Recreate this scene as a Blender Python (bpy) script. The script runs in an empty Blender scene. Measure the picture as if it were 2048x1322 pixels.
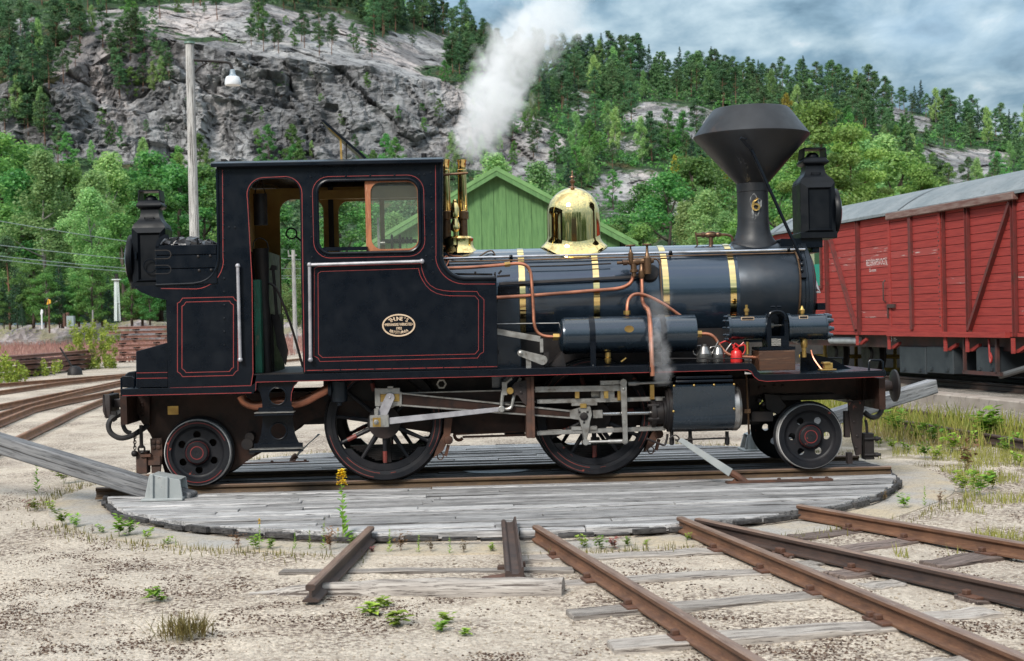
import bpy, bmesh, math, random
import numpy as np
from mathutils import Vector, Matrix, geometry

# ------------------------------------------------------------------ camera, sky, sun, exposure
SC = bpy.context.scene
COL = SC.collection
PI = math.pi
F_PX = 2844.0                      # focal length in pixels of a 2048 wide picture (50 mm)
HC = 1.655                         # eye height above the ground
CAM = Vector((0.0, -14.4, HC))
ROLL = 0.0235
PITCH = -21.0 / F_PX
cp, sp_ = math.cos(PITCH), math.sin(PITCH)
FWD = Vector((0, cp, sp_))
R0 = Vector((1, 0, 0)); U0 = Vector((0, -sp_, cp))
RT = R0 * math.cos(ROLL) - U0 * math.sin(ROLL)
UP = R0 * math.sin(ROLL) + U0 * math.cos(ROLL)

cam_d = bpy.data.cameras.new('camera')
cam_d.sensor_width = 36.0
cam_d.lens = 36.0 * F_PX / 2048.0
cam_d.clip_start = 0.1
cam_d.clip_end = 6000.0
cam_d.dof.use_dof = True
cam_d.dof.focus_distance = 13.4
cam_d.dof.aperture_fstop = 4.5
cam = bpy.data.objects.new('camera', cam_d)
COL.objects.link(cam)
M = Matrix((RT, UP, -FWD)).transposed().to_4x4()
M.translation = CAM
cam.matrix_world = M
SC.camera = cam

SUN_EL, SUN_AZ = math.radians(38), math.radians(206)     # azimuth from +Y clockwise: behind the camera, a little left
world = bpy.data.worlds.new('World')
SC.world = world
world.use_nodes = True
wt = world.node_tree
for n in list(wt.nodes):
    wt.nodes.remove(n)
def wn(kind, **kw):
    n = wt.nodes.new(kind)
    for k, v in kw.items():
        setattr(n, k, v)
    return n
w_out = wn('ShaderNodeOutputWorld'); w_bg = wn('ShaderNodeBackground')
w_bg.inputs['Strength'].default_value = 0.10
sky = wn('ShaderNodeTexSky', sky_type='NISHITA', sun_disc=False, sun_elevation=SUN_EL, sun_rotation=SUN_AZ)
sky.air_density = 1.2; sky.dust_density = 1.0; sky.ozone_density = 2.0
tc = wn('ShaderNodeTexCoord')
# cloud deck: the view direction projected on a plane overhead
sep = wn('ShaderNodeSeparateXYZ'); wt.links.new(tc.outputs['Generated'], sep.inputs[0])
mz = wn('ShaderNodeMath', operation='MAXIMUM'); mz.inputs[1].default_value = 0.0; wt.links.new(sep.outputs['Z'], mz.inputs[0])
az = wn('ShaderNodeMath', operation='ADD'); az.inputs[1].default_value = 0.26; wt.links.new(mz.outputs[0], az.inputs[0])
dv = []
for ax in 'XY':
    d = wn('ShaderNodeMath', operation='DIVIDE'); wt.links.new(sep.outputs[ax], d.inputs[0]); wt.links.new(az.outputs[0], d.inputs[1]); dv.append(d)
cmb = wn('ShaderNodeCombineXYZ'); wt.links.new(dv[0].outputs[0], cmb.inputs[0]); wt.links.new(dv[1].outputs[0], cmb.inputs[1])
mp = wn('ShaderNodeMapping'); mp.inputs['Location'].default_value = (3.1, 0.4, 0.0); mp.inputs['Rotation'].default_value = (0, 0, 0.35); mp.inputs['Scale'].default_value = (1.9, 1.5, 1)
wt.links.new(cmb.outputs[0], mp.inputs[0])
n1 = wn('ShaderNodeTexNoise'); n1.inputs['Scale'].default_value = 1.3; n1.inputs['Detail'].default_value = 7; n1.inputs['Roughness'].default_value = 0.52; n1.inputs['Distortion'].default_value = 0.15
wt.links.new(mp.outputs[0], n1.inputs['Vector'])
n2 = wn('ShaderNodeTexNoise'); n2.inputs['Scale'].default_value = 4.4; n2.inputs['Detail'].default_value = 6; n2.inputs['Roughness'].default_value = 0.55; n2.inputs['Distortion'].default_value = 0.25
wt.links.new(mp.outputs[0], n2.inputs['Vector'])
r1 = wn('ShaderNodeValToRGB')                      # how much cloud hides the blue
r1.color_ramp.elements[0].position = 0.33; r1.color_ramp.elements[0].color = (0.45, 0.45, 0.45, 1)
r1.color_ramp.elements[1].position = 0.52; r1.color_ramp.elements[1].color = (1, 1, 1, 1)
wt.links.new(n1.outputs['Fac'], r1.inputs[0])
r2 = wn('ShaderNodeValToRGB')                      # grey undersides to bright tops
r2.color_ramp.elements[0].position = 0.36; r2.color_ramp.elements[0].color = (0.80, 1.50, 2.15, 1)
r2.color_ramp.elements[1].position = 0.73; r2.color_ramp.elements[1].color = (5.2, 5.8, 6.1, 1)
e = r2.color_ramp.elements.new(0.46); e.color = (1.45, 2.45, 3.25, 1)
e = r2.color_ramp.elements.new(0.61); e.color = (2.9, 4.05, 4.75, 1)
mx0 = wn('ShaderNodeMath', operation='MULTIPLY_ADD'); mx0.inputs[1].default_value = 0.68; wt.links.new(n2.outputs['Fac'], mx0.inputs[0])
mx1 = wn('ShaderNodeMath', operation='MULTIPLY'); mx1.inputs[1].default_value = 0.32; wt.links.new(n1.outputs['Fac'], mx1.inputs[0]); wt.links.new(mx1.outputs[0], mx0.inputs[2])
wt.links.new(mx0.outputs[0], r2.inputs[0])
mix = wn('ShaderNodeMix', data_type='RGBA'); wt.links.new(r1.outputs[0], mix.inputs['Factor']); wt.links.new(sky.outputs[0], mix.inputs['A']); wt.links.new(r2.outputs[0], mix.inputs['B'])
# an overcast sky is up to three times brighter overhead than at the horizon
gz = wn('ShaderNodeMath', operation='MULTIPLY_ADD'); gz.inputs[1].default_value = 2.1; gz.inputs[2].default_value = 0.30; wt.links.new(mz.outputs[0], gz.inputs[0])
gw = wn('ShaderNodeMix', data_type='RGBA'); wt.links.new(mz.outputs[0], gw.inputs['Factor']); gw.inputs['A'].default_value = (1, 1, 1, 1); gw.inputs['B'].default_value = (1.55, 1.05, 0.86, 1)   # thin white cloud overhead
gm = wn('ShaderNodeVectorMath', operation='MULTIPLY'); wt.links.new(mix.outputs['Result'], gm.inputs[0]); wt.links.new(gw.outputs['Result'], gm.inputs[1])
gv = wn('ShaderNodeVectorMath', operation='SCALE'); wt.links.new(gm.outputs[0], gv.inputs[0]); wt.links.new(gz.outputs[0], gv.inputs['Scale'])
wt.links.new(gv.outputs[0], w_bg.inputs['Color'])
wt.links.new(w_bg.outputs[0], w_out.inputs['Surface'])

sd = bpy.data.lights.new('sun', 'SUN')
sd.energy = 1.5; sd.angle = math.radians(14); sd.color = (1.0, 0.955, 0.88)
sun = bpy.data.objects.new('sun', sd); COL.objects.link(sun)
sdir = Vector((math.sin(SUN_AZ) * math.cos(SUN_EL), math.cos(SUN_AZ) * math.cos(SUN_EL), math.sin(SUN_EL)))
sun.rotation_euler = sdir.to_track_quat('Z', 'Y').to_euler()
sun.location = (0, 0, 60)

SC.view_settings.view_transform = 'Standard'
SC.view_settings.look = 'None'
SC.view_settings.gamma = 1.0
SC.view_settings.exposure = 1.35
SC.view_settings.use_curve_mapping = False
SC.render.engine = 'CYCLES'
SC.cycles.use_denoising = True
SC.cycles.max_bounces = 8
SC.cycles.diffuse_bounces = 3
SC.cycles.glossy_bounces = 4
SC.cycles.transparent_max_bounces = 8
SC.cycles.volume_bounces = 6
SC.cycles.volume_max_steps = 256
SC.cycles.caustics_reflective = False
SC.cycles.caustics_refractive = False

# ------------------------------------------------------------------ projection helpers
def ray(px, py):
    return (FWD * F_PX + RT * (px - 1024.0) + UP * (661.0 - py)) / F_PX
PSI = math.radians(2.0)
CPSI, SPSI = math.cos(PSI), math.sin(PSI)
RAIL_TOP = 0.135
def S(px, py, v):
    """pixel -> engine frame (u along, v across, z) on the vertical plane at v"""
    d = ray(px, py)
    o = -CAM.x * SPSI + CAM.y * CPSI
    dv_ = -d.x * SPSI + d.y * CPSI
    t = (v - o) / dv_
    p = CAM + d * t
    return Vector((p.x * CPSI + p.y * SPSI, v, p.z))
def ppm(v):                        # pixels per metre at the plane v
    return F_PX / (14.4 + v)
def rect(x0, y0, x1, y1, v):
    c = S((x0 + x1) / 2, (y0 + y1) / 2, v); k = ppm(v)
    w, h = abs(x1 - x0) / k / 2, abs(y1 - y0) / k / 2
    return c.x - w, c.x + w, c.z - h, c.z + h
def G(px, py, z=0.0):              # pixel -> the horizontal plane at z
    d = ray(px, py)
    return CAM + d * ((z - CAM.z) / d.z)
def W(px, py, depth):              # pixel -> the point at this distance ahead
    d = ray(px, py)
    return CAM + d * (depth / d.y)

# ------------------------------------------------------------------ mesh builder
class MB:
    def __init__(s):
        s.v = []; s.f = []; s.m = []
    def add(s, vs, fs, m=0):
        o = len(s.v); s.v += [tuple(p) for p in vs]
        for f in fs:
            s.f.append(tuple(i + o for i in f)); s.m.append(m)
        return s
    def box(s, x0, x1, y0, y1, z0, z1, m=0):
        return s.add([(x0,y0,z0),(x1,y0,z0),(x1,y1,z0),(x0,y1,z0),(x0,y0,z1),(x1,y0,z1),(x1,y1,z1),(x0,y1,z1)],
                     [(3,2,1,0),(4,5,6,7),(0,1,5,4),(1,2,6,5),(2,3,7,6),(3,0,4,7)], m)
    def rbox(s, r, v0, v1, m=0):                # r = (u0,u1,z0,z1)
        return s.box(r[0], r[1], v0, v1, r[2], r[3], m)
    def bar(s, p0, p1, w, h, up=(0,0,1), m=0, w1=None, h1=None):
        p0 = Vector(p0); p1 = Vector(p1); d = (p1 - p0).normalized(); up = Vector(up)
        a = d.cross(up)
        if a.length < 1e-6: a = d.cross(Vector((1,0,0)))
        a.normalize(); b = a.cross(d)
        w1 = w if w1 is None else w1; h1 = h if h1 is None else h1
        vs = []
        for p, ww, hh in ((p0, w, h), (p1, w1, h1)):
            for i, j in ((-1,-1),(1,-1),(1,1),(-1,1)):
                vs.append(p + a * (i * ww / 2) + b * (j * hh / 2))
        return s.add(vs, [(0,1,2,3),(7,6,5,4),(0,4,5,1),(1,5,6,2),(2,6,7,3),(3,7,4,0)], m)
    def cyl(s, p0, p1, r0, r1=None, seg=16, m=0, caps=True):
        p0 = Vector(p0); p1 = Vector(p1); r1 = r0 if r1 is None else r1
        return s.lathe(p0, p1 - p0, [(r0, 0.0), (r1, (p1 - p0).length)], seg, m, caps)
    def lathe(s, o, axis, prof, seg=24, m=0, caps=True):
        o = Vector(o); d = Vector(axis).normalized()
        a = d.cross(Vector((0,0,1)))
        if a.length < 1e-4: a = Vector((1,0,0))
        a.normalize(); b = d.cross(a)
        vs = []; fs = []; n = len(prof)
        for (r, h) in prof:
            for k in range(seg):
                t = 2 * PI * k / seg
                vs.append(o + d * h + (a * math.cos(t) + b * math.sin(t)) * max(r, 1e-5))
        for i in range(n - 1):
            for k in range(seg):
                k2 = (k + 1) % seg
                fs.append((i*seg+k, i*seg+k2, (i+1)*seg+k2, (i+1)*seg+k))
        if caps:
            if prof[0][0] > 1e-4: fs.append(tuple(range(seg - 1, -1, -1)))
            if prof[-1][0] > 1e-4: fs.append(tuple((n-1)*seg + k for k in range(seg)))
        return s.add(vs, fs, m)
    def tube(s, pts, r, seg=8, m=0, sub=4, caps=True):
        P = [Vector(p) for p in pts]
        if sub > 1 and len(P) > 2:
            Q = []
            for i in range(len(P) - 1):
                p0 = P[max(i-1,0)]; p1 = P[i]; p2 = P[i+1]; p3 = P[min(i+2,len(P)-1)]
                for k in range(sub):
                    t = k / sub
                    Q.append(0.5 * ((2*p1) + (p2-p0)*t + (2*p0-5*p1+4*p2-p3)*t*t + (3*p1-p0-3*p2+p3)*t**3))
            Q.append(P[-1]); P = Q
        n = len(P); vs = []; fs = []
        rr = r if isinstance(r, (list, tuple)) else [r] * n
        if len(rr) != n: rr = [rr[0] + (rr[-1]-rr[0]) * i / (n-1) for i in range(n)]
        t0 = (P[1] - P[0]).normalized()
        a = t0.cross(Vector((0,0,1)))
        if a.length < 1e-3: a = t0.cross(Vector((1,0,0)))
        a.normalize()
        for i in range(n):
            t = (P[min(i+1,n-1)] - P[max(i-1,0)]).normalized()
            a = (a - t * a.dot(t)); a.normalize(); b = t.cross(a)
            for k in range(seg):
                q = 2*PI*k/seg
                vs.append(P[i] + (a*math.cos(q) + b*math.sin(q)) * rr[i])
        for i in range(n - 1):
            for k in range(seg):
                k2 = (k+1) % seg
                fs.append((i*seg+k, i*seg+k2, (i+1)*seg+k2, (i+1)*seg+k))
        if caps:
            fs.append(tuple(range(seg-1,-1,-1))); fs.append(tuple((n-1)*seg+k for k in range(seg)))
        return s.add(vs, fs, m)
    def sphere(s, c, r, seg=12, ring=8, m=0, sc=(1,1,1)):
        c = Vector(c); prof = []
        vs = [c + Vector((0,0,-r*sc[2]))]; fs = []
        for i in range(1, ring):
            ph = -PI/2 + PI*i/ring
            for k in range(seg):
                t = 2*PI*k/seg
                vs.append(c + Vector((r*sc[0]*math.cos(ph)*math.cos(t), r*sc[1]*math.cos(ph)*math.sin(t), r*sc[2]*math.sin(ph))))
        vs.append(c + Vector((0,0,r*sc[2])))
        for k in range(seg):
            k2 = (k+1)%seg
            fs.append((0, 1+k2, 1+k)); fs.append((len(vs)-1, 1+(ring-2)*seg+k, 1+(ring-2)*seg+k2))
            for i in range(ring-2):
                fs.append((1+i*seg+k, 1+i*seg+k2, 1+(i+1)*seg+k2, 1+(i+1)*seg+k))
        return s.add(vs, fs, m)
    def prism(s, pts, v0, v1, holes=(), m=0, m_in=None):
        """outline in (u,z) pushed from v0 (towards the camera) to v1"""
        loops = [[(p[0], p[1]) for p in pts]] + [[(p[0], p[1]) for p in h] for h in holes]
        flat = [p for l in loops for p in l]; n = len(flat)
        tris = geometry.tessellate_polygon([[Vector((p[0], p[1], 0)) for p in l] for l in loops])
        vs = [(p[0], v0, p[1]) for p in flat] + [(p[0], v1, p[1]) for p in flat]
        fr = []; bk = []
        for t in tris:
            a, b, c = (Vector(flat[i]) for i in t)
            cr = (b.x-a.x)*(c.y-a.y) - (b.y-a.y)*(c.x-a.x)
            t = tuple(t) if cr > 0 else tuple(reversed(t))
            if v0 > v1: t = tuple(reversed(t))
            fr.append(t); bk.append(tuple(i + n for i in reversed(t)))
        sd_ = []; o = 0
        for li, l in enumerate(loops):
            area = sum(l[i][0]*l[(i+1)%len(l)][1] - l[(i+1)%len(l)][0]*l[i][1] for i in range(len(l)))
            ccw = (area > 0) == (li == 0)
            if v0 > v1: ccw = not ccw
            k = len(l)
            for i in range(k):
                a, b = o+i, o+(i+1)%k
                sd_.append((b, a, a+n, b+n) if ccw else (a, b, b+n, a+n))
            o += k
        b0 = len(s.v)
        s.add(vs, fr + sd_, m)
        for f in bk:
            s.f.append(tuple(i + b0 for i in f)); s.m.append(m if m_in is None else m_in)
        return s
    def build(s, name, mats, parent=None, bev=0.0, seg=1, smooth=35, loc=None):
        me = bpy.data.meshes.new(name)
        me.from_pydata(s.v, [], s.f)
        if not isinstance(mats, (list, tuple)): mats = [mats]
        for mt in mats: me.materials.append(mt)
        if len(mats) > 1: me.polygons.foreach_set('material_index', s.m)
        if bev:
            bm = bmesh.new(); bm.from_mesh(me)
            bmesh.ops.remove_doubles(bm, verts=bm.verts, dist=1e-5)
            es = [e_ for e_ in bm.edges if len(e_.link_faces) == 2 and e_.calc_face_angle(0) > 0.6]
            bmesh.ops.bevel(bm, geom=es, offset=bev, segments=seg, profile=0.5, affect='EDGES', clamp_overlap=True)
            bm.to_mesh(me); bm.free()
        if smooth:
            me.shade_smooth(); me.set_sharp_from_angle(angle=math.radians(smooth))
        o = bpy.data.objects.new(name, me); COL.objects.link(o)
        if parent is not None: o.parent = parent
        if loc is not None: o.location = loc
        return o

def empty(name, loc=(0,0,0), rz=0.0):
    o = bpy.data.objects.new(name, None); COL.objects.link(o)
    o.location = loc; o.rotation_euler = (0,0,rz); o.empty_display_size = 0.2
    return o
def tag(o, label=None, cat=None, group=None, kind=None):
    if label: o['label'] = label
    if cat: o['category'] = cat
    if group: o['group'] = group
    if kind: o['kind'] = kind
    return o
def dup(o, parent=None):
    c = o.copy(); COL.objects.link(c)
    if parent is not None: c.parent = parent
    for ch in list(o.children): dup(ch, c)
    return c
def meshobj(name, verts, faces, mats, parent=None, smooth=False, mi=None):
    """quick link of big numpy meshes; faces all of one size (n,k)"""
    me = bpy.data.meshes.new(name)
    verts = np.asarray(verts, dtype=np.float32); faces = np.asarray(faces, dtype=np.int32)
    k = faces.shape[1]
    me.vertices.add(len(verts)); me.vertices.foreach_set('co', verts.ravel())
    me.loops.add(faces.size); me.loops.foreach_set('vertex_index', faces.ravel())
    me.polygons.add(len(faces)); me.polygons.foreach_set('loop_start', np.arange(0, faces.size, k, dtype=np.int32))
    if not isinstance(mats, (list, tuple)): mats = [mats]
    for mt in mats: me.materials.append(mt)
    if mi is not None: me.polygons.foreach_set('material_index', np.asarray(mi, dtype=np.int32))
    me.polygons.foreach_set('use_smooth', np.full(len(faces), smooth, dtype=bool))
    me.update(calc_edges=True); me.validate()
    if name is None: return me
    o = bpy.data.objects.new(name, me); COL.objects.link(o)
    if parent is not None: o.parent = parent
    return o
def text_mesh(body, size):
    """letters as flat outlines, returned as (verts, faces, width) in the xy plane"""
    cu = bpy.data.curves.new('letters', 'FONT'); cu.body = body; cu.size = size; cu.resolution_u = 2
    cu.align_x = 'CENTER'; cu.align_y = 'CENTER'
    o = bpy.data.objects.new('letters', cu); COL.objects.link(o)
    dg = bpy.context.evaluated_depsgraph_get()
    me = o.evaluated_get(dg).to_mesh()
    vs = [v.co.copy() for v in me.vertices]; fs = [tuple(p.vertices) for p in me.polygons]
    o.evaluated_get(dg).to_mesh_clear()
    bpy.data.objects.remove(o); bpy.data.curves.remove(cu)
    return vs, fs

# ------------------------------------------------------------------ value noise for shaping geometry
def vnoise(p, seed=0):
    p = np.asarray(p, dtype=np.float64); i = np.floor(p).astype(np.int64); f = p - i
    f = f * f * (3 - 2 * f)
    def h(a):
        n = (a[...,0]*374761393 + a[...,1]*668265263 + a[...,2]*2147483647 + seed*1274126177) & 0x7fffffff
        n = ((n ^ (n >> 13)) * 1274126177) & 0x7fffffff
        n = (n ^ (n >> 16)) & 0xffff
        return n / 65535.0
    r = 0
    for dx in (0,1):
        for dy in (0,1):
            for dz in (0,1):
                w = (f[...,0] if dx else 1-f[...,0]) * (f[...,1] if dy else 1-f[...,1]) * (f[...,2] if dz else 1-f[...,2])
                r = r + w * h(i + np.array([dx,dy,dz]))
    return r
def fbm(p, oct=4, seed=0, gain=0.5):
    p = np.asarray(p, dtype=np.float64); r = 0; a = 1; tot = 0
    for k in range(oct):
        r = r + a * vnoise(p * (2**k) + 17.3*k, seed + k); tot += a; a *= gain
    return r / tot

# ------------------------------------------------------------------ materials
def new_mat(name):
    m = bpy.data.materials.new(name); m.use_nodes = True
    t = m.node_tree
    b = t.nodes['Principled BSDF']
    return m, t, b
def N(t, kind, ins=None, **kw):
    n = t.nodes.new(kind)
    for k, v in kw.items(): setattr(n, k, v)
    if ins:
        for k, v in ins.items():
            if hasattr(v, 'is_linked'): t.links.new(v, n.inputs[k])
            else: n.inputs[k].default_value = v
    return n
def ramp(t, fac, stops):
    r = t.nodes.new('ShaderNodeValToRGB'); els = r.color_ramp.elements
    while len(els) > 2: els.remove(els[-1])
    for i, (p, c) in enumerate(stops):
        e_ = els[i] if i < 2 else els.new(p)
        e_.position = p
        if not isinstance(c, (tuple, list)): c = (c, c, c)
        e_.color = (*c[:3], 1)
    t.links.new(fac, r.inputs[0])
    return r.outputs[0]
def coords(t, stretch=(1,1,1), kind='Object', rot=(0,0,0)):
    c = t.nodes.new('ShaderNodeTexCoord')
    mp_ = N(t, 'ShaderNodeMapping', {'Vector': c.outputs[kind], 'Scale': stretch, 'Rotation': rot})
    return mp_.outputs[0]
def noise(t, vec, scale, detail=5, rough=0.55, dist=0.0):
    return N(t, 'ShaderNodeTexNoise', {'Vector': vec, 'Scale': scale, 'Detail': detail, 'Roughness': rough, 'Distortion': dist}).outputs['Fac']
def cmix(t, fac, a, b, blend='MIX'):
    n = t.nodes.new('ShaderNodeMix'); n.data_type = 'RGBA'; n.blend_type = blend
    for nm, v in (('Factor', fac), ('A', a), ('B', b)):
        if hasattr(v, 'is_linked'): t.links.new(v, n.inputs[nm])
        elif nm == 'Factor': n.inputs[nm].default_value = v
        else: n.inputs[nm].default_value = (*v[:3], 1)
    return n.outputs['Result']
def mth(t, op, a, b=0.0, c=0.0):
    n = t.nodes.new('ShaderNodeMath'); n.operation = op
    for i, v in enumerate((a, b, c)):
        if hasattr(v, 'is_linked'): t.links.new(v, n.inputs[i])
        else: n.inputs[i].default_value = v
    return n.outputs[0]
def bump(t, b, h, strength=0.3, dist=0.01):
    n = N(t, 'ShaderNodeBump', {'Height': h, 'Strength': strength, 'Distance': dist})
    t.links.new(n.outputs[0], b.inputs['Normal'])
def setp(b, **kw):
    for k, v in kw.items():
        k = {'rough':'Roughness','metal':'Metallic','coat':'Coat Weight','coatr':'Coat Roughness','spec':'Specular IOR Level','col':'Base Color'}.get(k, k)
        if k == 'Base Color' and not hasattr(v, 'is_linked'): v = (*v[:3], 1)
        if hasattr(v, 'is_linked'): b.id_data.links.new(v, b.inputs[k])
        else: b.inputs[k].default_value = v
def mat(name, c1, c2=None, scale=6, lo=0.4, hi=0.65, rough=0.5, rough2=None, metal=0.0, bmp=0.0, bscale=60, bdist=0.004,
        stretch=(1,1,1), coat=0.0, spec=0.5, c3=None, s3=25, lo3=0.58, hi3=0.7, detail=6):
    m, t, b = new_mat(name); v = coords(t, stretch)
    n = noise(t, v, scale, detail)
    col = cmix(t, ramp(t, n, [(lo, 0.0), (hi, 1.0)]), c1, c2) if c2 else None
    if c3:
        n3 = noise(t, v, s3, 6, 0.65)
        col = cmix(t, ramp(t, n3, [(lo3, 0.0), (hi3, 1.0)]), col if col is not None else c1, c3)
    setp(b, col=col if col is not None else c1, metal=metal, coat=coat, coatr=0.12, spec=spec)
    if rough2 is not None:
        setp(b, rough=ramp(t, noise(t, v, scale * 2.3, 4), [(0.35, rough), (0.7, rough2)]))
    else:
        setp(b, rough=rough)
    if bmp: bump(t, b, noise(t, v, bscale, 5, 0.6), bmp, bdist)
    return m
# ------------------------------------------------------------------ shared materials
def paint(name, c, rough=0.33, dust=(0.05,0.055,0.06), coat=0.25, bmp=0.02, spec=0.45, dlo=0.5, dhi=0.8, damt=0.35, metal=0.0):
    m, t, b = new_mat(name); v = coords(t); vs = coords(t, (6, 6, 0.8))
    d1 = noise(t, v, 3.2, 7, 0.62); d2 = noise(t, vs, 2.0, 5, 0.6)
    f = mth(t, 'MULTIPLY', ramp(t, d1, [(dlo, 0), (dhi, 1)]), ramp(t, d2, [(0.35, 0.2), (0.7, 1)]))
    col = cmix(t, mth(t, 'MULTIPLY', f, damt), c, dust)
    setp(b, col=col, coat=coat, coatr=0.1, spec=spec, metal=metal, rough=ramp(t, noise(t, v, 7, 5), [(0.3, rough*0.8), (0.75, rough*1.45)]))
    wob = mth(t, 'ADD', noise(t, v, 3.0, 2), mth(t, 'MULTIPLY', noise(t, v, 120, 3), 0.04))
    bump(t, b, wob, bmp * 6, 0.006)
    return m
M_BLACK = paint('black_paint', (0.0010, 0.0030, 0.0066), 0.28, coat=0.05, damt=0.22, spec=0.22, dust=(0.028,0.033,0.040))
M_LAMP = paint('lamp_paint', (0.0025, 0.0038, 0.0060), 0.40, coat=0.0, damt=0.15, spec=0.2)
M_BOILER = paint('boiler_paint', (0.026, 0.043, 0.066), 0.20, coat=0.9, bmp=0.006, damt=0.25, metal=0.55, spec=0.7, dust=(0.03,0.04,0.052))
M_SMOKE = paint('smokebox_paint', (0.017, 0.024, 0.033), 0.34, metal=0.5, coat=0.0, bmp=0.02, damt=0.4, dust=(0.07,0.06,0.055))
M_CHIM = mat('chimney_paint', (0.0050,0.0058,0.0078), (0.019,0.021,0.025), 2.2, 0.42, 0.72, 0.42, 0.6, bmp=0.12, bscale=70, c3=(0.03,0.018,0.013), s3=5, lo3=0.62, hi3=0.75, spec=0.4)
M_FRAME = mat('oily_frame', (0.018,0.0085,0.006), (0.040,0.018,0.012), 4, 0.35, 0.7, 0.42, 0.6, bmp=0.15, bscale=40, c3=(0.008,0.006,0.006), s3=9, lo3=0.5, hi3=0.7, spec=0.25)
M_DARK = mat('grimy_iron', (0.008,0.007,0.008), (0.022,0.017,0.015), 6, 0.4, 0.7, 0.45, 0.62, bmp=0.12, bscale=50, spec=0.3)
M_RUST = mat('rusty_iron', (0.050,0.026,0.018), (0.11,0.045,0.024), 7, 0.4, 0.65, 0.7, bmp=0.2, bscale=60)
M_RED = mat('red_lining', (0.24,0.020,0.018), (0.15,0.016,0.016), 12, rough=0.5)
M_REDOX = mat('red_oxide_wear', (0.20,0.035,0.025), (0.10,0.025,0.02), 9, rough=0.55)
M_STEEL = mat('bright_steel', (0.36,0.35,0.33), (0.20,0.18,0.16), 9, 0.45, 0.72, 0.34, 0.55, metal=0.85, bmp=0.05, c3=(0.10,0.075,0.055), s3=14, lo3=0.6, hi3=0.75)
M_POL = mat('polished_steel', (0.60,0.60,0.60), (0.42,0.40,0.38), 8, rough=0.22, metal=1.0)
M_WTYRE = mat('whitewashed_tyre', (0.62,0.62,0.62), (0.42,0.41,0.40), 7, rough=0.5, c3=(0.10,0.09,0.09), s3=5, lo3=0.6, hi3=0.68)
M_TYRE = mat('worn_tyre', (0.42,0.41,0.39), (0.22,0.20,0.19), 6, rough=0.33, metal=0.8)
M_ALU = mat('grey_handrail', (0.40,0.39,0.41), (0.27,0.26,0.28), 9, rough=0.38, metal=0.35, bmp=0.03)
M_COPPER = mat('copper', (0.56,0.225,0.135), (0.26,0.11,0.07), 5, 0.38, 0.7, 0.30, 0.46, metal=0.85, c3=(0.46,0.24,0.17), s3=3)
M_BRASS = mat('polished_brass', (0.90,0.69,0.31), (0.82,0.58,0.23), 3, rough=0.04, rough2=0.08, metal=1.0, bmp=0.012, bscale=9)
M_BRASSD = mat('dull_brass', (0.50,0.34,0.11), (0.33,0.20,0.07), 8, 0.4, 0.7, 0.30, 0.5, metal=0.9)
M_BRONZE = mat('dark_bronze', (0.17,0.10,0.055), (0.09,0.055,0.04), 14, 0.4, 0.7, 0.38, metal=0.8, bmp=0.05)
M_OCHRE = mat('ochre_paint', (0.50,0.30,0.07), (0.36,0.20,0.05), 4, 0.4, 0.7, 0.55, bmp=0.05)
M_SASH = mat('orange_sash_wood', (0.36,0.13,0.05), (0.22,0.07,0.028), 3, 0.35, 0.7, 0.5, bmp=0.1, stretch=(8,8,1.2), bscale=25, c3=(0.42,0.24,0.15), s3=9)
M_OAK = mat('brown_block_wood', (0.07,0.028,0.012), (0.025,0.012,0.008), 4, 0.35, 0.7, 0.5, bmp=0.2, stretch=(1,4,9), bscale=20, c3=(0.20,0.10,0.05), s3=4, lo3=0.55, hi3=0.75)
M_GREEN = mat('green_plank_paint', (0.012,0.115,0.07), (0.02,0.055,0.035), 5, 0.4, 0.7, 0.55, bmp=0.15, stretch=(6,6,1), c3=(0.26,0.21,0.13), s3=5, lo3=0.6, hi3=0.72)
M_RUBBER = mat('black_rubber', (0.014,0.013,0.014), (0.028,0.024,0.024), 10, rough=0.55, bmp=0.08)
M_WHEEL = mat('wheel_paint', (0.008,0.009,0.012), (0.018,0.017,0.019), 5, 0.4, 0.7, 0.42, 0.55, bmp=0.08, bscale=60, c3=(0.21,0.05,0.036), s3=6.5, lo3=0.655, hi3=0.685, spec=0.22)
M_GUARD = mat('guard_iron_paint', (0.018,0.014,0.014), (0.032,0.022,0.02), 5, rough=0.5, bmp=0.12, c3=(0.24,0.07,0.05), s3=5, lo3=0.63, hi3=0.66, spec=0.3)
M_COAL = mat('coal', (0.010,0.010,0.012), (0.03,0.03,0.034), 14, rough=0.28, bmp=0.3, bscale=40, spec=0.7)
M_CYL = paint('cylinder_paint', (0.018,0.030,0.044), 0.24, coat=0.7, spec=0.6, bmp=0.012, damt=0.3, metal=0.45, dust=(0.025,0.035,0.045))
M_TIN = mat('oily_tinplate', (0.22,0.215,0.21), (0.06,0.055,0.05), 9, 0.4, 0.7, 0.30, metal=0.85, bmp=0.05)
M_REDP = mat('red_bottle_paint', (0.55,0.02,0.018), (0.38,0.015,0.015), 10, rough=0.3)
M_CREAM = mat('plate_letters', (0.62,0.47,0.33), (0.50,0.36,0.24), 12, rough=0.4, metal=0.2)
M_WHITE = mat('white_enamel', (0.72,0.73,0.74), (0.58,0.60,0.62), 9, rough=0.3)
def glass_mat(name, tint, alpha, rough=0.05):
    m, t, b = new_mat(name); setp(b, col=tint, rough=rough, spec=0.5)
    tr = t.nodes.new('ShaderNodeBsdfTransparent'); tr.inputs[0].default_value = (0.92, 0.95, 0.93, 1)
    mxs = t.nodes.new('ShaderNodeMixShader'); mxs.inputs[0].default_value = alpha
    t.links.new(tr.outputs[0], mxs.inputs[1]); t.links.new(b.outputs[0], mxs.inputs[2])
    t.links.new(mxs.outputs[0], t.nodes['Material Output'].inputs['Surface'])
    return m
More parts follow.
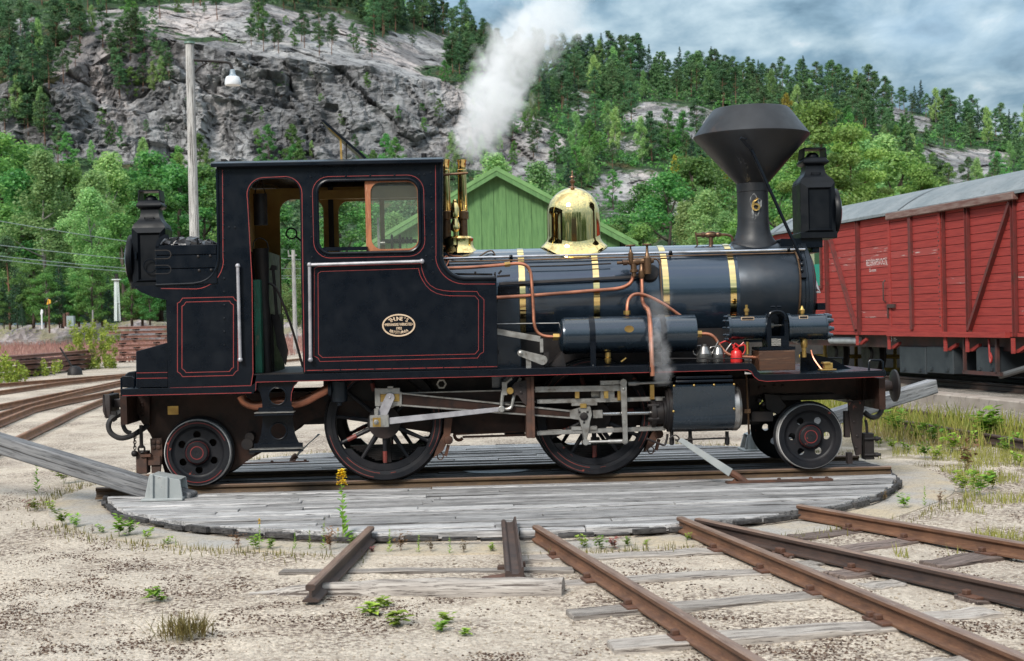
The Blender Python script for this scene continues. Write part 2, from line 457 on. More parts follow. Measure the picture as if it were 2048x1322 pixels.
M_GLASS = glass_mat('dusty_glass', (0.36, 0.40, 0.36), 0.08)
M_LENS = mat('lamp_lens', (0.10,0.12,0.14), None, rough=0.06, spec=0.8, coat=0.6)
def rust_rail(name, c1, c2, c3):
    m, t, b = new_mat(name); v = coords(t); vl = coords(t, (1, 1, 14))
    col = cmix(t, ramp(t, noise(t, v, 3.5, 7, 0.65), [(0.36, 0), (0.66, 1)]), c1, c2)
    col = cmix(t, mth(t, 'MULTIPLY', ramp(t, noise(t, vl, 9, 6, 0.7), [(0.5, 0), (0.72, 1)]), 0.7), col, c3)
    g = N(t, 'ShaderNodeNewGeometry'); sp3 = N(t, 'ShaderNodeSeparateXYZ', {0: g.outputs['Normal']})
    setp(b, col=col, rough=0.62, spec=0.4)
    bump(t, b, noise(t, v, 70, 6, 0.65), 0.25, 0.004)
    return m
M_RAILB = rust_rail('rusty_rail', (0.150,0.072,0.040), (0.080,0.040,0.025), (0.23,0.12,0.062))
M_RAILD = rust_rail('dark_rail', (0.060,0.038,0.030), (0.032,0.022,0.020), (0.10,0.05,0.032))
M_RAILT = rust_rail('table_rail', (0.10,0.062,0.032), (0.05,0.030,0.020), (0.19,0.115,0.05))
def weathered(name, c1, c2, cdark, axis=0, gr=1.0, tone=0.25):
    """grey sun-bleached timber: long grain, dark splits"""
    m, t, b = new_mat(name)
    st = [1.6, 1.6, 1.6]
    for i in range(3):
        if i != axis: st[i] = 34.0
    oi = N(t, 'ShaderNodeObjectInfo')
    c = t.nodes.new('ShaderNodeTexCoord')
    off = N(t, 'ShaderNodeCombineXYZ', {0: mth(t, 'MULTIPLY', oi.outputs['Random'], 57.0), 1: mth(t, 'MULTIPLY', oi.outputs['Random'], 23.0), 2: 0.0})
    va = N(t, 'ShaderNodeVectorMath', {0: c.outputs['Object'], 1: off.outputs[0]}, operation='ADD')
    v = N(t, 'ShaderNodeMapping', {'Vector': va.outputs[0], 'Scale': tuple(st)}).outputs[0]
    g = noise(t, v, 1.0 * gr, 8, 0.68, 0.25)
    g2 = noise(t, v, 3.1 * gr, 6, 0.7)
    col = cmix(t, ramp(t, g, [(0.34, 0), (0.60, 1)]), c1, c2)
    cr = mth(t, 'MAXIMUM', ramp(t, g2, [(0.37, 1), (0.44, 0)]), ramp(t, g, [(0.31, 1), (0.37, 0)]))
    vc = N(t, 'ShaderNodeMapping', {'Vector': va.outputs[0], 'Scale': tuple(0.9 if i == axis else 46.0 for i in range(3))}).outputs[0]
    g3 = noise(t, vc, 0.8, 4, 0.6, 0.15)
    cr = mth(t, 'MAXIMUM', cr, mth(t, 'MAXIMUM', ramp(t, g3, [(0.35, 1), (0.385, 0)]), ramp(t, g3, [(0.655, 0), (0.69, 1)])))
    col = cmix(t, mth(t, 'MULTIPLY', cr, 0.9), col, cdark)
    vb = noise(t, coords(t), 0.9, 4)
    col = cmix(t, mth(t, 'MULTIPLY', ramp(t, vb, [(0.5, 0), (0.75, 1)]), 0.5), col, cdark)
    rt = mth(t, 'MULTIPLY_ADD', oi.outputs['Random'], tone * 2, 1 - tone)
    col = N(t, 'ShaderNodeVectorMath', {0: col, 'Scale': rt}, operation='SCALE').outputs[0]
    setp(b, col=col, rough=0.8, spec=0.25)
    bump(t, b, mth(t, 'SUBTRACT', g, mth(t, 'MULTIPLY', cr, 0.6)), 0.6, 0.012)
    return m
M_DECK = weathered('weathered_deck', (0.15,0.144,0.142), (0.45,0.438,0.43), (0.030,0.027,0.028), gr=1.2, tone=0.36)
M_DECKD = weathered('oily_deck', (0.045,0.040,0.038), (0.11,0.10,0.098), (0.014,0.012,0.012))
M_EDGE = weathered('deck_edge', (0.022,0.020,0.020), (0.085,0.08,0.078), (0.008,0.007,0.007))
M_BEAM = weathered('grey_beam', (0.12,0.125,0.135), (0.27,0.27,0.275), (0.05,0.045,0.045))
M_SLEEP = weathered('pale_sleeper', (0.18,0.155,0.135), (0.36,0.325,0.29), (0.06,0.045,0.038))
M_SLEEPD = weathered('dark_sleeper', (0.075,0.055,0.048), (0.19,0.145,0.125), (0.02,0.015,0.014))
M_POLE = weathered('pole_wood', (0.20,0.195,0.19), (0.42,0.41,0.39), (0.07,0.06,0.055), axis=2)
M_IRONG = mat('grey_painted_casting', (0.26,0.28,0.28), (0.36,0.37,0.36), 6, 0.4, 0.7, 0.6, bmp=0.2, bscale=40, c3=(0.10,0.07,0.05), s3=12, lo3=0.62, hi3=0.72)
# ------------------------------------------------------------------ the engine
LOCO = empty('steam_locomotive', (0, 0, 0), PSI)
tag(LOCO, 'black narrow gauge steam tank engine with brass dome and spark arresting chimney on the turntable', 'locomotive')
VS = -1.12                                     # outer skin of the near side
def L(pts, v=VS): return [(lambda p: (p.x, p.z))(S(x, y, v)) for x, y in pts]
def P(name, mb, m, parent=None, **kw): return mb.build(name, m, parent or LOCO, **kw)
def arc(cx, cy, r, a0, a1, n=8):
    return [(cx + r*math.cos(math.radians(a0+(a1-a0)*i/n)), cy - r*math.sin(math.radians(a0+(a1-a0)*i/n))) for i in range(n+1)]
def rrect(x0, y0, x1, y1, r, v=VS, n=6):
    """rounded rectangle, level in the engine frame"""
    u0, u1, z0, z1 = rect(x0, y0, x1, y1, v); r /= ppm(v); o = []
    for cx, cz, a in ((u1-r, z1-r, 0), (u0+r, z1-r, 90), (u0+r, z0+r, 180), (u1-r, z0+r, 270)):
        for i in range(n+1):
            t = math.radians(a + 90*i/n); o.append((cx + r*math.cos(t), cz + r*math.sin(t)))
    return o
def strip(mb, pts, w, v, closed=False, m=0):
    """flat painted line along pts (u,z)"""
    n = len(pts); vs = []
    for i in range(n):
        a = Vector(pts[i-1] if (i or closed) else pts[0]); c = Vector(pts[(i+1) % n] if (i < n-1 or closed) else pts[-1]); p = Vector(pts[i])
        d1 = (p-a).normalized() if (p-a).length > 1e-9 else (c-p).normalized()
        d2 = (c-p).normalized() if (c-p).length > 1e-9 else d1
        t = (d1+d2).normalized() if (d1+d2).length > 1e-6 else d1
        nn = Vector((-t.y, t.x)); k = 1/max(0.5, nn.dot(Vector((-d1.y, d1.x))))
        q = nn * (w/2*k)
        vs += [(p.x+q.x, v, p.y+q.y), (p.x-q.x, v, p.y-q.y)]
    fs = [(2*i, 2*i+1, (2*i+3) % (2*n), (2*i+2) % (2*n)) for i in range(n if closed else n-1)]
    mb.add(vs, fs, m)
def T3(pts, v): return [(x, v, z) for x, z in pts]
def extru(mb, pts_vz, u0, u1, m=0):
    n = len(pts_vz); vs = [(u0, v, z) for v, z in pts_vz] + [(u1, v, z) for v, z in pts_vz]
    mb.add(vs, [tuple(range(n-1, -1, -1)), tuple(range(n, 2*n))] + [(i, (i+1) % n, (i+1) % n + n, i+n) for i in range(n)], m)
def bolt(mb, u, z, v, r=0.011, h=0.012, seg=6, m=0): mb.lathe((u, v, z), (0,-1,0), [(r, 0), (r*0.9, h*0.7), (r*0.4, h)], seg, m)
LW = 0.0066

# ---- cab and tank side skins
sheet = [(433,334)] + [(436,515)] + arc(390,520,47,-6,-84,8)[1:] + [(388,568),(312,571),(268,573),(279,583),(305,594),(334,600),(336,776),(504,772),(505,748),
         (502,560),(498,400)] + arc(528,388,30,185,95,6) + arc(571,386,29,88,2,6) + [(602,560),(606,745),(995,737),(993,557),(930,558)] + arc(931,508,50,-92,-180,8) + [(881,322)]
win = rrect(637, 361, 838, 504, 24)
near_sheet = L(sheet)
P('cab_side', MB().prism(near_sheet, VS, VS+0.012, [win], m=0, m_in=1), [M_BLACK, M_OCHRE], smooth=20)
far_pts = [(u, z) for u, z in near_sheet]
P('cab_side', MB().prism(far_pts, -VS, -VS-0.012, [win], m=0, m_in=1), [M_BLACK, M_OCHRE], smooth=20)
# interior pier with dark strap and sash of the far window
ib = MB(); r = rect(655,372,665,497,0.95); ib.rbox(r, 1.06, 1.085); P('far_wall_strap', ib, M_DARK)
ib = MB(); ib.rbox((win[0][0]-0.49, win[0][0]-0.44, min(z for _, z in win), max(z for _, z in win)), 1.085, 1.10)
P('far_sash_post', ib, M_OCHRE)
ib = MB(); r = rect(640,378,880,396,1.0); ib.rbox(r, 1.0, 1.07); P('cab_wall_batten', ib, M_OCHRE)
# front and back plates of the cab
uA, uB = S(438,450,VS).x, S(880,450,VS).x
zF = S(550,747,VS).z; zR = S(660,330,VS).z
def across(mb, u0, u1, z0, z1, m=0, holes=()):
    b = mb; b.box(u0, u1, VS+0.012, -VS-0.012, z0, z1, m)
bk = MB(); bk.box(uA, uA+0.012, VS+0.012, -VS-0.012, zF+0.55, zR); P('cab_back_plate', bk, M_OCHRE)
bk = MB(); bk.box(uA-0.014, uA-0.001, VS+0.012, -VS-0.012, zF+0.55, zR); P('cab_rear_skin', bk, M_BLACK)
fp = MB()
for a, b_, c, d in ((VS+0.012, -0.86, zF, zR), (0.86, -VS-0.012, zF, zR), (-0.86, 0.86, zF, zF+1.15), (-0.86, 0.86, zR-0.16, zR), (-0.28, 0.28, zF+1.15, zR-0.16)):
    fp.box(uB-0.014, uB, a, b_, c, d)
P('cab_front_plate', fp, M_BLACK)
fl = MB(); fl.box(S(334,600,VS).x+0.01, S(993,700,VS).x, VS+0.02, -VS-0.02, zF-0.012, zF); P('cab_floor', fl, M_DARK)
# red lining on the side
ln = MB(); v = VS - 0.0025
strip(ln, L([(445,340),(446,515)] + arc(389,520,58,-4,-86,8) + [(322,577)]), LW, v)
strip(ln, L([(502,771),(506,747),(504,560),(495,400)] + arc(528,389,34,185,95,8) + arc(570,387,34,88,0,8) + [(606,560),(609,744)]), LW, v)
strip(ln, rrect(627, 352, 848, 514, 32), LW*0.8, v, True)
strip(ln, L([(871,330),(872,512)] + arc(929,510,58,183,268,8) + [(990,568)]), LW*0.8, v)
strip(ln, L([(340,776),(502,771)]), LW, v)
strip(ln, L([(610,741),(994,733)]), LW, v)
def notched(x0, y0, x1, y1, n, tilt=0.0):
    return [(x0, y0+n), (x0+n*0.5, y0+n*0.75), (x0+n, y0), (x1-n, y0), (x1-n*0.6, y0+n*0.6), (x1, y0+n), (x1, y1-n), (x1-n*0.5, y1-n*0.7), (x1-n, y1), (x0+n, y1), (x0+n*0.6, y1-n*0.6), (x0, y1-n)]
def tl(pts, cx): return [(x, y - (x-cx)*0.0245) for x, y in pts]
strip(ln, L(tl(notched(355, 595, 476, 752, 10), 415)), LW, v, True)
strip(ln, L(tl(notched(364, 603, 467, 744, 8), 415)), LW, v, True)
t1 = [(637,533),(842,527),(844,540),(848,552),(853,562),(861,571),(872,577.5),(886,581),(900,582.5),(954,583),(958,590),(966,597),(968,600),(967,704),(960,708),(955,716),(640,723),(636,716),(628,712),(629,537),(634,534)]
strip(ln, L(t1), LW*0.75, v, True)
t2 = [(642,543),(837,537),(840,550),(845,560),(852,571),(861,580),(873,586.5),(886,590),(900,591.5),(950,592),(957,600),(957,700),(950,708),(645,715),(637,708),(636,547)]
strip(ln, L(t2), LW*0.75, v, True)
P('lining', ln, M_RED, smooth=0)
# half round beading
bd = MB()
bd.tube(T3(L([(312,570),(388,567)] + arc(389,519,47,-86,-4,8) + [(437,500),(434,338)]), VS-0.004), 0.013, 6, sub=1)
P('edge_beading', bd, M_BLACK)
bd = MB(); w2 = rrect(636, 360, 839, 505, 25, n=8); bd.tube(T3(w2 + [w2[0], w2[1]], VS-0.006), 0.015, 8, sub=1, caps=False); P('window_beading', bd, M_BLACK)
bd = MB(); bd.tube(T3(L([(882,326),(882,510)] + arc(931,508,49,184,268,9) + [(993,556)]), VS-0.002), 0.02, 8, sub=1); P('tank_beading', bd, M_BLACK)
# tank box behind the skin
tk = MB(); tp = L([(607,744),(994,736),(993,560),(930,560)] + arc(931,510,50,-92,-170,6) + [(884,530),(607,536)])
tk.prism(tp, VS+0.0125, -0.56); P('side_tank', tk, M_BLACK)
tk = MB(); tk.prism(tp, 0.56, -VS-0.0125); P('side_tank', tk, M_BLACK)
ta = MB(); r = rect(968,708,994,737,VS); ta.box(r[1], r[1]+0.01, VS+0.02, -0.6, r[2], r[2]+0.9)
for k in range(3): ta.box(r[1]+0.01, r[1]+0.03, -0.7+0.0, -0.62, r[2]+0.62-0.25*k, r[2]+0.66-0.25*k)
P('tank_end_strap', ta, M_DARK)
# rivets
rv = MB()
def rivs(x0, y0, x1, y1, n, r=0.0105, v=VS):
    for i in range(n):
        p = S(x0+(x1-x0)*i/max(1,n-1), y0+(y1-y0)*i/max(1,n-1), v); bolt(rv, p.x, p.z, v-0.0005, r, 0.007, 6)
rivs(447,345,449,690,14); rivs(621,354,624,515,5); rivs(849,349,852,512,5); rivs(643,353,838,349,5); rivs(650,512,838,508,5); rivs(862,345,866,545,9); rivs(612,527,840,521,7); rivs(612,741,990,732,12, 0.006)
rivs(458,455,470,455,2); rivs(382,585,430,572,2,0.006); rivs(340,610,341,765,12,0.005)
o = P('rivets', rv, M_BLACK, smooth=0); o['kind'] = 'stuff'
# handrails
hr = MB()
a, b_, c = S(622,719,VS), S(620,530,VS), S(844,523,VS)
for p0, p1 in ((a, b_), (b_, c)): hr.cyl((p0.x, VS-0.045, p0.z), (p1.x, VS-0.045, p1.z), 0.0155, seg=10)
for p in (a, b_, c): hr.sphere((p.x, VS-0.045, p.z), 0.024, 10, 8); hr.cyl((p.x, VS, p.z), (p.x, VS-0.045, p.z), 0.012, seg=8)
P('handrail', hr, M_ALU)
hr = MB(); a, b_ = S(482,719,VS), S(477,532,VS); hr.cyl((a.x, VS-0.045, a.z), (b_.x, VS-0.045, b_.z), 0.0155, seg=10)
for p in (a, b_): hr.sphere((p.x, VS-0.045, p.z), 0.023, 10, 8); hr.cyl((p.x, VS, p.z), (p.x, VS-0.045, p.z), 0.012, seg=8)
P('handrail', hr, M_ALU)
# sliding wooden sash with its pane
fs = rrect(731, 350, 850, 506, 6); fh = rrect(742, 364, 835, 497, 20)
sash = P('window_sash', MB().prism(fs, VS+0.018, VS+0.045, [fh]), M_SASH)
P('pane', MB().prism(rrect(740, 360, 840, 499, 20), VS+0.030, VS+0.033), M_GLASS, sash)
sl = MB(); r = rect(646,494,735,501,VS); sl.rbox(r, VS-0.012, VS+0.03); P('window_sill', sl, M_BLACK)
# maker's plate: oval rim, dark field, raised letters
pc = S(797.5, 650.5, VS); ka, kb = 33.0/ppm(VS), 22.6/ppm(VS)
pl = MB(); ov = [(pc.x+ka*math.cos(2*PI*i/40), pc.z+kb*math.sin(2*PI*i/40)) for i in range(40)]
ovi = [(pc.x+(ka-0.014)*math.cos(2*PI*i/40), pc.z+(kb-0.014)*math.sin(2*PI*i/40)) for i in range(40)]
plate = P('builder_plate', MB().prism(ov, VS-0.006, VS-0.001), M_BLACK)
P('rim', MB().prism(ov, VS-0.014, VS-0.0061, [ovi]), M_CREAM, plate)
lt = MB()
def letters(mb, body, size, cx, cz, v, sx=1.0, rot=0.0, bold=0.0):
    vs, fs = text_mesh(body, size); c, s_ = math.cos(rot), math.sin(rot); q = []
    for p in vs:
        x, z = p.x*sx, p.y; q.append((cx + x*c - z*s_, v, cz + x*s_ + z*c))
    mb.add(q, fs)
    if bold:
        mb.add([(x+bold, y-0.0002, z) for x, y, z in q], fs); mb.add([(x, y-0.0004, z+bold*0.6) for x, y, z in q], fs)
def arch(mb, body, size, a, b, up, step, v, sx=1.0, bold=0.002):
    n = len(body)
    for i, ch in enumerate(body):
        t = (i-(n-1)/2)*step
        if up: ang = PI/2 - t; x = pc.x+a*math.cos(ang); z = pc.z+b*math.sin(ang)
        else: ang = -PI/2 + t; x = pc.x+a*math.cos(ang); z = pc.z+b*math.sin(ang)
        letters(mb, ch, size, x, z, v, sx, (-t if up else t)*0.75, bold)
arch(lt, "THUNE'S", 0.050, ka*0.74, kb*0.56, True, 0.245, VS-0.0115, 0.95, 0.003)
letters(lt, '\u2022MEKANISKE V\u00c6RKSTED\u2022', 0.036, pc.x, pc.z+0.006, VS-0.0115, 0.66, 0, 0.002)
letters(lt, '1902', 0.036, pc.x, pc.z-0.030, VS-0.0115, 0.8, 0, 0.002)
arch(lt, 'KRISTIANIA', 0.038, ka*0.80, kb*0.64, False, 0.150, VS-0.0115, 0.85, 0.002)
P('lettering', lt, M_CREAM, plate, smooth=0)

# ---- roof
rf = MB(); u0, u1 = S(421,331,-1.2).x, S(887,321,-1.2).x; nv = 14; vs = []
zE = S(655, 327, -1.2).z
for top in (0, 1):
    for i in range(nv+1):
        v_ = -1.2 + 2.4*i/nv; z = zE + 0.11*(1-(v_/1.2)**2) + (0.022 if top else -0.014)
        vs += [(u0, v_, z), (u1, v_, z)]
n2 = 2*(nv+1); fs = []
for i in range(nv):
    a = 2*i; fs += [(a+1, a, a+2, a+3), (n2+a, n2+a+1, n2+a+3, n2+a+2), (a, n2+a, n2+a+2, a+2), (a+1, a+3, n2+a+3, n2+a+1)]
fs += [(0, 1, n2+1, n2), (n2-2, n2+n2-2, n2+n2-1, n2-1)]
rf.add(vs, fs); roof = P('roof', rf, M_BLACK, bev=0.006)
for x, w in ((446, 9), (465, 13)):
    q = MB(); p = S(x+4, 325, -0.6); q.box(p.x-w/400, p.x+w/400, -0.70, -0.5, p.z-0.03, p.z+0.022); q.sphere((p.x, -0.6, p.z+0.012), w/420, 8, 6); P('roof_lug', q, M_DARK, roof)
q = MB(); p = S(848, 313, -0.3); q.cyl((p.x, -0.3, p.z-0.06), (p.x, -0.3, p.z+0.03), 0.028, seg=10); P('roof_lug', q, M_DARK, roof)
ht = MB(); a, b_ = S(650,248,-0.1), S(735,323,-0.1)
ht.bar((a.x, -0.05, a.z), (b_.x, -0.05, b_.z), 0.5, 0.022, up=(0,1,0)) if False else None
for dz in (0,):
    d = Vector((b_.x-a.x, 0, b_.z-a.z)); nn = Vector((d.z, 0, -d.x)).normalized()*0.012
    q = [(a.x, -0.38, a.z), (b_.x, -0.38, b_.z), (b_.x, 0.38, b_.z), (a.x, 0.38, a.z)]
    ht.add([Vector(p)+nn for p in q] + [Vector(p)-nn for p in q], [(0,1,2,3), (7,6,5,4), (0,4,5,1), (1,5,6,2), (2,6,7,3), (3,7,4,0)])
hatch = P('roof_hatch', ht, M_BLACK, roof)
st = MB(); a, b_ = S(687,326,-0.1), S(685,284,-0.1); st.bar((a.x,-0.32,a.z-0.05), (b_.x,-0.32,b_.z), 0.014, 0.02); a2 = S(661,262,-0.1); st.bar((b_.x,-0.32,b_.z), (a2.x,-0.32,a2.z), 0.012, 0.012); P('stay', st, M_BRASSD, hatch)
st = MB(); a, b_ = S(696,326,-0.1), S(696,292,-0.1); st.bar((a.x,-0.31,a.z-0.05), (b_.x,-0.31,b_.z), 0.012, 0.014); P('stay', st, M_DARK, hatch)

# ---- cab fittings seen through the openings
bh = MB(); zc0 = S(1250,493,0).z - 0.5
bh.cyl((uB-0.45, 0, zc0-0.02), (uB-0.015, 0, zc0-0.02), 0.53, seg=28); P('firebox_backhead', bh, M_DARK)
hw = MB()
for x, rad in ((784, 0.075), (800, 0.07)):
    p = S(x, 484, -0.45); hw.lathe((p.x-0.012, -0.45, p.z), (1,0,0), [(rad*0.8,0),(rad,0.006),(rad,0.018),(rad*0.8,0.024)], 16); hw.cyl((p.x-0.05,-0.45,p.z),(p.x+0.1,-0.45,p.z),0.014, seg=8)
p = S(764, 482, -0.45); q = S(834, 482, -0.45); hw.cyl((p.x,-0.45,p.z),(q.x,-0.45,q.z),0.018, seg=8)
for x in (806,814,822): p = S(x, 481, -0.45); hw.box(p.x-0.01,p.x+0.012,-0.48,-0.42,p.z-0.03,p.z+0.03)
P('regulator_valves', hw, M_DARK)
lv = MB(); p = S(758,494,-0.6); q = S(756,436,-0.6); lv.bar((p.x,-0.6,p.z-0.2),(q.x,-0.6,q.z),0.022,0.04, up=(0,1,0)); q2 = S(770,486,-0.6); lv.cyl((p.x,-0.6,q2.z),(q2.x,-0.6,q2.z),0.015, seg=8); P('control_lever', lv, M_STEEL)
lc = MB(); u = S(500,600,VS).x; p = S(566,650,0.4)
lc.box(uA+0.02, p.x-0.10, 0.1, 1.05, zF, zF+1.2); P('cab_locker', lc, M_DARK)
lc = MB(); r = rect(527,655,552,745,-0.4); lc.rbox((r[0], r[1], zF, r[3]+0.13), -0.55, 0.25); P('brake_column', lc, M_DARK)
lc = MB(); r = rect(507,388,535,450,-0.7); lc.cyl(((r[0]+r[1])/2,-0.7,r[2]),((r[0]+r[1])/2,-0.7,r[3]),0.066,seg=14); c_ = (r[0]+r[1])/2
lc.tube([(c_-0.05,-0.7,r[3]),(c_-0.02,-0.7,r[3]+0.12),(c_,-0.7,r[3]+0.17),(c_+0.02,-0.7,r[3]+0.12),(c_+0.05,-0.7,r[3])],0.006,6); P('hanging_can', lc, M_DARK)
wh = MB(); p = S(583,467,-0.4); wh.tube([(p.x+0.052*math.cos(2*PI*i/16),-0.4,p.z+0.052*math.sin(2*PI*i/16)) for i in range(17)],0.009,6,sub=1); q = S(603,486,-0.4); wh.cyl((p.x+0.045,-0.4,p.z-0.03),(q.x+0.05,-0.4,q.z-0.03),0.011,seg=6); P('handbrake_ring', wh, M_DARK)
gp = MB(); r = rect(509,560,523,748,-0.9); gp.rbox((r[0],r[1],zF,r[3]),-0.93,-0.6); P('green_door', gp, M_GREEN, bev=0.006)
gp = MB(); p = S(537,565,-0.75); q = S(610,742,-0.75)
gp.tube([S(530,562,-0.75),S(551,575,-0.75),S(565,605,-0.75),S(585,660,-0.75),S(606,735,-0.75)],0.013,6); P('damper_rod', gp, M_DARK)

# ---- bunker
bu = MB(); uL, uR = S(312,530,VS).x, S(434,530,VS).x; zB, zT = S(372,570,VS).z, S(372,490,VS).z
for k, (za, zb) in enumerate(((zB+0.006, zB+0.15), (zB+0.155, zB+0.275), (zB+0.28, zT))):
    q = MB(); q.box(uL, uR, VS-0.012, VS+0.035, za, zb); P('bunker_board', q, M_BLACK, bev=0.004)
bu.box(uL, uR-0.01, VS+0.04, -VS-0.04, zB-0.02, zB+0.02); bu.box(uL, uR, -VS-0.035, -VS, zB, zT); bu.box(uL, uL+0.03, VS+0.036, -VS-0.036, zB, zT+0.02)
P('coal_bunker', bu, M_BLACK)
lp = MB(); cv = arc(340, 496, 29, 180, 110, 6); lpts = L([(311,497)] + cv + [(338,470),(338,478)] + arc(342,497,24,118,175,5) + [(317,497)])
lp.prism(lpts, VS-0.012, VS+0.012); P('bunker_lip', lp, M_BLACK)
hg = MB()
for y in (509, 539):
    pts = L([(310,y-8),(333,y-8.5)] + arc(334,y,8.5,80,-80,6) + [(310,y+8.5)]); strip(hg, pts, 0.009, VS-0.0145)
for x, y in ((397,513),(421,512),(399,541),(423,540)): p = S(x,y,VS); bolt(hg, p.x, p.z, VS-0.012, 0.014, 0.014, 8)
P('strap_hinges', hg, M_DARK)
cvp = MB(); cp_ = L([(334,600),(305,594),(279,583),(268,573)]); vs = []
for v_ in (VS+0.012, -VS-0.012): vs += [(u, v_, z) for u, z in cp_]
cvp.add(vs, [(i, i+1, i+5, i+4) for i in range(3)]); cvp.add([(u-0.006, v_, z+0.01) for u, v_, z in vs], [(i+1, i, i+4, i+5) for i in range(3)]); P('bunker_overhang', cvp, M_BLACK)
bw = MB(); p = S(334,600,VS); q = S(336,776,VS); bw.box((p.x+q.x)/2-0.006, (p.x+q.x)/2+0.006, VS+0.012, -VS-0.012, q.z, p.z); P('bunker_back', bw, M_BLACK)
fl = MB(); fl.box(S(268,573,VS).x, uL+0.05, VS+0.012, -VS-0.012, zB-0.012, zB); P('lamp_platform', fl, M_BLACK)
tb = MB(); tb.prism(L([(271,776),(271,703),(331,686),(335,686),(335,775)]), VS+0.02, -VS-0.02); tbx = P('tool_box', tb, M_BLACK, bev=0.006)
q = MB(); strip(q, L([(272,746),(334,745)]), LW*0.8, VS+0.0175); strip(q, L([(272,757),(334,756)]), LW*0.8, VS+0.0175); P('lining', q, M_RED, tbx, smooth=0)

# ---- head lamps
def headlamp(cx0, cx1, ytop, ybot, v0, sgn, name='headlamp'):
    """square lamp house; sgn=-1 lens to the rear, +1 to the front"""
    r = rect(cx0, ytop, cx1, ybot, v0); w = r[1]-r[0]; h = r[3]-r[2]; cu = (r[0]+r[1])/2; va, vb = v0, v0+w*1.05; cv_ = (va+vb)/2
    b_ = MB(); b_.box(r[0], r[1], va, vb, r[2], r[3]); lamp = P(name, b_, M_LAMP, bev=0.010)
    fr = MB(); i0 = w*0.13
    # chamfered frame standing proud of the side panel
    o4 = [(r[0],r[2]+0.02),(r[1],r[2]+0.02),(r[1],r[3]),(r[0],r[3])]; i4 = [(r[0]+i0*1.5,r[2]+i0),(r[1]-i0,r[2]+i0),(r[1]-i0,r[3]-i0*1.2),(r[0]+i0*1.5,r[3]-i0*1.2)]
    vs = [(x, va-0.003, z) for x, z in o4] + [(x, va-0.035, z) for x, z in i4]
    fr.add(vs, [(0,1,5,4),(1,2,6,5),(2,3,7,6),(3,0,4,7)]); vs = [(x, va-0.035, z) for x, z in i4] + [(x+(0.02 if k in (0,3) else -0.02), va-0.008, z+(0.02 if k < 2 else -0.02)) for k, (x, z) in enumerate(i4)]
    fr.add(vs, [(0,1,5,4),(1,2,6,5),(2,3,7,6),(3,0,4,7),(4,5,6,7)]); P('side_panel', fr, M_LAMP, lamp, smooth=15)
    bs = MB(); bs.box(r[0]-0.012, r[1]+0.012, va-0.02, vb+0.012, r[2]-0.035, r[2]+0.03); P('base', bs, M_LAMP, lamp, bev=0.006)
    hood = MB(); lv_ = []
    for k, (f, zz) in enumerate(((1.0,0.0),(0.93,0.05),(0.74,0.095),(0.60,0.15),(0.55,0.22),(0.55,0.30))):
        lv_.append([(cu+sx*w/2*f*0.98, cv_+sy*(vb-va)/2*f*0.98, r[3]+zz*h*1.30) for sx, sy in ((-1,-1),(1,-1),(1,1),(-1,1))])
    vs = [p for l in lv_ for p in l]; fs = []
    for i in range(len(lv_)-1):
        for k in range(4): fs.append((4*i+k, 4*i+(k+1)%4, 4*i+4+(k+1)%4, 4*i+4+k))
    fs.append((20,21,22,23)); hood.add(vs, fs); P('hood', hood, M_LAMP, lamp, smooth=50)
    z1 = r[3]+0.26*h*1.3; cap = MB(); vs = []
    for f, zz in ((0.60,0.0),(0.76,0.035),(0.76,0.06),(0.60,0.13)): vs += [(cu+sx*w/2*f, cv_+sy*(vb-va)/2*f, z1+zz*h*1.2) for sx, sy in ((-1,-1),(1,-1),(1,1),(-1,1))]
    fs = []
    for i in range(3):
        for k in range(4): fs.append((4*i+k, 4*i+(k+1)%4, 4*i+4+(k+1)%4, 4*i+4+k))
    fs += [(3,2,1,0),(12,13,14,15)]; cap.add(vs, fs); P('vent_collar', cap, M_LAMP, lamp, bev=0.004)
    z2 = z1+0.13*h*1.2; arch_ = MB(); g = w*0.33; hh = h*0.17; aw = (vb-va)*0.30
    for s_ in (-1, 1): arch_.bar((cu+s_*g, cv_, z2-0.01), (cu+s_*g*0.92, cv_, z2+hh), aw*2, 0.012, up=(1,0,0))
    arch_.bar((cu-g*0.95, cv_, z2+hh), (cu+g*0.95, cv_, z2+hh), aw*2, 0.014); arch_.sphere((cu, cv_, z2), g*0.62, 10, 8, sc=(1,1,0.85)); P('vent_cowl', arch_, M_LAMP, lamp)
    ln_ = MB(); e_ = r[0] if sgn < 0 else r[1]; R_ = h*0.42
    ln_.lathe((e_, cv_, r[2]+h*0.46), (sgn,0,0), [(R_*1.0,-0.002),(R_*1.06,0.02),(R_*1.06,0.05),(R_*0.96,0.058)], 28); P('lens_rim', ln_, M_LAMP, lamp)
    ln_ = MB(); ln_.lathe((e_, cv_, r[2]+h*0.46), (sgn,0,0), [(R_*0.95,0.05),(R_*0.8,0.072),(R_*0.5,0.088),(R_*0.2,0.095),(0.0,0.096)], 24); P('lens', ln_, M_LENS, lamp)
    hd = MB(); zz = r[3]+0.15*h*1.3; hv = cv_-(vb-va)/2*0.60-0.012; hd.tube([(cu-0.045,hv+0.02,zz-0.035),(cu-0.045,hv-0.012,zz),(cu+0.045,hv-0.012,zz),(cu+0.045,hv+0.02,zz-0.035)],0.006,6,sub=1); P('handle', hd, M_LAMP, lamp)
    return lamp
headlamp(265, 331, 456, 569, -0.28, -1)
q = MB(); p = S(300,532,-0.32); q.tube([(p.x+0.062*math.cos(2*PI*i/14), -0.325, p.z+0.066*math.sin(2*PI*i/14)) for i in range(15)],0.006,5,sub=1); q.box(p.x-0.14,p.x-0.125,-0.335,-0.29,p.z+0.07,p.z+0.14); P('lamp_ring', q, M_BLACK)
headlamp(1601, 1671, 364, 470, -0.24, 1)
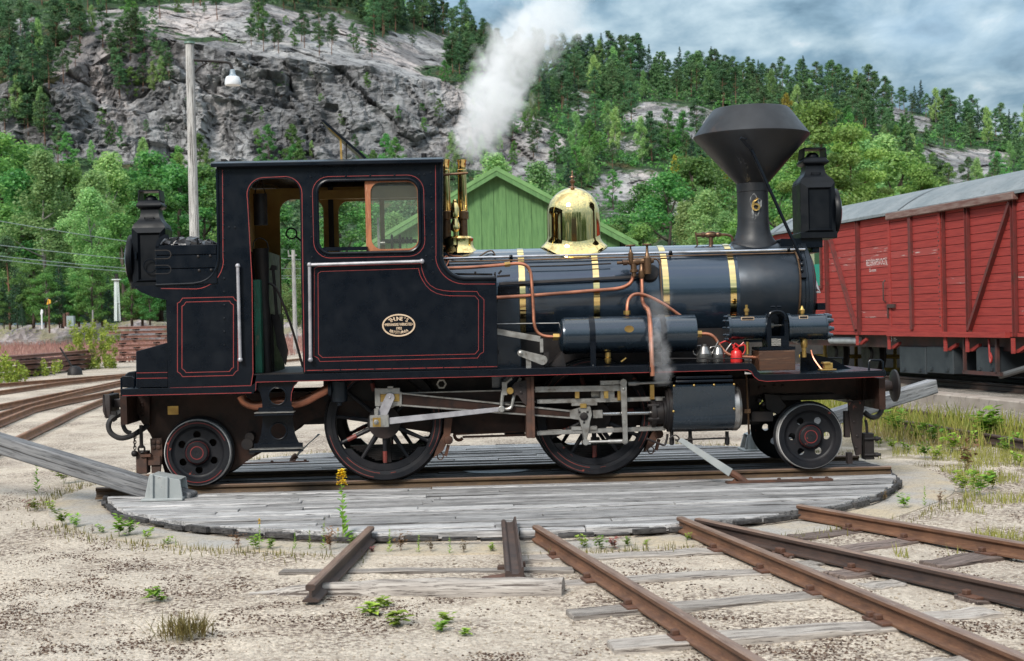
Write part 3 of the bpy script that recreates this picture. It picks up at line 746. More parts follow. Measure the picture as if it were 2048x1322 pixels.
q = MB(); r = rect(1556,478,1640,497,-0.1); q.rbox(r, -0.22, 0.22); p = S(1634,500,-0.1); q.box(p.x-0.07, p.x-0.0, -0.2, 0.2, p.z-0.03, p.z+0.05); P('lamp_bracket', q, M_BLACK, bev=0.004)

# ---- footplate (running board with its valance)
fpz = {}
def fpoly(pts, v0, v1, name, m=M_BLACK): return P(name, MB().prism(L(pts, VS), v0, v1), m, bev=0.004)
FT = [(242,778),(504,772),(511,766),(514,750),(1000,738),(1490,726)] + [(1504,727),(1509,733),(1513,741),(1520,748),(1530,749),(1770,743)]
FB = [(1771,752),(1530,763),(1515,760),(1505,752),(1500,743),(1494,740),(1000,753),(515,765),(513,780),(506,787),(243,793)]
fpoly(FT + FB, VS-0.03, VS-0.012, 'valance')
fpoly(FT + [(x, y-12) if y > 700 else (x, y) for x, y in FB], VS-0.012, -VS+0.03, 'running_board')
fpoly(FT + FB, -VS+0.03, -VS+0.048, 'valance')
q = MB(); strip(q, L([(246,791),(504,785)]), LW*0.9, VS-0.0315); strip(q, L([(512,781),(513,764),(1000,752),(1494,739.5),(1501,743),(1507,753),(1516,760),(1531,762.5),(1765,753)]), LW*0.8, VS-0.0315)
P('lining', q, M_RED, smooth=0)
for x0, x1 in ((243, 268), (1738, 1766)):
    q = MB(); dx = 0; a = S(x0, 775 if x0 < 1000 else 741, -0.95); b_ = S(x1, 775 if x0 < 1000 else 741, -0.95); h_ = 0.10
    q.tube([(a.x,-0.95,a.z-0.02),(a.x,-0.95,a.z+h_*0.85),(a.x+0.02,-0.95,a.z+h_),(b_.x-0.02,-0.95,b_.z+h_),(b_.x,-0.95,b_.z+h_*0.85),(b_.x,-0.95,b_.z-0.02)],0.010,6,sub=1); P('grab_iron', q, M_BLACK)
q = MB(); a = S(1656,722,0.1); q.tube([(a.x,0.1,a.z-0.06),(a.x,0.1,a.z+0.03),(a.x+0.15,0.1,a.z+0.03),(a.x+0.15,0.1,a.z-0.06)],0.009,6,sub=1); P('grab_iron', q, M_BLACK)
q = MB(); q.prism(L([(1600,748),(1600,703),(1660,716),(1690,732),(1718,744)], -0.5), -0.52, -0.50); P('frame_extension', q, M_BLACK)
q = MB(); q.prism(L([(243,775),(243,757),(256,744),(272,742),(272,776)], -0.6), -0.6, 0.6); P('rear_step_box', q, M_BLACK, bev=0.01)
# ---- boiler barrel, smokebox
RB = 0.5
def zb(px): return S(px, 493 - (px-1250)*0.0215, 0).z - RB
ZC = zb(1250)
def UB(px, py, off=0.0, r=RB):
    """pixel -> point on the near half of the boiler skin (pushed out by off)"""
    v = -r*0.7
    for _ in range(12):
        p = S(px, py, v); dz = max(-r, min(r, p.z-ZC)); v = 0.5*v + 0.5*(-math.sqrt(max(0.0, r*r-dz*dz)) - off)
    p = S(px, py, v); return Vector((p.x, v, p.z))
def uat(px, py=560, v=-0.35): return S(px, py, v).x
b = MB(); b.cyl((uB-0.05,0,ZC),(uat(1474),0,ZC), RB, seg=64); boiler = P('boiler', b, M_BOILER)
b = MB(); ua, ub = uat(1474), uat(1613)
b.lathe((ua,0,ZC),(1,0,0),[(RB+0.004,0),(RB+0.006,0.004),(RB+0.006,ub-ua-0.05)],64); smoke = P('smokebox', b, M_SMOKE)
b = MB(); b.lathe((ub-0.05,0,ZC),(1,0,0),[(RB+0.004,0),(RB+0.02,0.004),(RB+0.02,0.03),(RB+0.03,0.034),(RB+0.03,0.075),(RB-0.01,0.09),(RB-0.06,0.092)],64); P('front_ring', b, M_SMOKE, smoke)
b = MB(); b.lathe((ub+0.04,0,ZC),(1,0,0),[(0.46,0),(0.46,0.02),(0.40,0.05),(0.25,0.085),(0.1,0.1),(0,0.103)],40); P('smokebox_door', b, M_SMOKE, smoke)
for z in (ZC+0.04, ZC-0.2):
    pass
b = MB(); p = S(1634,582,-0.3); b.tube([S(1623,540,-0.36),S(1636,578,-0.40),S(1640,584,-0.40),S(1624,585,-0.40)],0.013,6,sub=1); P('door_dog', b, M_ALU, smoke)
b = MB(); r = rect(1632,606,1648,620,-0.4); b.rbox(r,-0.46,-0.34); r = rect(1606,609,1634,614,-0.4); b.rbox(r,-0.41,-0.38); q_ = S(1612,606,-0.4); b.cyl((q_.x,-0.4,q_.z-0.04),(q_.x,-0.4,q_.z+0.04),0.024,seg=8); P('door_handle', b, M_BLACK, smoke)
b = MB(); q1 = [UB(x,y,0.012,RB+0.02) for x,y in ((1585,497),(1594,512),(1600,540),(1601,580),(1598,620),(1592,655))]; b.tube(q1,0.010,6); P('ring_pipe', b, M_BRONZE, smoke)
for i, (px, tp) in enumerate(((1043,0),(1190,0),(1328,0),(1461,0))):
    b = MB(); u = uat(px, 560); b.lathe((u-0.031,0,ZC),(1,0,0),[(RB+0.001,0),(RB+0.006,0.001),(RB+0.006,0.061),(RB+0.001,0.062)],64,caps=False); P('boiler_band', b, M_BRASS, boiler)
# dome with its spherical top and flared foot
pd_ = S(1148, 500, 0); kd = ppm(0); zt = S(1148, 375, 0).z; rd = 53.5/kd
dome = MB(); prof = []
zsk = ZC + math.sqrt(RB*RB - 0.0)                     # boiler crown
zfoot = S(1148, 497, -0.2).z
hcyl = zt - rd*1.02 - zsk
dome.lathe((pd_.x,0,zsk), (0,0,1), [(rd*0.985,-0.20),(rd*0.995,0.02),(rd,hcyl*0.6),(rd*0.995,hcyl)] + [(rd*0.995*math.cos(t), hcyl+rd*1.02*math.sin(t)) for t in [i*PI/2/14 for i in range(1,14)]] + [(0.0, zt-zsk)], 64)
sk = []                                            # saddle flare following the barrel
nseg = 64; vs = []; rings = ((1.0,0.12),(1.012,0.09),(1.05,0.062),(1.12,0.04),(1.20,0.022),(1.255,0.010),(1.26,0.0))
for f, off in rings:
    for k in range(nseg):
        t = 2*PI*k/nseg; x, y = rd*f*math.cos(t), rd*f*math.sin(t)
        vs.append((pd_.x+x, y, ZC + math.sqrt(max(0.01,(RB+0.004)**2-y*y)) + off))
dome.add(vs, [(i*nseg+(k+1)%nseg, i*nseg+k, (i+1)*nseg+k, (i+1)*nseg+(k+1)%nseg) for i in range(len(rings)-1) for k in range(nseg)])
dm = P('steam_dome', dome, M_BRASS, smooth=60)
f = MB(); f.lathe((pd_.x,0,zt-0.004),(0,0,1),[(0.05,0),(0.045,0.01),(0.018,0.02),(0.018,0.045),(0.028,0.055),(0.030,0.07),(0.018,0.082),(0.014,0.1),(0.034,0.105),(0.030,0.118),(0.012,0.124),(0.008,0.15),(0.013,0.156),(0.007,0.17),(0,0.185)],14); P('finial', f, M_BRONZE, dm)
# chimney with spark arrester
pch = S(1506, 430, 0); kc = ppm(0)
def ch(px_r, py): return (px_r/kc, S(1506, py, 0).z)
c = MB(); zz = lambda y: S(1506, y, 0).z
prof = [(31,492),(31,448),(31,370)]
c.lathe((pch.x,0,0),(0,0,1),[(31.5/kc,zz(494)-0.25),(31.5/kc,zz(446)),(31/kc,zz(444)),(31/kc,zz(385)),(32/kc,zz(384)),(32/kc,zz(368)),(30.5/kc,zz(366))],48); chim = P('chimney', c, M_CHIM)
c = MB(); vs = []; rings = ((1.0,0.27),(1.03,0.18),(1.10,0.11),(1.22,0.06),(1.38,0.025),(1.50,0.010),(1.52,0.0)); r0 = 31/kc
for f_, off in rings:
    for k in range(48):
        t = 2*PI*k/48; x, y = r0*f_*math.cos(t), r0*f_*math.sin(t); vs.append((pch.x+x, y, ZC+math.sqrt(max(0.02,(RB+0.006)**2-y*y))+off))
c.add(vs, [(i*48+(k+1)%48, i*48+k, (i+1)*48+k, (i+1)*48+(k+1)%48) for i in range(len(rings)-1) for k in range(48)])
P('chimney_foot', c, M_CHIM, chim, smooth=60)
c = MB(); c.lathe((pch.x,0,0),(0,0,1),[(31/kc,zz(368)),(115/kc,zz(275)),(116/kc,zz(272)),(77/kc,zz(220)),(74/kc,zz(218)),(64/kc,zz(217.0)),(20/kc,zz(216))],64); sp = P('spark_arrester', c, M_CHIM, chim, smooth=25)
c = MB()
for dx in (-8,0,8): p = S(1522+dx,209,0.1); c.cyl((p.x,0.1,p.z-0.05),(p.x,0.1,p.z+0.012),0.018,seg=6)
p = S(1522,211,0.1); c.box(p.x-0.06,p.x+0.06,0.05,0.15,p.z-0.02,p.z-0.004); P('lid_bolts', c, M_DARK, sp)
def conev(px, py):                               # near surface of the lower cone
    f_ = (py-275.0)/(368-275.0); return -(115+(31-115)*f_)/kc
c = MB(); a = S(1481,276,conev(1481,279)-0.01); m1 = S(1503,300,conev(1503,300)-0.03); e_ = UB(1604,520,0.05,RB+0.02)
c.cyl(a, S(1493,279,conev(1493,282)-0.0), 0.012, seg=6); c.cyl(m1, e_, 0.0165, seg=10); c.bar(a, m1, 0.035, 0.014, up=(0,1,0)); P('brace_rod', c, M_BLACK, chim)
c = MB(); q1 = UB(1603,516,0.02,RB+0.03); q2 = UB(1608,556,0.02,RB+0.03); c.bar(q1,q2,0.05,0.03,up=(0,1,0))
for y in (529,541): q3 = UB(1604,y,0.03,RB+0.03); c.lathe(q3,(0,-1,0.2),[(0.018,0),(0.016,0.018),(0.006,0.024)],8)
P('brace_lug', c, M_BLACK, smoke)
c = MB(); vs, fs_ = text_mesh('6', 0.195); p = S(1511,410,-31/kc); R_ = 31/kc; q = []
for lay in (0.022, 0.002):
    for w_ in vs:
        x = w_.x*1.0; a_ = (x + p.x-pch.x)/R_; q.append((pch.x+(R_+lay)*math.sin(a_), -(R_+lay)*math.cos(a_), p.z+w_.y))
nn = len(vs); bm_ = bmesh.new()
me = bpy.data.meshes.new('digit_tmp'); me.from_pydata([v_.to_tuple() for v_ in vs], [], fs_)
bm_.from_mesh(me); bd_edges = [(e_.verts[0].index, e_.verts[1].index) for e_ in bm_.edges if len(e_.link_faces) == 1]; bm_.free(); bpy.data.meshes.remove(me)
c.add(q, list(fs_) + [(a_, b_, b_+nn, a_+nn) for a_, b_ in bd_edges]); P('number', c, M_BRASSD, chim, smooth=0)
c = MB(); pts = [];
for i in range(18):
    t = 2*PI*i/18; rr = 1+0.22*math.sin(3*t+1)+0.15*math.sin(5*t); x = 0.062*rr*math.cos(t)*0.9; z = 0.125*rr*math.sin(t)
    a_ = (x+p.x-pch.x)/R_; pts.append((pch.x+(R_+0.0012)*math.sin(a_), -(R_+0.0012)*math.cos(a_), p.z+z-0.01))
c.add(pts, [tuple(range(18))]); P('polish_stain', c, mat('polish_stain', (0.022,0.023,0.026), (0.26,0.27,0.27), 16, 0.42, 0.66, 0.55), chim, smooth=0)
# twin safety valve columns
for i, x in enumerate((894, 927)):
    s = MB(); p0 = S(x,488,0.0); kz = lambda y: S(x,y,0.0).z; vv = 0.0
    s.lathe((p0.x,vv,0),(0,0,1),[(0.045,kz(505)),(0.045,kz(440)),(0.058,kz(438)),(0.058,kz(424)),(0.046,kz(422))],18); col_ = P('valve_column', s, M_BRONZE)
    s = MB(); s.lathe((p0.x,vv,0),(0,0,1),[(0.046,kz(424)),(0.049,kz(420)),(0.044,kz(345)),(0.048,kz(344)),(0.048,kz(340)),(0.042,kz(339)),(0.042,kz(324)),(0.049,kz(322)),(0.049,kz(319)),(0.036,kz(319)),(0.036,kz(330))],20,caps=False); P('brass_tube', s, M_BRASS, col_)
s = MB(); a, b_ = S(880,350,-0.05), S(936,346,-0.05); s.cyl((a.x,-0.055,a.z),(b_.x,-0.055,b_.z),0.012,seg=8); P('column_stay', s, M_BRONZE)
s = MB(); p0 = S(911,470,-0.12); kz = lambda y: S(911,y,-0.12).z
s.lathe((p0.x,-0.12,0),(0,0,1),[(0.028,kz(490)),(0.034,kz(474)),(0.022,kz(472)),(0.022,kz(464)),(0.045,kz(460)),(0.048,kz(450)),(0.03,kz(440)),(0.03,kz(436)),(0.043,kz(434)),(0.043,kz(418)),(0.032,kz(408)),(0.014,kz(404)),(0.022,kz(402)),(0.012,kz(399))],18); P('whistle', s, M_BRASS)
s = MB(); p0 = S(918,492,-0.15); kz = lambda y: S(918,y,-0.15).z
s.lathe((p0.x,-0.02,0),(0,0,1),[(0.205,kz(506)),(0.185,kz(500)),(0.155,kz(495)),(0.145,kz(488)),(0.148,kz(476)),(0.13,kz(472)),(0.0,kz(471))],36); P('valve_base', s, M_BRASS)

# ---- rails, rods and pipes along the barrel
def BP(pts, r, name, m, off=0.03, sub=5, parent=None, seg=8):
    q = MB(); q.tube([UB(x, y, off) for x, y in pts], r, seg, sub=sub); return P(name, q, m, parent)
hz = BP([(878,517.5),(1000,514),(1300,506),(1610,498.5)], 0.0125, 'boiler_handrail', M_POL, 0.075, 1)
for x, y in ((1022,513.5),(1341,505),(1577,499)):
    q = MB(); a, b_ = UB(x,y,0.075), UB(x,y+4,0.0); q.cyl(a,b_,0.010,seg=8); q.sphere(a,0.022,8,6); q.box(b_.x-0.02,b_.x+0.02,b_.y-0.02,b_.y+0.02,b_.z-0.03,b_.z+0.01); P('rail_knob', q, M_BLACK, hz)
BP([(885,524),(1000,521),(1300,513),(1600,505)], 0.007, 'sander_rod', M_BRONZE, 0.03, 1)
BP([(1055,533),(1140,531),(1222,527)], 0.008, 'valve_spindle', M_DARK, 0.06, 1)
q = MB(); a, b_ = UB(998,568,0.05), UB(1284,553,0.05); q.bar(a,b_,0.03,0.012,up=(0,-1,0.6)); P('reach_rod', q, M_DARK)
BP([(988,648),(1060,647),(1135,646)], 0.006, 'thin_rod', M_STEEL, 0.25, 1)
q = MB(); pts = [S(878,537,-0.9),S(940,535,-0.82),S(1008,529.5,-0.72),S(1035,527,-0.7),S(1052,531,-0.7),S(1061,545,-0.7),S(1064,575,-0.72),S(1067,625,-0.74),S(1068,645,-0.75),S(1074,663,-0.75),S(1088,672,-0.75),S(1112,674,-0.75)]
q.tube(pts,0.0165,10); pp = P('copper_pipe', q, M_COPPER)
q = MB(); a, b_ = S(1009,529.5,-0.715), S(1020,528,-0.71); q.cyl(a,b_,0.028,seg=6); a, b_ = S(1106,674,-0.75), S(1117,674,-0.75); q.cyl(a,b_,0.036,seg=6); P('union_nut', q, M_BRASSD, pp)
q = MB(); pts = [S(993,595,-0.75),S(1070,590.5,-0.68),S(1190,581,-0.60),S(1235,577,-0.57),S(1255,570,-0.56),S(1264,560,-0.55),S(1267,545,-0.55)]; q.tube(pts,0.0175,10); P('copper_pipe', q, M_COPPER)
q = MB(); pts = [S(1283,545,-0.56),S(1284,575,-0.60),S(1285,602,-0.68),S(1291,614,-0.80),S(1297,622,-0.92),S(1300,645,-1.0),S(1303,700,-1.17),S(1305,752,-1.19)]; q.tube(pts,[0.019]*12+[0.0225]*17,10); pp = P('drain_pipe', q, M_COPPER)
q = MB(); a = S(1304,738,-1.18); q.lathe((a.x,-1.18,a.z-0.03),(0,0,1),[(0.03,0),(0.03,0.05)],12); P('pipe_clip', q, M_DARK, pp)
q = MB(); pts = [S(1254,632,-0.75),S(1254,616,-0.74),S(1257,600,-0.71),S(1266,590,-0.68),S(1280,588,-0.67),S(1300,594,-0.66),S(1330,610,-0.64),S(1361,632,-0.62)]; q.tube(pts,0.0165,10); pp = P('copper_pipe', q, M_COPPER)
q = MB(); a = S(1254,625,-0.75); q.cyl((a.x,-0.75,a.z-0.02),(a.x,-0.75,a.z+0.018),0.034,seg=6); P('union_nut', q, M_BRASSD, pp)
q = MB(); pts = [S(1394,668,-0.75),S(1416,668,-0.75),S(1430,676,-0.76),S(1441,693,-0.78),S(1453,706,-0.8),S(1470,712,-0.8),S(1512,715,-0.78)]; q.tube(pts,0.0175,10); pp = P('copper_pipe', q, M_COPPER)
q = MB(); a, b_ = S(1393,668,-0.75), S(1403,668,-0.75); q.cyl(a,b_,0.036,seg=6); P('union_nut', q, M_BRASSD, pp)
BP([(1270,517),(1288,524),(1321,520),(1321,545),(1324,592),(1325,600)][2:], 0.009, 'small_pipe', M_BRONZE, 0.05)
q = MB(); pts = [UB(1300,517,0.1),UB(1314,519,0.09),UB(1320,530,0.06)]; q.tube(pts,0.009,6); P('small_pipe', q, M_BRONZE)
for k, pts in enumerate((((880,505),(884,490),(893,500),(900,510),(925,514)), ((880,528),(892,512),(897,522),(888,540)), ((960,512),(975,503),(985,502),(990,510)), ((884,540),(890,520),(882,508)))):
    q = MB(); q.tube([UB(x,y,0.05) for x,y in pts],0.008,6); P('small_pipe', q, M_COPPER if k in (0,1,3) else M_BRONZE)
# clack valve group
cv = MB(); vv = -0.58
a, b_ = S(1234,526,vv), S(1308,521,vv); cv.lathe(a, b_-a, [(0.016,0),(0.016,0.05),(0.028,0.055),(0.028,0.1),(0.02,0.105),(0.032,0.13),(0.038,0.2),(0.03,0.22),(0.036,0.25),(0.036,0.32),(0.02,0.36)],12)
for x, y0, y1, r_ in ((1262,524,492,0.022),(1295,548,490,0.033)):
    a, b_ = S(x,y0,vv-0.02), S(x-1,y1,vv-0.02); h_ = (b_-a).length; cv.lathe(a, b_-a, [(r_,0),(r_*1.15,h_*0.15),(r_*1.15,h_*0.55),(r_*0.7,h_*0.62),(r_*0.4,h_*0.8),(r_*0.35,h_)],12); cv.lathe(b_, b_-a, [(0.045,-0.005),(0.05,0.004),(0.045,0.012)],14)
a, b_ = S(1267,528,vv), S(1268,550,vv); cv.lathe(a, b_-a, [(0.03,0),(0.03,0.05),(0.038,0.055),(0.038,0.08),(0.022,0.085),(0.022,0.12)],10)
a, b_ = S(1283,528,vv), S(1283,556,vv); cv.lathe(a, b_-a, [(0.02,0),(0.024,0.06),(0.032,0.07),(0.032,0.12),(0.022,0.14)],10)
P('feed_valve', cv, M_BRONZE)
q = MB(); p = UB(1299,548,0.0); q.lathe(p,(0,-1,0.35),[(0.085,-0.05),(0.085,0.05),(0.07,0.06)],20); P('valve_pad', q, M_DARK)
tv = MB(); a, b_ = S(1393,470,0.0), S(1441,469,0.0); tv.lathe(a,b_-a,[(0.02,0),(0.02,0.05),(0.03,0.055),(0.03,0.08),(0.02,0.085),(0.028,0.1),(0.034,0.13),(0.034,0.18),(0.02,0.2),(0.028,0.22),(0.02,0.25)],12)
tv.tube([b_,S(1455,470,0.0),S(1464,475,0.0),S(1466,492,0.0)],0.014,8); a = S(1395,478,0.0); tv.bar((a.x,0,a.z-0.06),(a.x-0.02,0,a.z+0.07),0.014,0.02,up=(0,1,0)); a = S(1422,488,0.0); tv.cyl((a.x,0,a.z-0.06),(a.x,0,a.z+0.08),0.022,seg=8); P('top_valve', tv, M_BRONZE)
q = MB(); a = S(1000,540,-0.62); 
for p0, p1 in (((994,553),(1020,551)), ((997,548),(1003,541)), ((892,548),(985,549)), ((950,549),(951,543))): q.bar(S(*p0,-0.7), S(*p1,-0.7), 0.02, 0.02)
P('tank_filler_gear', q, M_DARK)
q = MB(); r = rect(996,572,1040,588,-0.6); q.rbox(r,-0.56,-0.5)
for x in (1000,1018,1036):
    for y in (575,586): p = S(x,y,-0.56); bolt(q,p.x,p.z,-0.56,0.009,0.008)
P('inspection_cover', q, M_BLACK)

# ---- air reservoir
rs = MB(); a, b_ = S(1128,672,-0.75), S(1389,667,-0.75); Rr = 37.0/ppm(-0.75); ln_ = (b_-a).length
rs.lathe(a, (1,0,0), [(0.0,-0.06),(Rr*0.4,-0.056),(Rr*0.75,-0.042),(Rr*0.93,-0.018),(Rr*0.95,0.0),(Rr,0.001),(Rr,ln_-0.002),(Rr*0.96,ln_),(Rr*0.95,ln_+0.004),(Rr*0.93,ln_-0.03),(0,ln_-0.03)], 40)
res = P('air_reservoir', rs, M_CYL)
for x in (1182, 1323):
    q = MB(); p = S(x,670,-0.75); q.lathe((p.x-0.028,-0.75,a.z),(1,0,0),[(Rr+0.001,0),(Rr+0.007,0.001),(Rr+0.007,0.055),(Rr+0.001,0.056)],32,caps=False); fz = S(x,738,-0.75).z
    q.box(p.x-0.026,p.x+0.026,-0.93,-0.90,fz-0.02,a.z-Rr*0.3); bolt(q,p.x,fz+0.035,-0.93,0.014,0.014); P('strap', q, M_BLACK, res)
q = MB(); p = S(1259,658,-0.95); dz = p.z-a.z; yv = -0.75-math.sqrt(max(0,Rr*Rr-dz*dz))-0.002; q.prism([(p.x+0.045*math.cos(2*PI*i/24), p.z+0.033*math.sin(2*PI*i/24)) for i in range(24)], yv-0.006, yv+0.02); P('brass_oval', q, M_BRASSD, res)
q = MB(); p = S(1216,716,-0.8); q.lathe((p.x,-0.8,p.z-0.035),(0,0,1),[(0.018,-0.02),(0.03,0),(0.034,0.03),(0.022,0.04),(0.028,0.045),(0.028,0.09)],10); p = S(1246,719,-0.9); q.bar((p.x-0.02,-0.9,p.z-0.02),(p.x+0.03,-0.9,p.z+0.015),0.012,0.012); P('drain_cock', q, M_BRASSD, res)

# ---- steam pump on its wooden block
pm = MB(); va = -0.78
p0, p1 = S(1453,656,va), S(1537,654,va); R_ = 24.0/ppm(va); l_ = (p1-p0).length
pm.lathe(p0,(1,0,0),[(0,0),(R_*0.6,0),(R_*1.16,0.004),(R_*1.16,0.028),(R_,0.03),(R_,l_-0.03),(R_*1.12,l_-0.028),(R_*1.12,l_),(R_*0.5,l_+0.002)],28)
for k in range(10):
    t = 2*PI*k/10; q_ = p0+Vector((0.0,R_*1.0*math.cos(t),R_*1.0*math.sin(t))); pm.lathe(q_,(-1,0,0),[(0.014,-0.03),(0.013,0.012),(0.005,0.02)],6)
pump = P('steam_pump', pm, M_CYL)
q = MB(); a, b_ = S(1573,655,va), S(1650,653,va); R2 = 26.0/ppm(va); l2 = (b_-a).length
q.lathe(a,(1,0,0),[(R2*0.5,-0.002),(R2*1.12,0),(R2*1.12,0.026),(R2,0.028),(R2,l2-0.012),(R2*1.04,l2-0.01),(R2*1.04,l2),(R2*0.4,l2+0.01)],28)
for k in range(8):
    t = 2*PI*k/8+0.2; q_ = b_+Vector((0,R2*0.82*math.cos(t),R2*0.82*math.sin(t))); q.lathe(q_,(1,0,0),[(0.026,-0.01),(0.026,0.03),(0.018,0.045),(0.018,0.06)],8)
P('air_cylinder', q, M_CYL, pump)
q = MB(); fr = L([(1534,700),(1531,660),(1533,634),(1540,624),(1552,621),(1565,623),(1572,631),(1575,660),(1576,700)], va-0.1); fi = L([(1541,672),(1540,636),(1546,629),(1560,628),(1566,634),(1567,672)], va-0.1)
q.prism(fr, va-0.15, va+0.1, [fi]); q.tube([S(1537,634,va-0.16)]+[S(x,y,va-0.16) for x,y in ((1541,626),(1552,622),(1564,624),(1570,631))]+[S(1571,640,va-0.16)],0.012,6); r = rect(1517,694,1591,700,va-0.16); q.rbox(r,va-0.17,va+0.17); a = S(1552,616,va); q.cyl((a.x,va,a.z-0.02),(a.x,va,a.z+0.02),0.012,seg=8); q.cyl((a.x-0.05,va,a.z+0.012),(a.x+0.05,va,a.z+0.012),0.01,seg=6); P('pump_frame', q, M_BLACK, pump)
q = MB(); q.cyl(S(1538,651,va),S(1574,650,va),0.012,seg=10)
for x in (1543,1568): a = S(x,651,va); q.cyl((a.x-0.018,va,a.z),(a.x+0.018,va,a.z),0.03,seg=8)
P('pump_rod', q, M_STEEL, pump)
plm, t_, b__ = new_mat('pump_plate')
vv_ = coords(t_); br = N(t_, 'ShaderNodeTexWave', {'Vector': vv_, 'Scale': 26.0, 'Distortion': 6.0, 'Detail': 3.0}, wave_type='BANDS', bands_direction='Z')
setp(b__, col=ramp(t_, br.outputs['Fac'], [(0.45,(0.03,0.03,0.035)),(0.62,(0.42,0.40,0.36))]), rough=0.4, metal=0.5)
q = MB(); r = rect(1543,677,1562,692,va-0.16); q.rbox(r, va-0.158, va-0.148); P('data_plate', q, plm, pump)
for (x, y, w_, txt) in ((1497,637,26,'OM PUMPE'),(1609,634.5,18,'LUFT')):
    r = rect(x-w_/2,y-3.2,x+w_/2,y+3.2,va-0.13); q = MB(); dz = (r[2]+r[3])/2-p0.z; yv = va-math.sqrt(max(0.0,(R_*1.06)**2-dz*dz))-0.004; q.rbox(r, yv-0.004, yv+0.03)
    pl_ = P('label_plate', q, M_CREAM, pump)
    q = MB(); r2 = (r[0]+0.006,r[1]-0.006,r[2]+0.005,r[3]-0.005); q.rbox(r2, yv-0.006, yv-0.003); P('label_field', q, M_DARK, pump)
q = MB(); a = S(1493,620,va); q.lathe((a.x,va,a.z-0.05),(0,0,1),[(0.018,0),(0.018,0.03),(0.026,0.035),(0.026,0.06),(0.014,0.065),(0.014,0.1)],10); P('lubricator', q, M_BRASSD, pump)
q = MB(); a = S(1604,622,va); q.lathe((a.x,va,a.z-0.04),(0,0,1),[(0.016,0),(0.026,0.03),(0.028,0.05),(0.014,0.07),(0.01,0.09)],10); P('lubricator', q, M_BRASSD, pump)
q = MB(); a = S(1608,686,va); q.lathe((a.x,va,a.z-0.045),(0,0,1),[(0.028,0),(0.034,0.02),(0.034,0.07),(0.024,0.1)],10); a = S(1608,702,va); q.cyl((a.x,va,a.z-0.06),(a.x,va,a.z+0.06),0.022,seg=10); a = S(1495,696,va); q.cyl((a.x,va,a.z-0.06),(a.x,va,a.z+0.06),0.017,seg=8); P('pump_union', q, M_BRASSD, pump)
q = MB(); q.tube([S(1622,700,va-0.02),S(1627,716,va-0.04),(S(1640,735,va-0.1)),S(1646,740,va-0.12)],0.008,6); P('copper_pipe', q, M_COPPER)
q = MB(); r = rect(1518,701,1591,741,-0.96); q.rbox(r, -0.96, -0.6); P('wooden_block', q, M_OAK, bev=0.004)
q = MB(); r = rect(1649,726,1666,738,-1.0); q.rbox(r, -1.0, -0.93); r = rect(1646,724,1660,728,-1.0); q.rbox(r, -1.02, -0.92); r = rect(1640,738,1672,741,-1.0); q.rbox(r,-1.03,-0.9); P('brass_lubricator', q, M_BRASSD, bev=0.003)
q = MB(); a, b_ = S(1330,717,-1.05), S(1500,717,-1.05); q.cyl((a.x,-1.05,a.z),(b_.x,-1.05,b_.z),0.006,seg=6)
for x in (1332,1415,1498): c_ = S(x,717,-1.05); q.cyl((c_.x,-1.05,c_.z),(c_.x,-1.05,c_.z-0.06),0.006,seg=6)
P('tray_rail', q, M_DARK)
# reversing gear above the running board
q = MB(); a, b_ = S(994,663,-0.95), S(1080,678,-0.95); q.bar(a,b_,0.055,0.02,up=(0,1,0)); P('reversing_rod', q, M_STEEL)
q = MB()
def plateshape(mb, p0, p1, r0, r1, v, th, m=0):
    """rounded link plate between two pins in the (u,z) plane"""
    a = Vector((p0[0], p0[1])); b = Vector((p1[0], p1[1])); d = (b-a).normalized(); n = Vector((-d.y, d.x)); pts = []
    a0 = math.atan2(n.y, n.x)
    for i in range(9): t = a0 + PI*i/8; pts.append((a.x+r0*math.cos(t), a.y+r0*math.sin(t)))
    for i in range(9): t = a0 + PI + PI*i/8; pts.append((b.x+r1*math.cos(t), b.y+r1*math.sin(t)))
    mb.prism(pts, v, v+th, m=m)
a, b_ = S(1041,706,-1.0), S(1085,720,-1.0); plateshape(q,(a.x,a.z),(b_.x,b_.z),0.03,0.045,-1.03,0.04); r = rect(1052,708,1062,736,-1.0); q.rbox(r,-1.0,-0.97); c_ = S(1083,690,-0.95); q.bar((c_.x,-0.95,c_.z-0.07),(c_.x,-0.95,c_.z+0.06),0.03,0.03,up=(0,1,0)); q.lathe((a.x,-1.03,a.z),(0,-1,0),[(0.018,0),(0.018,0.02),(0.01,0.024)],8); P('reversing_crank', q, M_STEEL)
q = MB(); r = rect(1086,704,1096,732,-0.85); q.rbox(r,-0.98,-0.7); q.prism(L([(1098,733),(1125,703),(1132,733)],-0.9),-0.92,-0.6); P('crank_bracket', q, M_DARK)
# ---- frames
VF = -0.50
fr = MB(); f1 = L([(246,793),(650,783),(652,832),(628,838),(602,848),(580,870),(545,893),(505,915),(470,938),(452,947),(330,947),(318,905),(300,868),(276,834),(254,812)], VF)
fr.prism(f1, VF, VF+0.025); P('frame_plate', fr, M_FRAME)
fr = MB(); fr.prism(f1, -VF-0.025, -VF); P('frame_plate', fr, M_FRAME)
f2 = L([(650,783),(1060,770),(1340,762),(1500,757),(1500,840),(1340,848),(1060,862),(880,868),(650,832)], VF)
fr = MB(); fr.prism(f2, VF+0.01, VF+0.035); P('frame_plate', fr, M_FRAME)
fr = MB(); fr.prism(f2, -VF-0.035, -VF-0.01); P('frame_plate', fr, M_FRAME)
f3 = L([(1498,757),(1760,748),(1752,795),(1735,799),(1720,800),(1706,801),(1680,790),(1660,784),(1560,786),(1530,787),(1500,792)], VF)
fr = MB(); fr.prism(f3, VF, VF+0.025)
for x, y in ((1519,775),(1530,774),(1549,772),(1566,771),(1696,797),(1712,796),(1728,795),(1728,778)): p = S(x,y,VF); bolt(fr,p.x,p.z,VF,0.016,0.014,8)
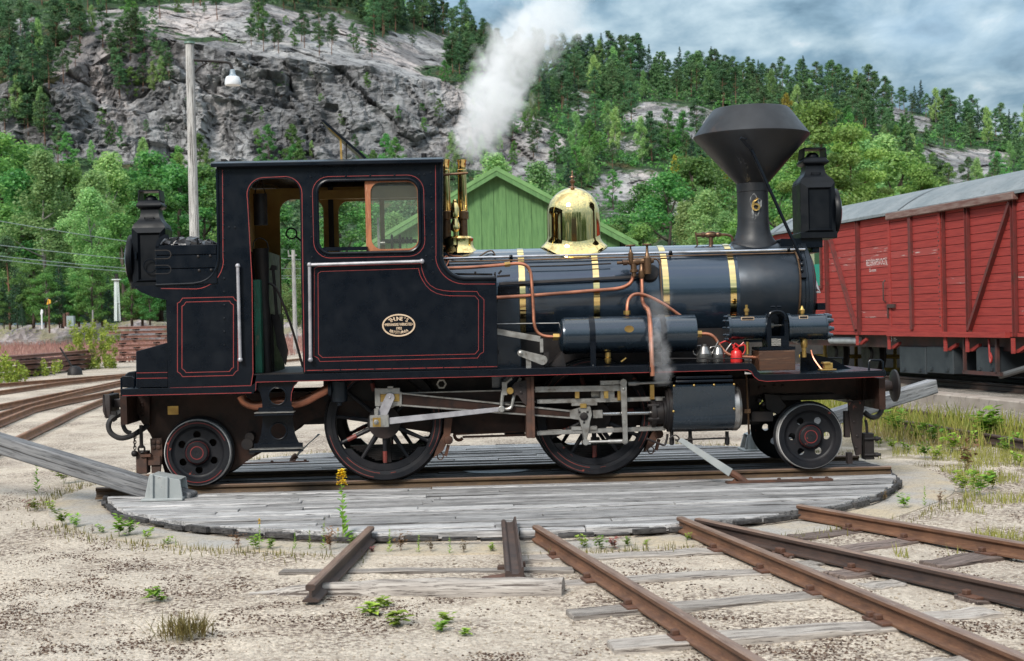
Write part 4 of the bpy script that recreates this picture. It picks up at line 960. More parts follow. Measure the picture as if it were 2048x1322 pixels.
fr.box(S(1716,770,VF).x-0.004,S(1716,770,VF).x+0.004,VF-0.006,VF,S(1716,798,VF).z,S(1716,752,VF).z)
P('frame_plate', fr, M_FRAME)
fr = MB(); fr.prism(f3, -VF-0.025, -VF); P('frame_plate', fr, M_FRAME)
cb = MB()                                           # dark stretchers, ash pan and axleboxes between the frames
for x0, x1, y0, y1 in ((520,650,790,850),(900,1060,780,850),(1010,1050,850,872),(1480,1520,760,850)):
    cb = MB(); r = rect(x0,y0,x1,y1,-0.4); cb.rbox(r,-0.38,0.38); P('frame_stretcher', cb, M_DARK)
cb = MB(); r = rect(640,768,1330,792,-0.2); cb.rbox(r,-0.46,0.46); P('boiler_cradle', cb, M_DARK)
fb = MB(); r = rect(650,560,980,760,-0.3); fb.rbox((r[0],r[1],S(700,800,-0.3).z,ZC-0.1),-0.54,0.54); P('firebox', fb, M_DARK)
fb = MB(); u0_, u1_ = S(960,700,-0.53).x, S(1042,700,-0.53).x; zf_ = S(1020,738,-0.53).z; fb.box(u0_,u1_,-0.53,0.53,zf_-0.2,ZC); P('firebox_wrapper', fb, M_BOILER, bev=0.01)
fb = MB(); u2_ = S(1490,700,-0.4).x; fb.box(u1_+0.005,u2_,-0.36,0.36,zf_-0.2,ZC-0.28); P('boiler_dark_fill', fb, M_DARK)  # dark fill box added under the barrel to close the bright gap
for x in (775, 1190):
    q = MB()
    for k in range(9):
        c_ = S(x, 898, -0.3); hw_ = 0.36-0.030*k; z = c_.z+0.05-0.017*k; q.box(c_.x-hw_,c_.x+hw_,-0.40,-0.30,z-0.014,z)
    q.box(c_.x-0.04,c_.x+0.04,-0.41,-0.29,c_.z-0.12,c_.z+0.12); P('leaf_spring', q, M_DARK)
q = MB()
for x, y in ((1100,770),(1140,765),(1215,763),(1290,772),(690,790),(880,775)):
    a = S(x,y,-0.3); b_ = S(x+22,y+44,-0.3); q.bar(a,b_,0.03,0.03)
P('brake_rigging', q, M_DARK)

# ---- wheels
def tyre_profile(R, w=0.115):
    return [(R*0.90,0.0),(R-0.010,0.0),(R-0.001,0.009),(R,0.020),(R+0.001,w*0.72),(R+0.022,w*0.80),(R+0.024,w*0.93),(R+0.012,w),(R*0.90,w)]
def driver(uc, zc_, R, side, ang0):
    s = -1 if side < 0 else 1; vf = s*0.655; ax = (0,-s,0)    # outer face, axis pointing inwards
    inn = Vector((0,-s,0)); c = Vector((uc, vf, zc_))
    t = MB(); t.lathe(c, inn, tyre_profile(R), 72, 0, False); w = P('driving_wheel', t, M_TYRE if False else M_WHEEL, smooth=40)
    tr = MB(); tr.lathe(c, inn, [(R+0.0008,0.018),(R+0.0022,0.08)], 72, 0, False); P('tread', tr, M_TYRE, w)
    rm = MB(); rm.lathe(c, inn, [(R*0.825,0.075),(R*0.822,0.03),(R*0.838,0.014),(R*0.90,0.008),(R*0.90,0.09),(R*0.825,0.075)], 72, 0, False); P('rim', rm, M_WHEEL, w)
    hb = MB(); hb.lathe(c+inn*(-0.01), inn, [(0.0,0.0),(R*0.10,0.0),(R*0.11,0.004),(R*0.28,0.012),(R*0.285,0.03),(R*0.27,0.13)], 36); P('hub', hb, M_GUARD, w)
    for k in range(11):
        a = math.radians(ang0 + 360*k/11); d = Vector((math.cos(a), 0, math.sin(a)))
        sb = MB(); sb.cyl(c+inn*0.045+d*R*0.26, c+inn*0.045+d*R*0.835, 0.024, 0.017, seg=8)
        if k % 3 == 0 or k == 4: sb.cyl(c+inn*0.045+d*R*(0.50+0.03*(k%4)), c+inn*0.045+d*R*0.70, 0.0232, 0.0215, seg=8, m=1)
        sb.lathe(c+inn*0.045+d*R*0.79, d, [(0.018,0),(0.022,R*0.02),(0.035,R*0.045)], 8); P('spoke', sb, [M_WHEEL, M_REDOX], w)
    cw = MB(); pts = []
    for i in range(15): a = math.radians(ang0w + (-58+116*i/14)); pts.append((uc+R*0.83*math.cos(a), zc_+R*0.83*math.sin(a)))
    a0 = math.radians(ang0w-58); a1 = math.radians(ang0w+58)
    pts2 = [(uc+R*0.72*math.cos(math.radians(ang0w+52-104*i/12)), zc_+R*0.72*math.sin(math.radians(ang0w+52-104*i/12))) for i in range(13)]
    cw.prism(pts+pts2, vf-s*0.016, vf-s*0.07); P('counterweight', cw, M_WHEEL, w)
    q = MB()
    for rr in (0.875, 0.955):
        n = 60; pr = [(uc+R*rr*math.cos(2*PI*i/n), zc_+R*rr*math.sin(2*PI*i/n)) for i in range(n)]
        seg_ = [i for i in range(n) if math.sin(i*0.31+rr*9)+0.5*math.sin(i*0.83) > 0.05]
        for i in seg_: strip(q, [pr[i], pr[(i+1)%n]], 0.006, vf+s*(0.0015 if rr > 0.9 else -0.0055))
    P('lining', q, M_REDOX, w, smooth=0)
    return w
def disc_wheel(uc, zc_, R, side, a0):
    s = -1 if side < 0 else 1; vf = s*0.655; inn = Vector((0,-s,0)); c = Vector((uc, vf, zc_))
    t = MB(); t.lathe(c, inn, tyre_profile(R), 64, 0, False); w = P('carrying_wheel', t, M_WHEEL, smooth=40)
    tr = MB(); tr.lathe(c, inn, [(R+0.0008,0.012),(R+0.0022,0.085)], 64, 0, False); P('tread', tr, M_WTYRE, w)
    d = MB(); outer = [(uc+R*0.80*math.cos(2*PI*i/48), zc_+R*0.80*math.sin(2*PI*i/48)) for i in range(48)]
    holes = []
    for k in range(6):
        a = math.radians(a0+60*k); hx, hz_ = uc+R*0.535*math.cos(a), zc_+R*0.535*math.sin(a); holes.append([(hx+R*0.115*math.cos(2*PI*i/14), hz_+R*0.115*math.sin(2*PI*i/14)) for i in range(14)])
    d.prism(outer, vf-s*0.034, vf-s*0.062, holes); P('disc', d, M_WHEEL, w)
    rm = MB(); rm.lathe(c, inn, [(R*0.70,0.034),(R*0.75,0.028),(R*0.785,0.012),(R*0.80,0.006),(R*0.90,0.004),(R*0.90,0.08),(R*0.80,0.08)], 64, 0, False)
    rm.lathe(c, inn, [(R*0.45,0.034),(R*0.40,0.030),(R*0.36,0.014)], 48, 0, False); P('rim', rm, M_WHEEL, w)
    hb = MB(); hb.lathe(c+inn*(-0.028), inn, [(0.0,0.004),(0.016,0.003),(0.017,0.0),(R*0.30,0.0),(R*0.325,0.006),(R*0.34,0.03),(R*0.36,0.045),(R*0.36,0.12)], 40); P('hub', hb, M_WHEEL, w, smooth=30)
    q = MB(); n = 48
    for rr, dv, ww in ((0.19,-0.0295,0.007),(0.335,-0.003,0.006)): strip(q, [(uc+R*rr*math.cos(2*PI*i/n), zc_+R*rr*math.sin(2*PI*i/n)) for i in range(n)], ww, vf-s*dv if s > 0 else vf+dv, True)
    if side < 0 and uc < 0: strip(q, [(uc+R*0.90*math.cos(2*PI*i/n), zc_+R*0.90*math.sin(2*PI*i/n)) for i in range(3,44)], 0.006, vf-0.002)
    P('lining', q, M_RED, w, smooth=0)
    return w
ZR0 = RAIL_TOP
RD, RW = 0.563, 0.318
D1, D2 = S(768,839,-0.655).x, S(1188,827,-0.655).x
W1, W2 = S(394.5,898,-0.655).x, S(1620.5,866,-0.655).x
ang0w = -90
for uc, a0 in ((D1, -90+360/22*0), (D2, -90)):
    for s in (-1, 1): driver(uc, ZR0+RD, RD, s, a0)
    q = MB(); q.cyl((uc,-0.56,ZR0+RD),(uc,0.56,ZR0+RD),0.075,seg=14); P('axle', q, M_DARK)
for uc, a0 in ((W1, 32), (W2, 0)):
    for s in (-1, 1): disc_wheel(uc, ZR0+RW, RW, s, a0)
    q = MB(); q.cyl((uc,-0.56,ZR0+RW),(uc,0.56,ZR0+RW),0.06,seg=12); P('axle', q, M_DARK)
# wiped silver band that runs round the edge of the leading and trailing tyres
for uc in (W1, W2):
    q = MB(); q.lathe((uc,-0.655,ZR0+RW),(0,1,0),[(RW-0.009,-0.0012),(RW-0.0004,0.0085),(RW+0.0006,0.020)],64,0,False); P('tyre_edge', q, M_WTYRE)

# ---- valve motion on both sides
def motion(sg):
    f = (lambda v: v) if sg < 0 else (lambda v: -v)
    def pr(name, mb, m, parent=None, **kw):
        if sg > 0:
            mb.v = [(x, -y, z) for x, y, z in mb.v]; mb.f = [tuple(reversed(t)) for t in mb.f]
        return P(name, mb, m, parent, **kw)
    VC, VE = -0.90, -1.0
    # coupling rod
    q = MB(); a, b_ = S(779,799,-0.78), S(1199,788,-0.78)
    q.bar((a.x,-0.77,a.z),(b_.x,-0.77,b_.z),0.03,0.105,up=(0,0,1)); cr = pr('coupling_rod', q, M_FRAME)
    q = MB(); q.bar((a.x,-0.774,a.z+0.058),(b_.x,-0.774,b_.z+0.058),0.034,0.012); q.bar((a.x,-0.774,a.z-0.058),(b_.x,-0.774,b_.z-0.058),0.034,0.012)
    for p in (a, b_): q.lathe((p.x,-0.80,p.z),(0,1,0),[(0.075,0),(0.085,0.006),(0.085,0.055),(0.075,0.06)],20)
    pr('rod_edge', q, M_STEEL, cr)
    # connecting rod
    a0, a1, b0, b1 = S(800,786,VC), S(800,810,VC), S(1140,822,VC), S(1140,835.5,VC)
    q = MB(); q.prism([(a0.x,a0.z),(a1.x,a1.z),(b1.x,b1.z),(b0.x,b0.z)], VC-0.012, VC+0.02); con = pr('connecting_rod', q, M_FRAME)
    q = MB()
    for p, r_ in ((a0,b0),(a1,b1)): q.bar((p.x,VC,p.z),(r_.x,VC,r_.z),0.052,0.017,up=(0,0,1))
    q.prism([(a0.x-0.005,a0.z+0.02),(a0.x+0.02,a0.z+0.008),(a1.x+0.02,a1.z-0.008),(a1.x-0.005,a1.z-0.02)],VC-0.028,VC+0.028)
    q.prism([(b0.x-0.004,b0.z+0.006),(b1.x-0.004,b1.z-0.006),(b1.x+0.09,b1.z-0.022),(b0.x+0.09,b0.z+0.03)],VC-0.03,VC+0.03)
    r = rect(751,776,800,788,VC); q.rbox(r,VC-0.03,VC+0.03); r = rect(750,776,761,812,VC); q.rbox(r,VC-0.032,VC+0.032); r = rect(758,803,800,812,VC); q.rbox(r,VC-0.03,VC+0.03); r = rect(775,772,787,779,VC); q.rbox(r,VC-0.03,VC+0.03); r = rect(752,808,759,826,VC); q.rbox(r,VC-0.02,VC+0.02)
    pr('rod_end', q, M_STEEL, con, bev=0.003)
    q = MB(); r = rect(761,782,799,806,VC); q.rbox(r,VC-0.022,VC+0.022); pr('bearing_brass', q, M_BRASSD, con)
    # return crank, eccentric rod
    q = MB(); a, b_ = S(780,795,-0.97), S(766,826,-0.97); plateshape(q,(a.x,a.z),(b_.x,b_.z),0.044,0.044,-0.985,0.055); bolt(q,a.x,a.z,-0.985,0.012,0.006,8); pr('return_crank', q, M_ALU, bev=0.004)
    q = MB(); a, b_ = S(774,842.5,VE), S(1003,818,VE); q.bar(a,b_,0.02,0.062,up=(0,0,1),h1=0.042); ec = pr('eccentric_rod', q, M_ALU, bev=0.003)
    q = MB(); r = rect(740,830,778,854,VE); q.rbox(r,VE-0.03,VE+0.03); c_ = S(753,832,VE); q.bar((c_.x,VE,c_.z-0.01),(c_.x,VE,c_.z+0.07),0.04,0.045,up=(0,1,0)); c_ = S(1003,818,VE); q.lathe((c_.x,VE-0.022,c_.z),(0,1,0),[(0.03,0),(0.032,0.006),(0.032,0.044)],14); pr('rod_end', q, M_STEEL, ec, bev=0.004)
    q = MB(); r = rect(746,835,762,853,VE); q.rbox(r,VE-0.036,VE); c_ = S(753,843.5,VE); pr('bearing_brass', q, M_BRASSD, ec)
    q = MB(); q.lathe((c_.x,VE-0.036,c_.z),(0,-1,0),[(0.026,0),(0.026,0.012),(0.014,0.014),(0.012,0.024)],6); c2 = S(767,843,VE); q.box(c2.x-0.02,c2.x+0.02,VE-0.034,VE,c2.z-0.035,c2.z+0.03); pr('crank_nut', q, M_STEEL, ec)
    # expansion link and its bracket
    q = MB(); r = rect(1052,753,1066,876,-0.97); q.rbox(r,-0.98,-0.66); r = rect(1063,752,1069,876,-0.98); q.rbox(r,-1.0,-0.66); bk_ = pr('motion_bracket', q, M_RUST, bev=0.004)
    q = MB(); q.prism(L([(1022,775),(1030,764),(1053,760),(1053,810),(1046,806),(1036,790),(1024,791)],-0.97),-0.99,-0.95)
    for x, y in ((1042,770),(1042,785)): p = S(x,y,-0.98); bolt(q,p.x,p.z,-0.989,0.016,0.012,8)
    pr('bracket_plate', q, M_GUARD, bk_)
    q = MB(); pts = [S(1023,756,-0.95),S(1010,768,-0.95),S(1005,790,-0.95),S(1003,816,-0.95)]; q.tube([(p.x,-0.95,p.z) for p in pts],0.019,8); pts = [S(1041,756,-0.95),S(1032,775,-0.95),S(1026,800,-0.95),S(1021,816,-0.95),S(1004,819,-0.95)]; q.tube([(p.x,-0.95,p.z) for p in pts],0.017,8); r = rect(1004,764,1014,790,-0.95); q.rbox(r,-0.97,-0.92); pr('expansion_link', q, M_STEEL)
    q = MB(); p = S(1020,781.5,-0.99); q.lathe((p.x,-1.0,p.z),(0,1,0),[(0.016,-0.012),(0.032,-0.012),(0.034,0),(0.034,0.05)],16); pr('trunnion', q, M_BRASSD)
    # slide bars, crosshead
    for y0, y1 in (((803,797)),((866,856))):
        q = MB(); a, b_ = S(1073,y0,-0.86), S(1330,y1,-0.86); q.bar(a,b_,0.075,0.042,up=(0,0,1)); pr('slide_bar', q, M_STEEL, bev=0.004)
    q = MB(); a, b_ = S(1070,779,-0.93), S(1243,776,-0.93); q.bar(a,b_,0.03,0.052,up=(0,0,1)); r = rect(1200,763,1228,800,-0.86); q.rbox(r,-0.90,-0.8); pr('radius_rod', q, M_STEEL)
    q = MB(); q.prism(L([(1154,818),(1163,812),(1180,812),(1184,828),(1180,842),(1178,860),(1172,884),(1168,884),(1164,860),(1158,840)],-0.90),-0.93,-0.80)
    r = rect(1142,804,1194,811,-0.86); q.rbox(r,-0.91,-0.80); r = rect(1142,852,1194,860,-0.86); q.rbox(r,-0.91,-0.80); r = rect(1185,820,1205,836,-0.86); q.rbox(r,-0.90,-0.82); ch_ = pr('crosshead', q, M_STEEL, bev=0.004)
    q = MB(); p = S(1168,833,-0.93); q.lathe((p.x,-0.93,p.z),(0,-1,0),[(0.042,0),(0.038,0.012),(0.02,0.016),(0.02,0.026)],8)
    for x, y in ((1159,824),(1175,824),(1168,845)): p = S(x,y,-0.93); bolt(q,p.x,p.z,-0.93,0.012,0.01)
    pr('gudgeon_nut', q, M_DARK, ch_)
    q = MB(); r = rect(1160,807,1173,816,-0.92); q.rbox(r,-0.945,-0.86); pr('oil_box', q, M_BRASSD, ch_, bev=0.003)
    q = MB(); a, b_ = S(1195,828,-0.86), S(1318,825,-0.86); q.cyl(a,b_,0.0195,seg=12); pr('piston_rod', q, M_POL)
    q = MB(); a, b_ = S(1171,884,-0.95), S(1250,882,-0.95); q.cyl(a,b_,0.014,seg=8)
    for p in (a, b_): q.lathe((p.x,-0.97,p.z),(0,1,0),[(0.03,0),(0.03,0.04)],12)
    q.cyl(b_+Vector((-0.16,0,0)),b_,0.02,seg=8); pr('union_link', q, M_STEEL)
    q = MB(); a, b_ = S(1247,770,-0.98), S(1251,882,-0.98); plateshape(q,(a.x,a.z),(b_.x,b_.z),0.03,0.022,-0.985,0.03); c_ = S(1246.5,765,-0.98); q.lathe((c_.x,-1.0,c_.z),(0,1,0),[(0.035,0),(0.035,0.05)],12)
    for y in (765,778): c_ = S(1247,y,-0.98); bolt(q,c_.x,c_.z,-0.985,0.015,0.012,8)
    pr('combination_lever', q, M_STEEL, bev=0.004)
    q = MB(); a, b_ = S(1256,767,-0.93), S(1345,764,-0.93); q.cyl(a,b_,0.014,seg=10); q.lathe(a,b_-a,[(0.024,0),(0.026,0.06),(0.018,0.11)],10); r = rect(1200,761,1240,769,-0.93); q.rbox(r,-0.96,-0.90); pr('valve_spindle', q, M_STEEL)
    q = MB()
    for x, y, h_ in ((1154,788,0.05),(1212,788,0.05),(1239,792,0.05),(1304,790,0.10)): p = S(x,y,-0.92); q.box(p.x-0.02,p.x+0.02,-0.94,-0.9,p.z-0.04,p.z+h_)
    pr('oil_cup', q, M_BRASSD)
    # cylinder block
    va, vb = -1.09, -0.58; ra = rect(1346,768,1471,866,va); u0, u1, z0, z1 = ra; R = 0.10
    sec = [(vb, z1), (va+0.02, z1), (va, z1-0.02)] + [(va+0.20-0.20*math.cos(math.radians(90*i/8)), z0+0.17-0.17*math.sin(math.radians(90*i/8))) for i in range(9)] + [(vb, z0)]
    q = MB(); extru(q, list(reversed(sec)), u0, u1); cyl_ = pr('cylinder', q, M_CYL, smooth=40)
    q = MB(); cz = (z0+z1)/2-0.012; cvv = (va+vb)/2-0.02; rc = (z1-z0)/2*0.98
    q.lathe((u1,cvv,cz),(1,0,0),[(rc*0.97,0),(rc*0.99,0.004),(rc*0.99,0.05),(rc*0.90,0.075),(rc*0.5,0.085),(0,0.088)],40); pr('cylinder_cover', q, M_TYRE, cyl_)
    q = MB(); q.lathe((u0,cvv,cz),(-1,0,0),[(rc*0.97,0),(rc*0.97,0.028),(rc*0.88,0.03),(rc*0.82,0.05)],36)
    gl = S(1300,826,-0.86); q.lathe((u0-0.02,-0.86,gl.z),(-1,0,0),[(0.15,0),(0.15,0.05),(0.115,0.055),(0.115,0.12),(0.14,0.125),(0.14,0.165),(0.05,0.17)],24)
    for k in range(6):
        t = 2*PI*k/6+0.4; q.lathe((u0-0.02,-0.86+0.128*math.cos(t),gl.z+0.128*math.sin(t)),(-1,0,0),[(0.016,0.1),(0.016,0.2),(0.01,0.205)],6)
    pr('cylinder_gland', q, M_DARK, cyl_)
    q = MB(); rr = rect(1351,751,1466,764,va); q.rbox((rr[0],rr[1],rr[2]+0.03,rr[3]),va+0.0,vb); q.rbox((rr[0]-0.006,rr[1]+0.006,rr[2]-0.005,rr[2]+0.022),va-0.012,vb); pr('valve_chest', q, M_BLACK, cyl_, bev=0.012, seg=2)
    q = MB()
    for x, y in ((1348,769),(1388,768),(1428,767),(1468,766),(1347,820),(1468,815)): p = S(x,y,va); q.sphere((p.x,va-0.002,p.z-0.012),0.013,8,6)
    pr('cladding_bolt', q, M_BRASSD, cyl_)
    q = MB()
    for x in (1345,1382,1456): p = S(x,872,-0.95); q.lathe((p.x,-0.9,p.z-0.09),(0,0,1),[(0.014,0),(0.024,0.012),(0.024,0.07),(0.018,0.075),(0.018,0.13)],8)
    a, b_ = S(1350,880,-0.93), S(1452,876,-0.93); q.cyl(a,b_,0.009,seg=6); q.tube([S(1340,876,-0.95),S(1350,870,-0.95),S(1358,876,-0.95),S(1354,884,-0.95)],0.007,6); pr('drain_cocks', q, M_DARK, cyl_)
motion(-1)
# far side: one simpler cylinder and rods
q = MB(); ra = rect(1346,768,1471,866,-1.09); q.box(ra[0],ra[1],0.58,1.09,ra[2],ra[3]); P('cylinder', q, M_CYL, bev=0.05, seg=2)
q = MB(); a, b_ = S(779,799,-0.78), S(1199,788,-0.78); q.bar((a.x,0.77,a.z),(b_.x,0.77,b_.z),0.03,0.10); P('coupling_rod', q, M_FRAME)
q = MB(); a, b_ = S(800,798,-0.9), S(1140,828,-0.9); q.bar((a.x,0.9,a.z),(b_.x,0.9,b_.z),0.04,0.10); P('connecting_rod', q, M_FRAME)
q = MB()
for y in (780,795): a, b_ = S(1069,y+2,0.86), S(1330,y-4,0.86); q.bar((S(1069,800,-0.86).x,0.86,S(1069,800 if y<790 else 865,-0.86).z),(S(1340,800,-0.86).x,0.86,S(1069,800 if y<790 else 865,-0.86).z),0.075,0.042)
P('slide_bars', q, M_STEEL)

# ---- steps, injector, copper feed pipe
q = MB(); stp = L([(513,764),(598,762),(589,770),(584,785),(583,802),(584,822),(586,846),(590,868),(596,882),(603,893),(510,895),(517,884),(522,868),(525,845),(525,822),(524,800),(520,785),(513,778)], -1.1)
h1 = [(S(555,792,-1.1).x+17.5/ppm(-1.1)*math.cos(2*PI*i/24), S(555,792,-1.1).z+17.5/ppm(-1.1)*math.sin(2*PI*i/24)) for i in range(24)]
h2 = [(S(557,862,-1.1).x+16.5/ppm(-1.1)*math.cos(2*PI*i/24), S(557,862,-1.1).z+16.5/ppm(-1.1)*math.sin(2*PI*i/24)) for i in range(24)]
q.prism(stp, -1.10, -1.085, [h1, h2]); stp_ = P('cab_step', q, M_BLACK)
q = MB()
for x0, x1, y, c0 in ((517,587,822,1),(508,606,894,1)):
    a, b_ = S(x0,y,-1.1), S(x1,y-1,-1.1); zz_ = (a.z+b_.z)/2; 
    q = MB(); q.prism([(a.x-0.02,zz_-0.024),(a.x-0.02,zz_-0.036),(b_.x+0.02,zz_-0.036),(b_.x+0.02,zz_-0.024)],-1.25,-1.235); q.box(a.x,b_.x,-1.11,-1.10,zz_-0.012,zz_+0.035); q.box(a.x,b_.x,-1.24,-1.08,zz_-0.028,zz_-0.012); P('step_tread', q, M_ALU if False else M_BLACK, stp_, bev=0.004); q = MB(); q.box(a.x-0.02,b_.x+0.02,-1.25,-1.09,zz_-0.011,zz_-0.006); P('tread_plate', q, M_STEEL, stp_)
for hh in (h1, h2):
    q = MB(); q.tube([(x,-1.104,z) for x, z in hh+[hh[0],hh[1]]],0.007,6,sub=1,caps=False); P('hole_beading', q, M_BLACK, stp_)
q = MB(); strip(q, L([(594,766),(588,772),(583,786),(582,802)],-1.1), 0.005, -1.1025); strip(q, h1, 0.005, -1.1012, True); P('lining', q, M_RED, stp_, smooth=0)
q = MB(); q.tube([S(482,792,-0.85),S(489,803,-0.85),S(508,811,-0.85),S(535,808,-0.85),S(560,803,-0.85),S(590,807,-0.85),S(612,801,-0.85),S(634,789,-0.85),S(660,776,-0.85)],0.046,14); P('copper_feed_pipe', q, M_COPPER)
q = MB(); a = S(678,786,-0.85); q.lathe((a.x,-0.85,a.z-0.09),(0,0,1),[(0.02,-0.03),(0.03,0),(0.075,0.01),(0.08,0.04),(0.08,0.20)],18); q.lathe((S(659,777,-0.85).x,-0.85,S(659,777,-0.85).z),(1,0,0),[(0.075,-0.01),(0.075,0.02),(0.05,0.03)],16); P('injector', q, M_SMOKE)
# small things under the running board
q = MB(); r = rect(336,812,357,829,VF); q.rbox(r, VF-0.012, VF-0.001); P('brass_plate', q, M_BRASSD)
q = MB(); c_ = S(883,768,-0.7); q.lathe((c_.x,-0.72,c_.z),(0,1,0),[(0.034,0),(0.05,0.0),(0.05,0.04),(0.034,0.04)],6,caps=False); P('washout_nut', q, M_STEEL, smooth=0)
for x0 in (875, 1296):                              # brake hangers behind the drivers
    q = MB(); dx = x0-875; q.prism(L([(x0+30,835-dx*0.028),(x0+26,868-dx*0.028),(x0+12,900-dx*0.028),(x0-8,915-dx*0.028),(x0,890-dx*0.028),(x0+12,868-dx*0.028),(x0+14,835-dx*0.028)],-0.6),-0.64,-0.52)
    p = S(x0+22,880-dx*0.028,-0.64); q.lathe((p.x,-0.64,p.z),(0,-1,0),[(0.045,0),(0.04,0.025),(0.02,0.03)],10); p2 = S(x0+16,912-dx*0.028,-0.6); q.bar(S(x0+22,890-dx*0.028,-0.6),p2,0.03,0.03,up=(0,1,0)); q.tube([(p2.x-0.05+0.03*math.cos(t),-0.6,p2.z-0.0+0.035*math.sin(t)) for t in [2*PI*i/10 for i in range(11)]],0.006,5,sub=1); P('brake_hanger', q, M_RUST)
q = MB(); a = S(912,868,-0.45); b_ = S(1052,862,-0.45); q.bar(a,b_,0.02,0.02); a = S(925,874,-0.45); b_ = S(1052,870,-0.45); q.bar(a,b_,0.02,0.02); p = S(918,870,-0.45); q.tube([(p.x+0.045*math.cos(t),-0.45,p.z+0.05*math.sin(t)) for t in [math.radians(40+280*i/10) for i in range(11)]],0.018,6,sub=1); P('brake_pull_rod', q, M_RUST)
q = MB(); q.tube([S(1293,877,-0.9),S(1310,884,-0.9),S(1328,890,-0.9),S(1333,880,-0.9),S(1335,868,-0.9)],0.012,6); P('red_lever', q, M_GUARD)
q = MB(); p = S(496,887,-0.62)
q.cyl((p.x,-0.68,p.z),(p.x,-0.5,p.z),0.055,seg=14); p = S(500,874,-0.62); q.cyl((p.x,-0.66,p.z),(p.x,-0.5,p.z),0.045,seg=12); p = S(505,903,-0.62); q.cyl((p.x,-0.65,p.z),(p.x,-0.5,p.z),0.03,seg=10); P('trailing_hanger', q, M_DARK)
# front truck details
q = MB(); r = rect(1500,822,1545,843,-0.55); q.rbox(r,-0.6,0.6); q.prism(L([(1530,787),(1560,790),(1575,812),(1560,830),(1535,820)],-0.6),-0.55,-0.45); r = rect(1530,788,1700,800,-0.45); q.rbox(r,-0.5,0.5)
p = S(1518,800,-0.6); q.sphere((p.x,-0.6,p.z),0.03,8,6); q.sphere((p.x+0.04,-0.6,p.z-0.04),0.025,8,6); P('front_truck_frame', q, M_DARK, bev=0.006)
q = MB(); a, b_ = S(1492,750,-0.75), S(1498,868,-0.75); q.cyl(a,b_,0.010,seg=6); p = S(1494,822,-0.75); q.box(p.x-0.03,p.x+0.03,-0.77,-0.73,p.z-0.02,p.z+0.02); P('drain_rod', q, M_BRONZE)
# guard irons and sanding pipes
q = MB(); q.prism(L([(1696,802),(1729,800),(1724,840),(1722,880),(1722,908),(1712,911),(1704,880),(1698,840)],-0.62),-0.64,-0.60)
for x, y, h_ in ((1697,822,0.12),(1702,905,0.05)): r = rect(x-8,y,x+2,y+44*h_*10,-0.6); q.rbox(r,-0.62,-0.55)
for x, y in ((1708,844),(1714,872),(1712,895),(1707,806),(1720,806)): p = S(x,y,-0.64); bolt(q,p.x,p.z,-0.64,0.013,0.012,8)
P('guard_iron', q, M_GUARD)
q = MB(); p0, p1 = S(1735,866,-0.6), S(1735,918,-0.6); q.box(p0.x-0.045,p0.x+0.045,-0.66,-0.52,p1.z,p0.z)
for y in (876,908): p = S(1745,y,-0.6); q.cyl((p.x-0.1,-0.67,p.z),(p.x+0.06,-0.67,p.z),0.014,seg=8); q.cyl((p.x+0.0,-0.68,p.z),(p.x+0.03,-0.68,p.z),0.026,seg=6)
q.tube([S(1734,866,-0.6),S(1733,850,-0.6),S(1731,840,-0.6)],0.014,6); P('rail_guard_block', q, M_DARK)
q = MB(); q.prism(L([(301,877),(323,876),(325,905),(321,945),(304,946),(303,910)],-0.62),-0.64,-0.60)
for x in (307,317):
    for y in (884,894): p = S(x,y,-0.64); q.lathe((p.x,-0.64,p.z),(0,-1,0),[(0.024,0),(0.022,0.015),(0.01,0.02)],10)
P('guard_iron', q, M_RUST)
q = MB(); r = rect(276,902,297,946,-0.6); q.rbox(r,-0.68,-0.52); r = rect(283,908,303,914,-0.66); q.rbox(r,-0.70,-0.5); r = rect(297,911,322,930,-0.62); q.rbox(r,-0.66,-0.55); P('rail_guard_block', q, M_RUST, bev=0.004)
# buffer beams, buffers, hoses, chain
q = MB(); r = rect(246,793,262,850,-0.9); q.box(r[0],r[0]+0.06,-1.0,1.0,r[3]-0.26,r[3]); q.prism(L([(247,793),(266,810),(280,835),(292,850),(300,850),(300,793)],-0.56),-0.58,-0.54)
for x, y in ((284,806),(285,812),(284,826),(285,832)): p = S(x,y,-0.58); bolt(q,p.x,p.z,-0.58,0.015,0.012,8)
P('buffer_beam', q, M_FRAME)
q = MB(); a = S(1762,755,-0.9); q.box(a.x-0.05,a.x+0.01,-1.0,1.0,a.z-0.30,a.z); q.prism(L([(1769,752),(1759,765),(1753,785),(1748,799),(1725,800),(1725,752)],-0.56),-0.58,-0.54); P('buffer_beam', q, M_FRAME)
def buffer(ub_, z, sgn):
    q = MB(); q.lathe((ub_,0,z),(sgn,0,0),[(0.10,-0.02),(0.10,0.0),(0.06,0.02),(0.05,0.12)],18); bf = P('buffer', q, M_GUARD)
    q = MB(); q.lathe((ub_+sgn*0.10,0,z),(sgn,0,0),[(0.04,0),(0.14,0.02),(0.165,0.03),(0.165,0.05),(0.14,0.062),(0,0.07)],28); P('buffer_head', q, M_DARK, bf)
p = S(1762,772,0); buffer(p.x, p.z, 1)
p = S(238,808,-0.55)
q = MB(); q.box(p.x-0.10,p.x-0.04,-0.72,-0.36,p.z-0.12,p.z+0.10); q.prism([(p.x-0.10,p.z+0.10),(p.x-0.115,p.z+0.08),(p.x-0.115,p.z-0.06),(p.x-0.09,p.z-0.13),(p.x-0.06,p.z-0.12)],-0.72,-0.36); q.box(p.x-0.04,p.x+0.08,-0.60,-0.48,p.z-0.03,p.z+0.05); P('rear_buffer', q, M_GUARD, bev=0.008)
q = MB(); q.tube([S(258,816,-0.7),S(238,826,-0.72),S(224,836,-0.75),S(217,850,-0.76),S(222,866,-0.76),S(240,876,-0.75),S(262,872,-0.7),S(284,859,-0.62),S(296,850,-0.55)],0.026,10); hs = P('brake_hose', q, M_RUBBER)
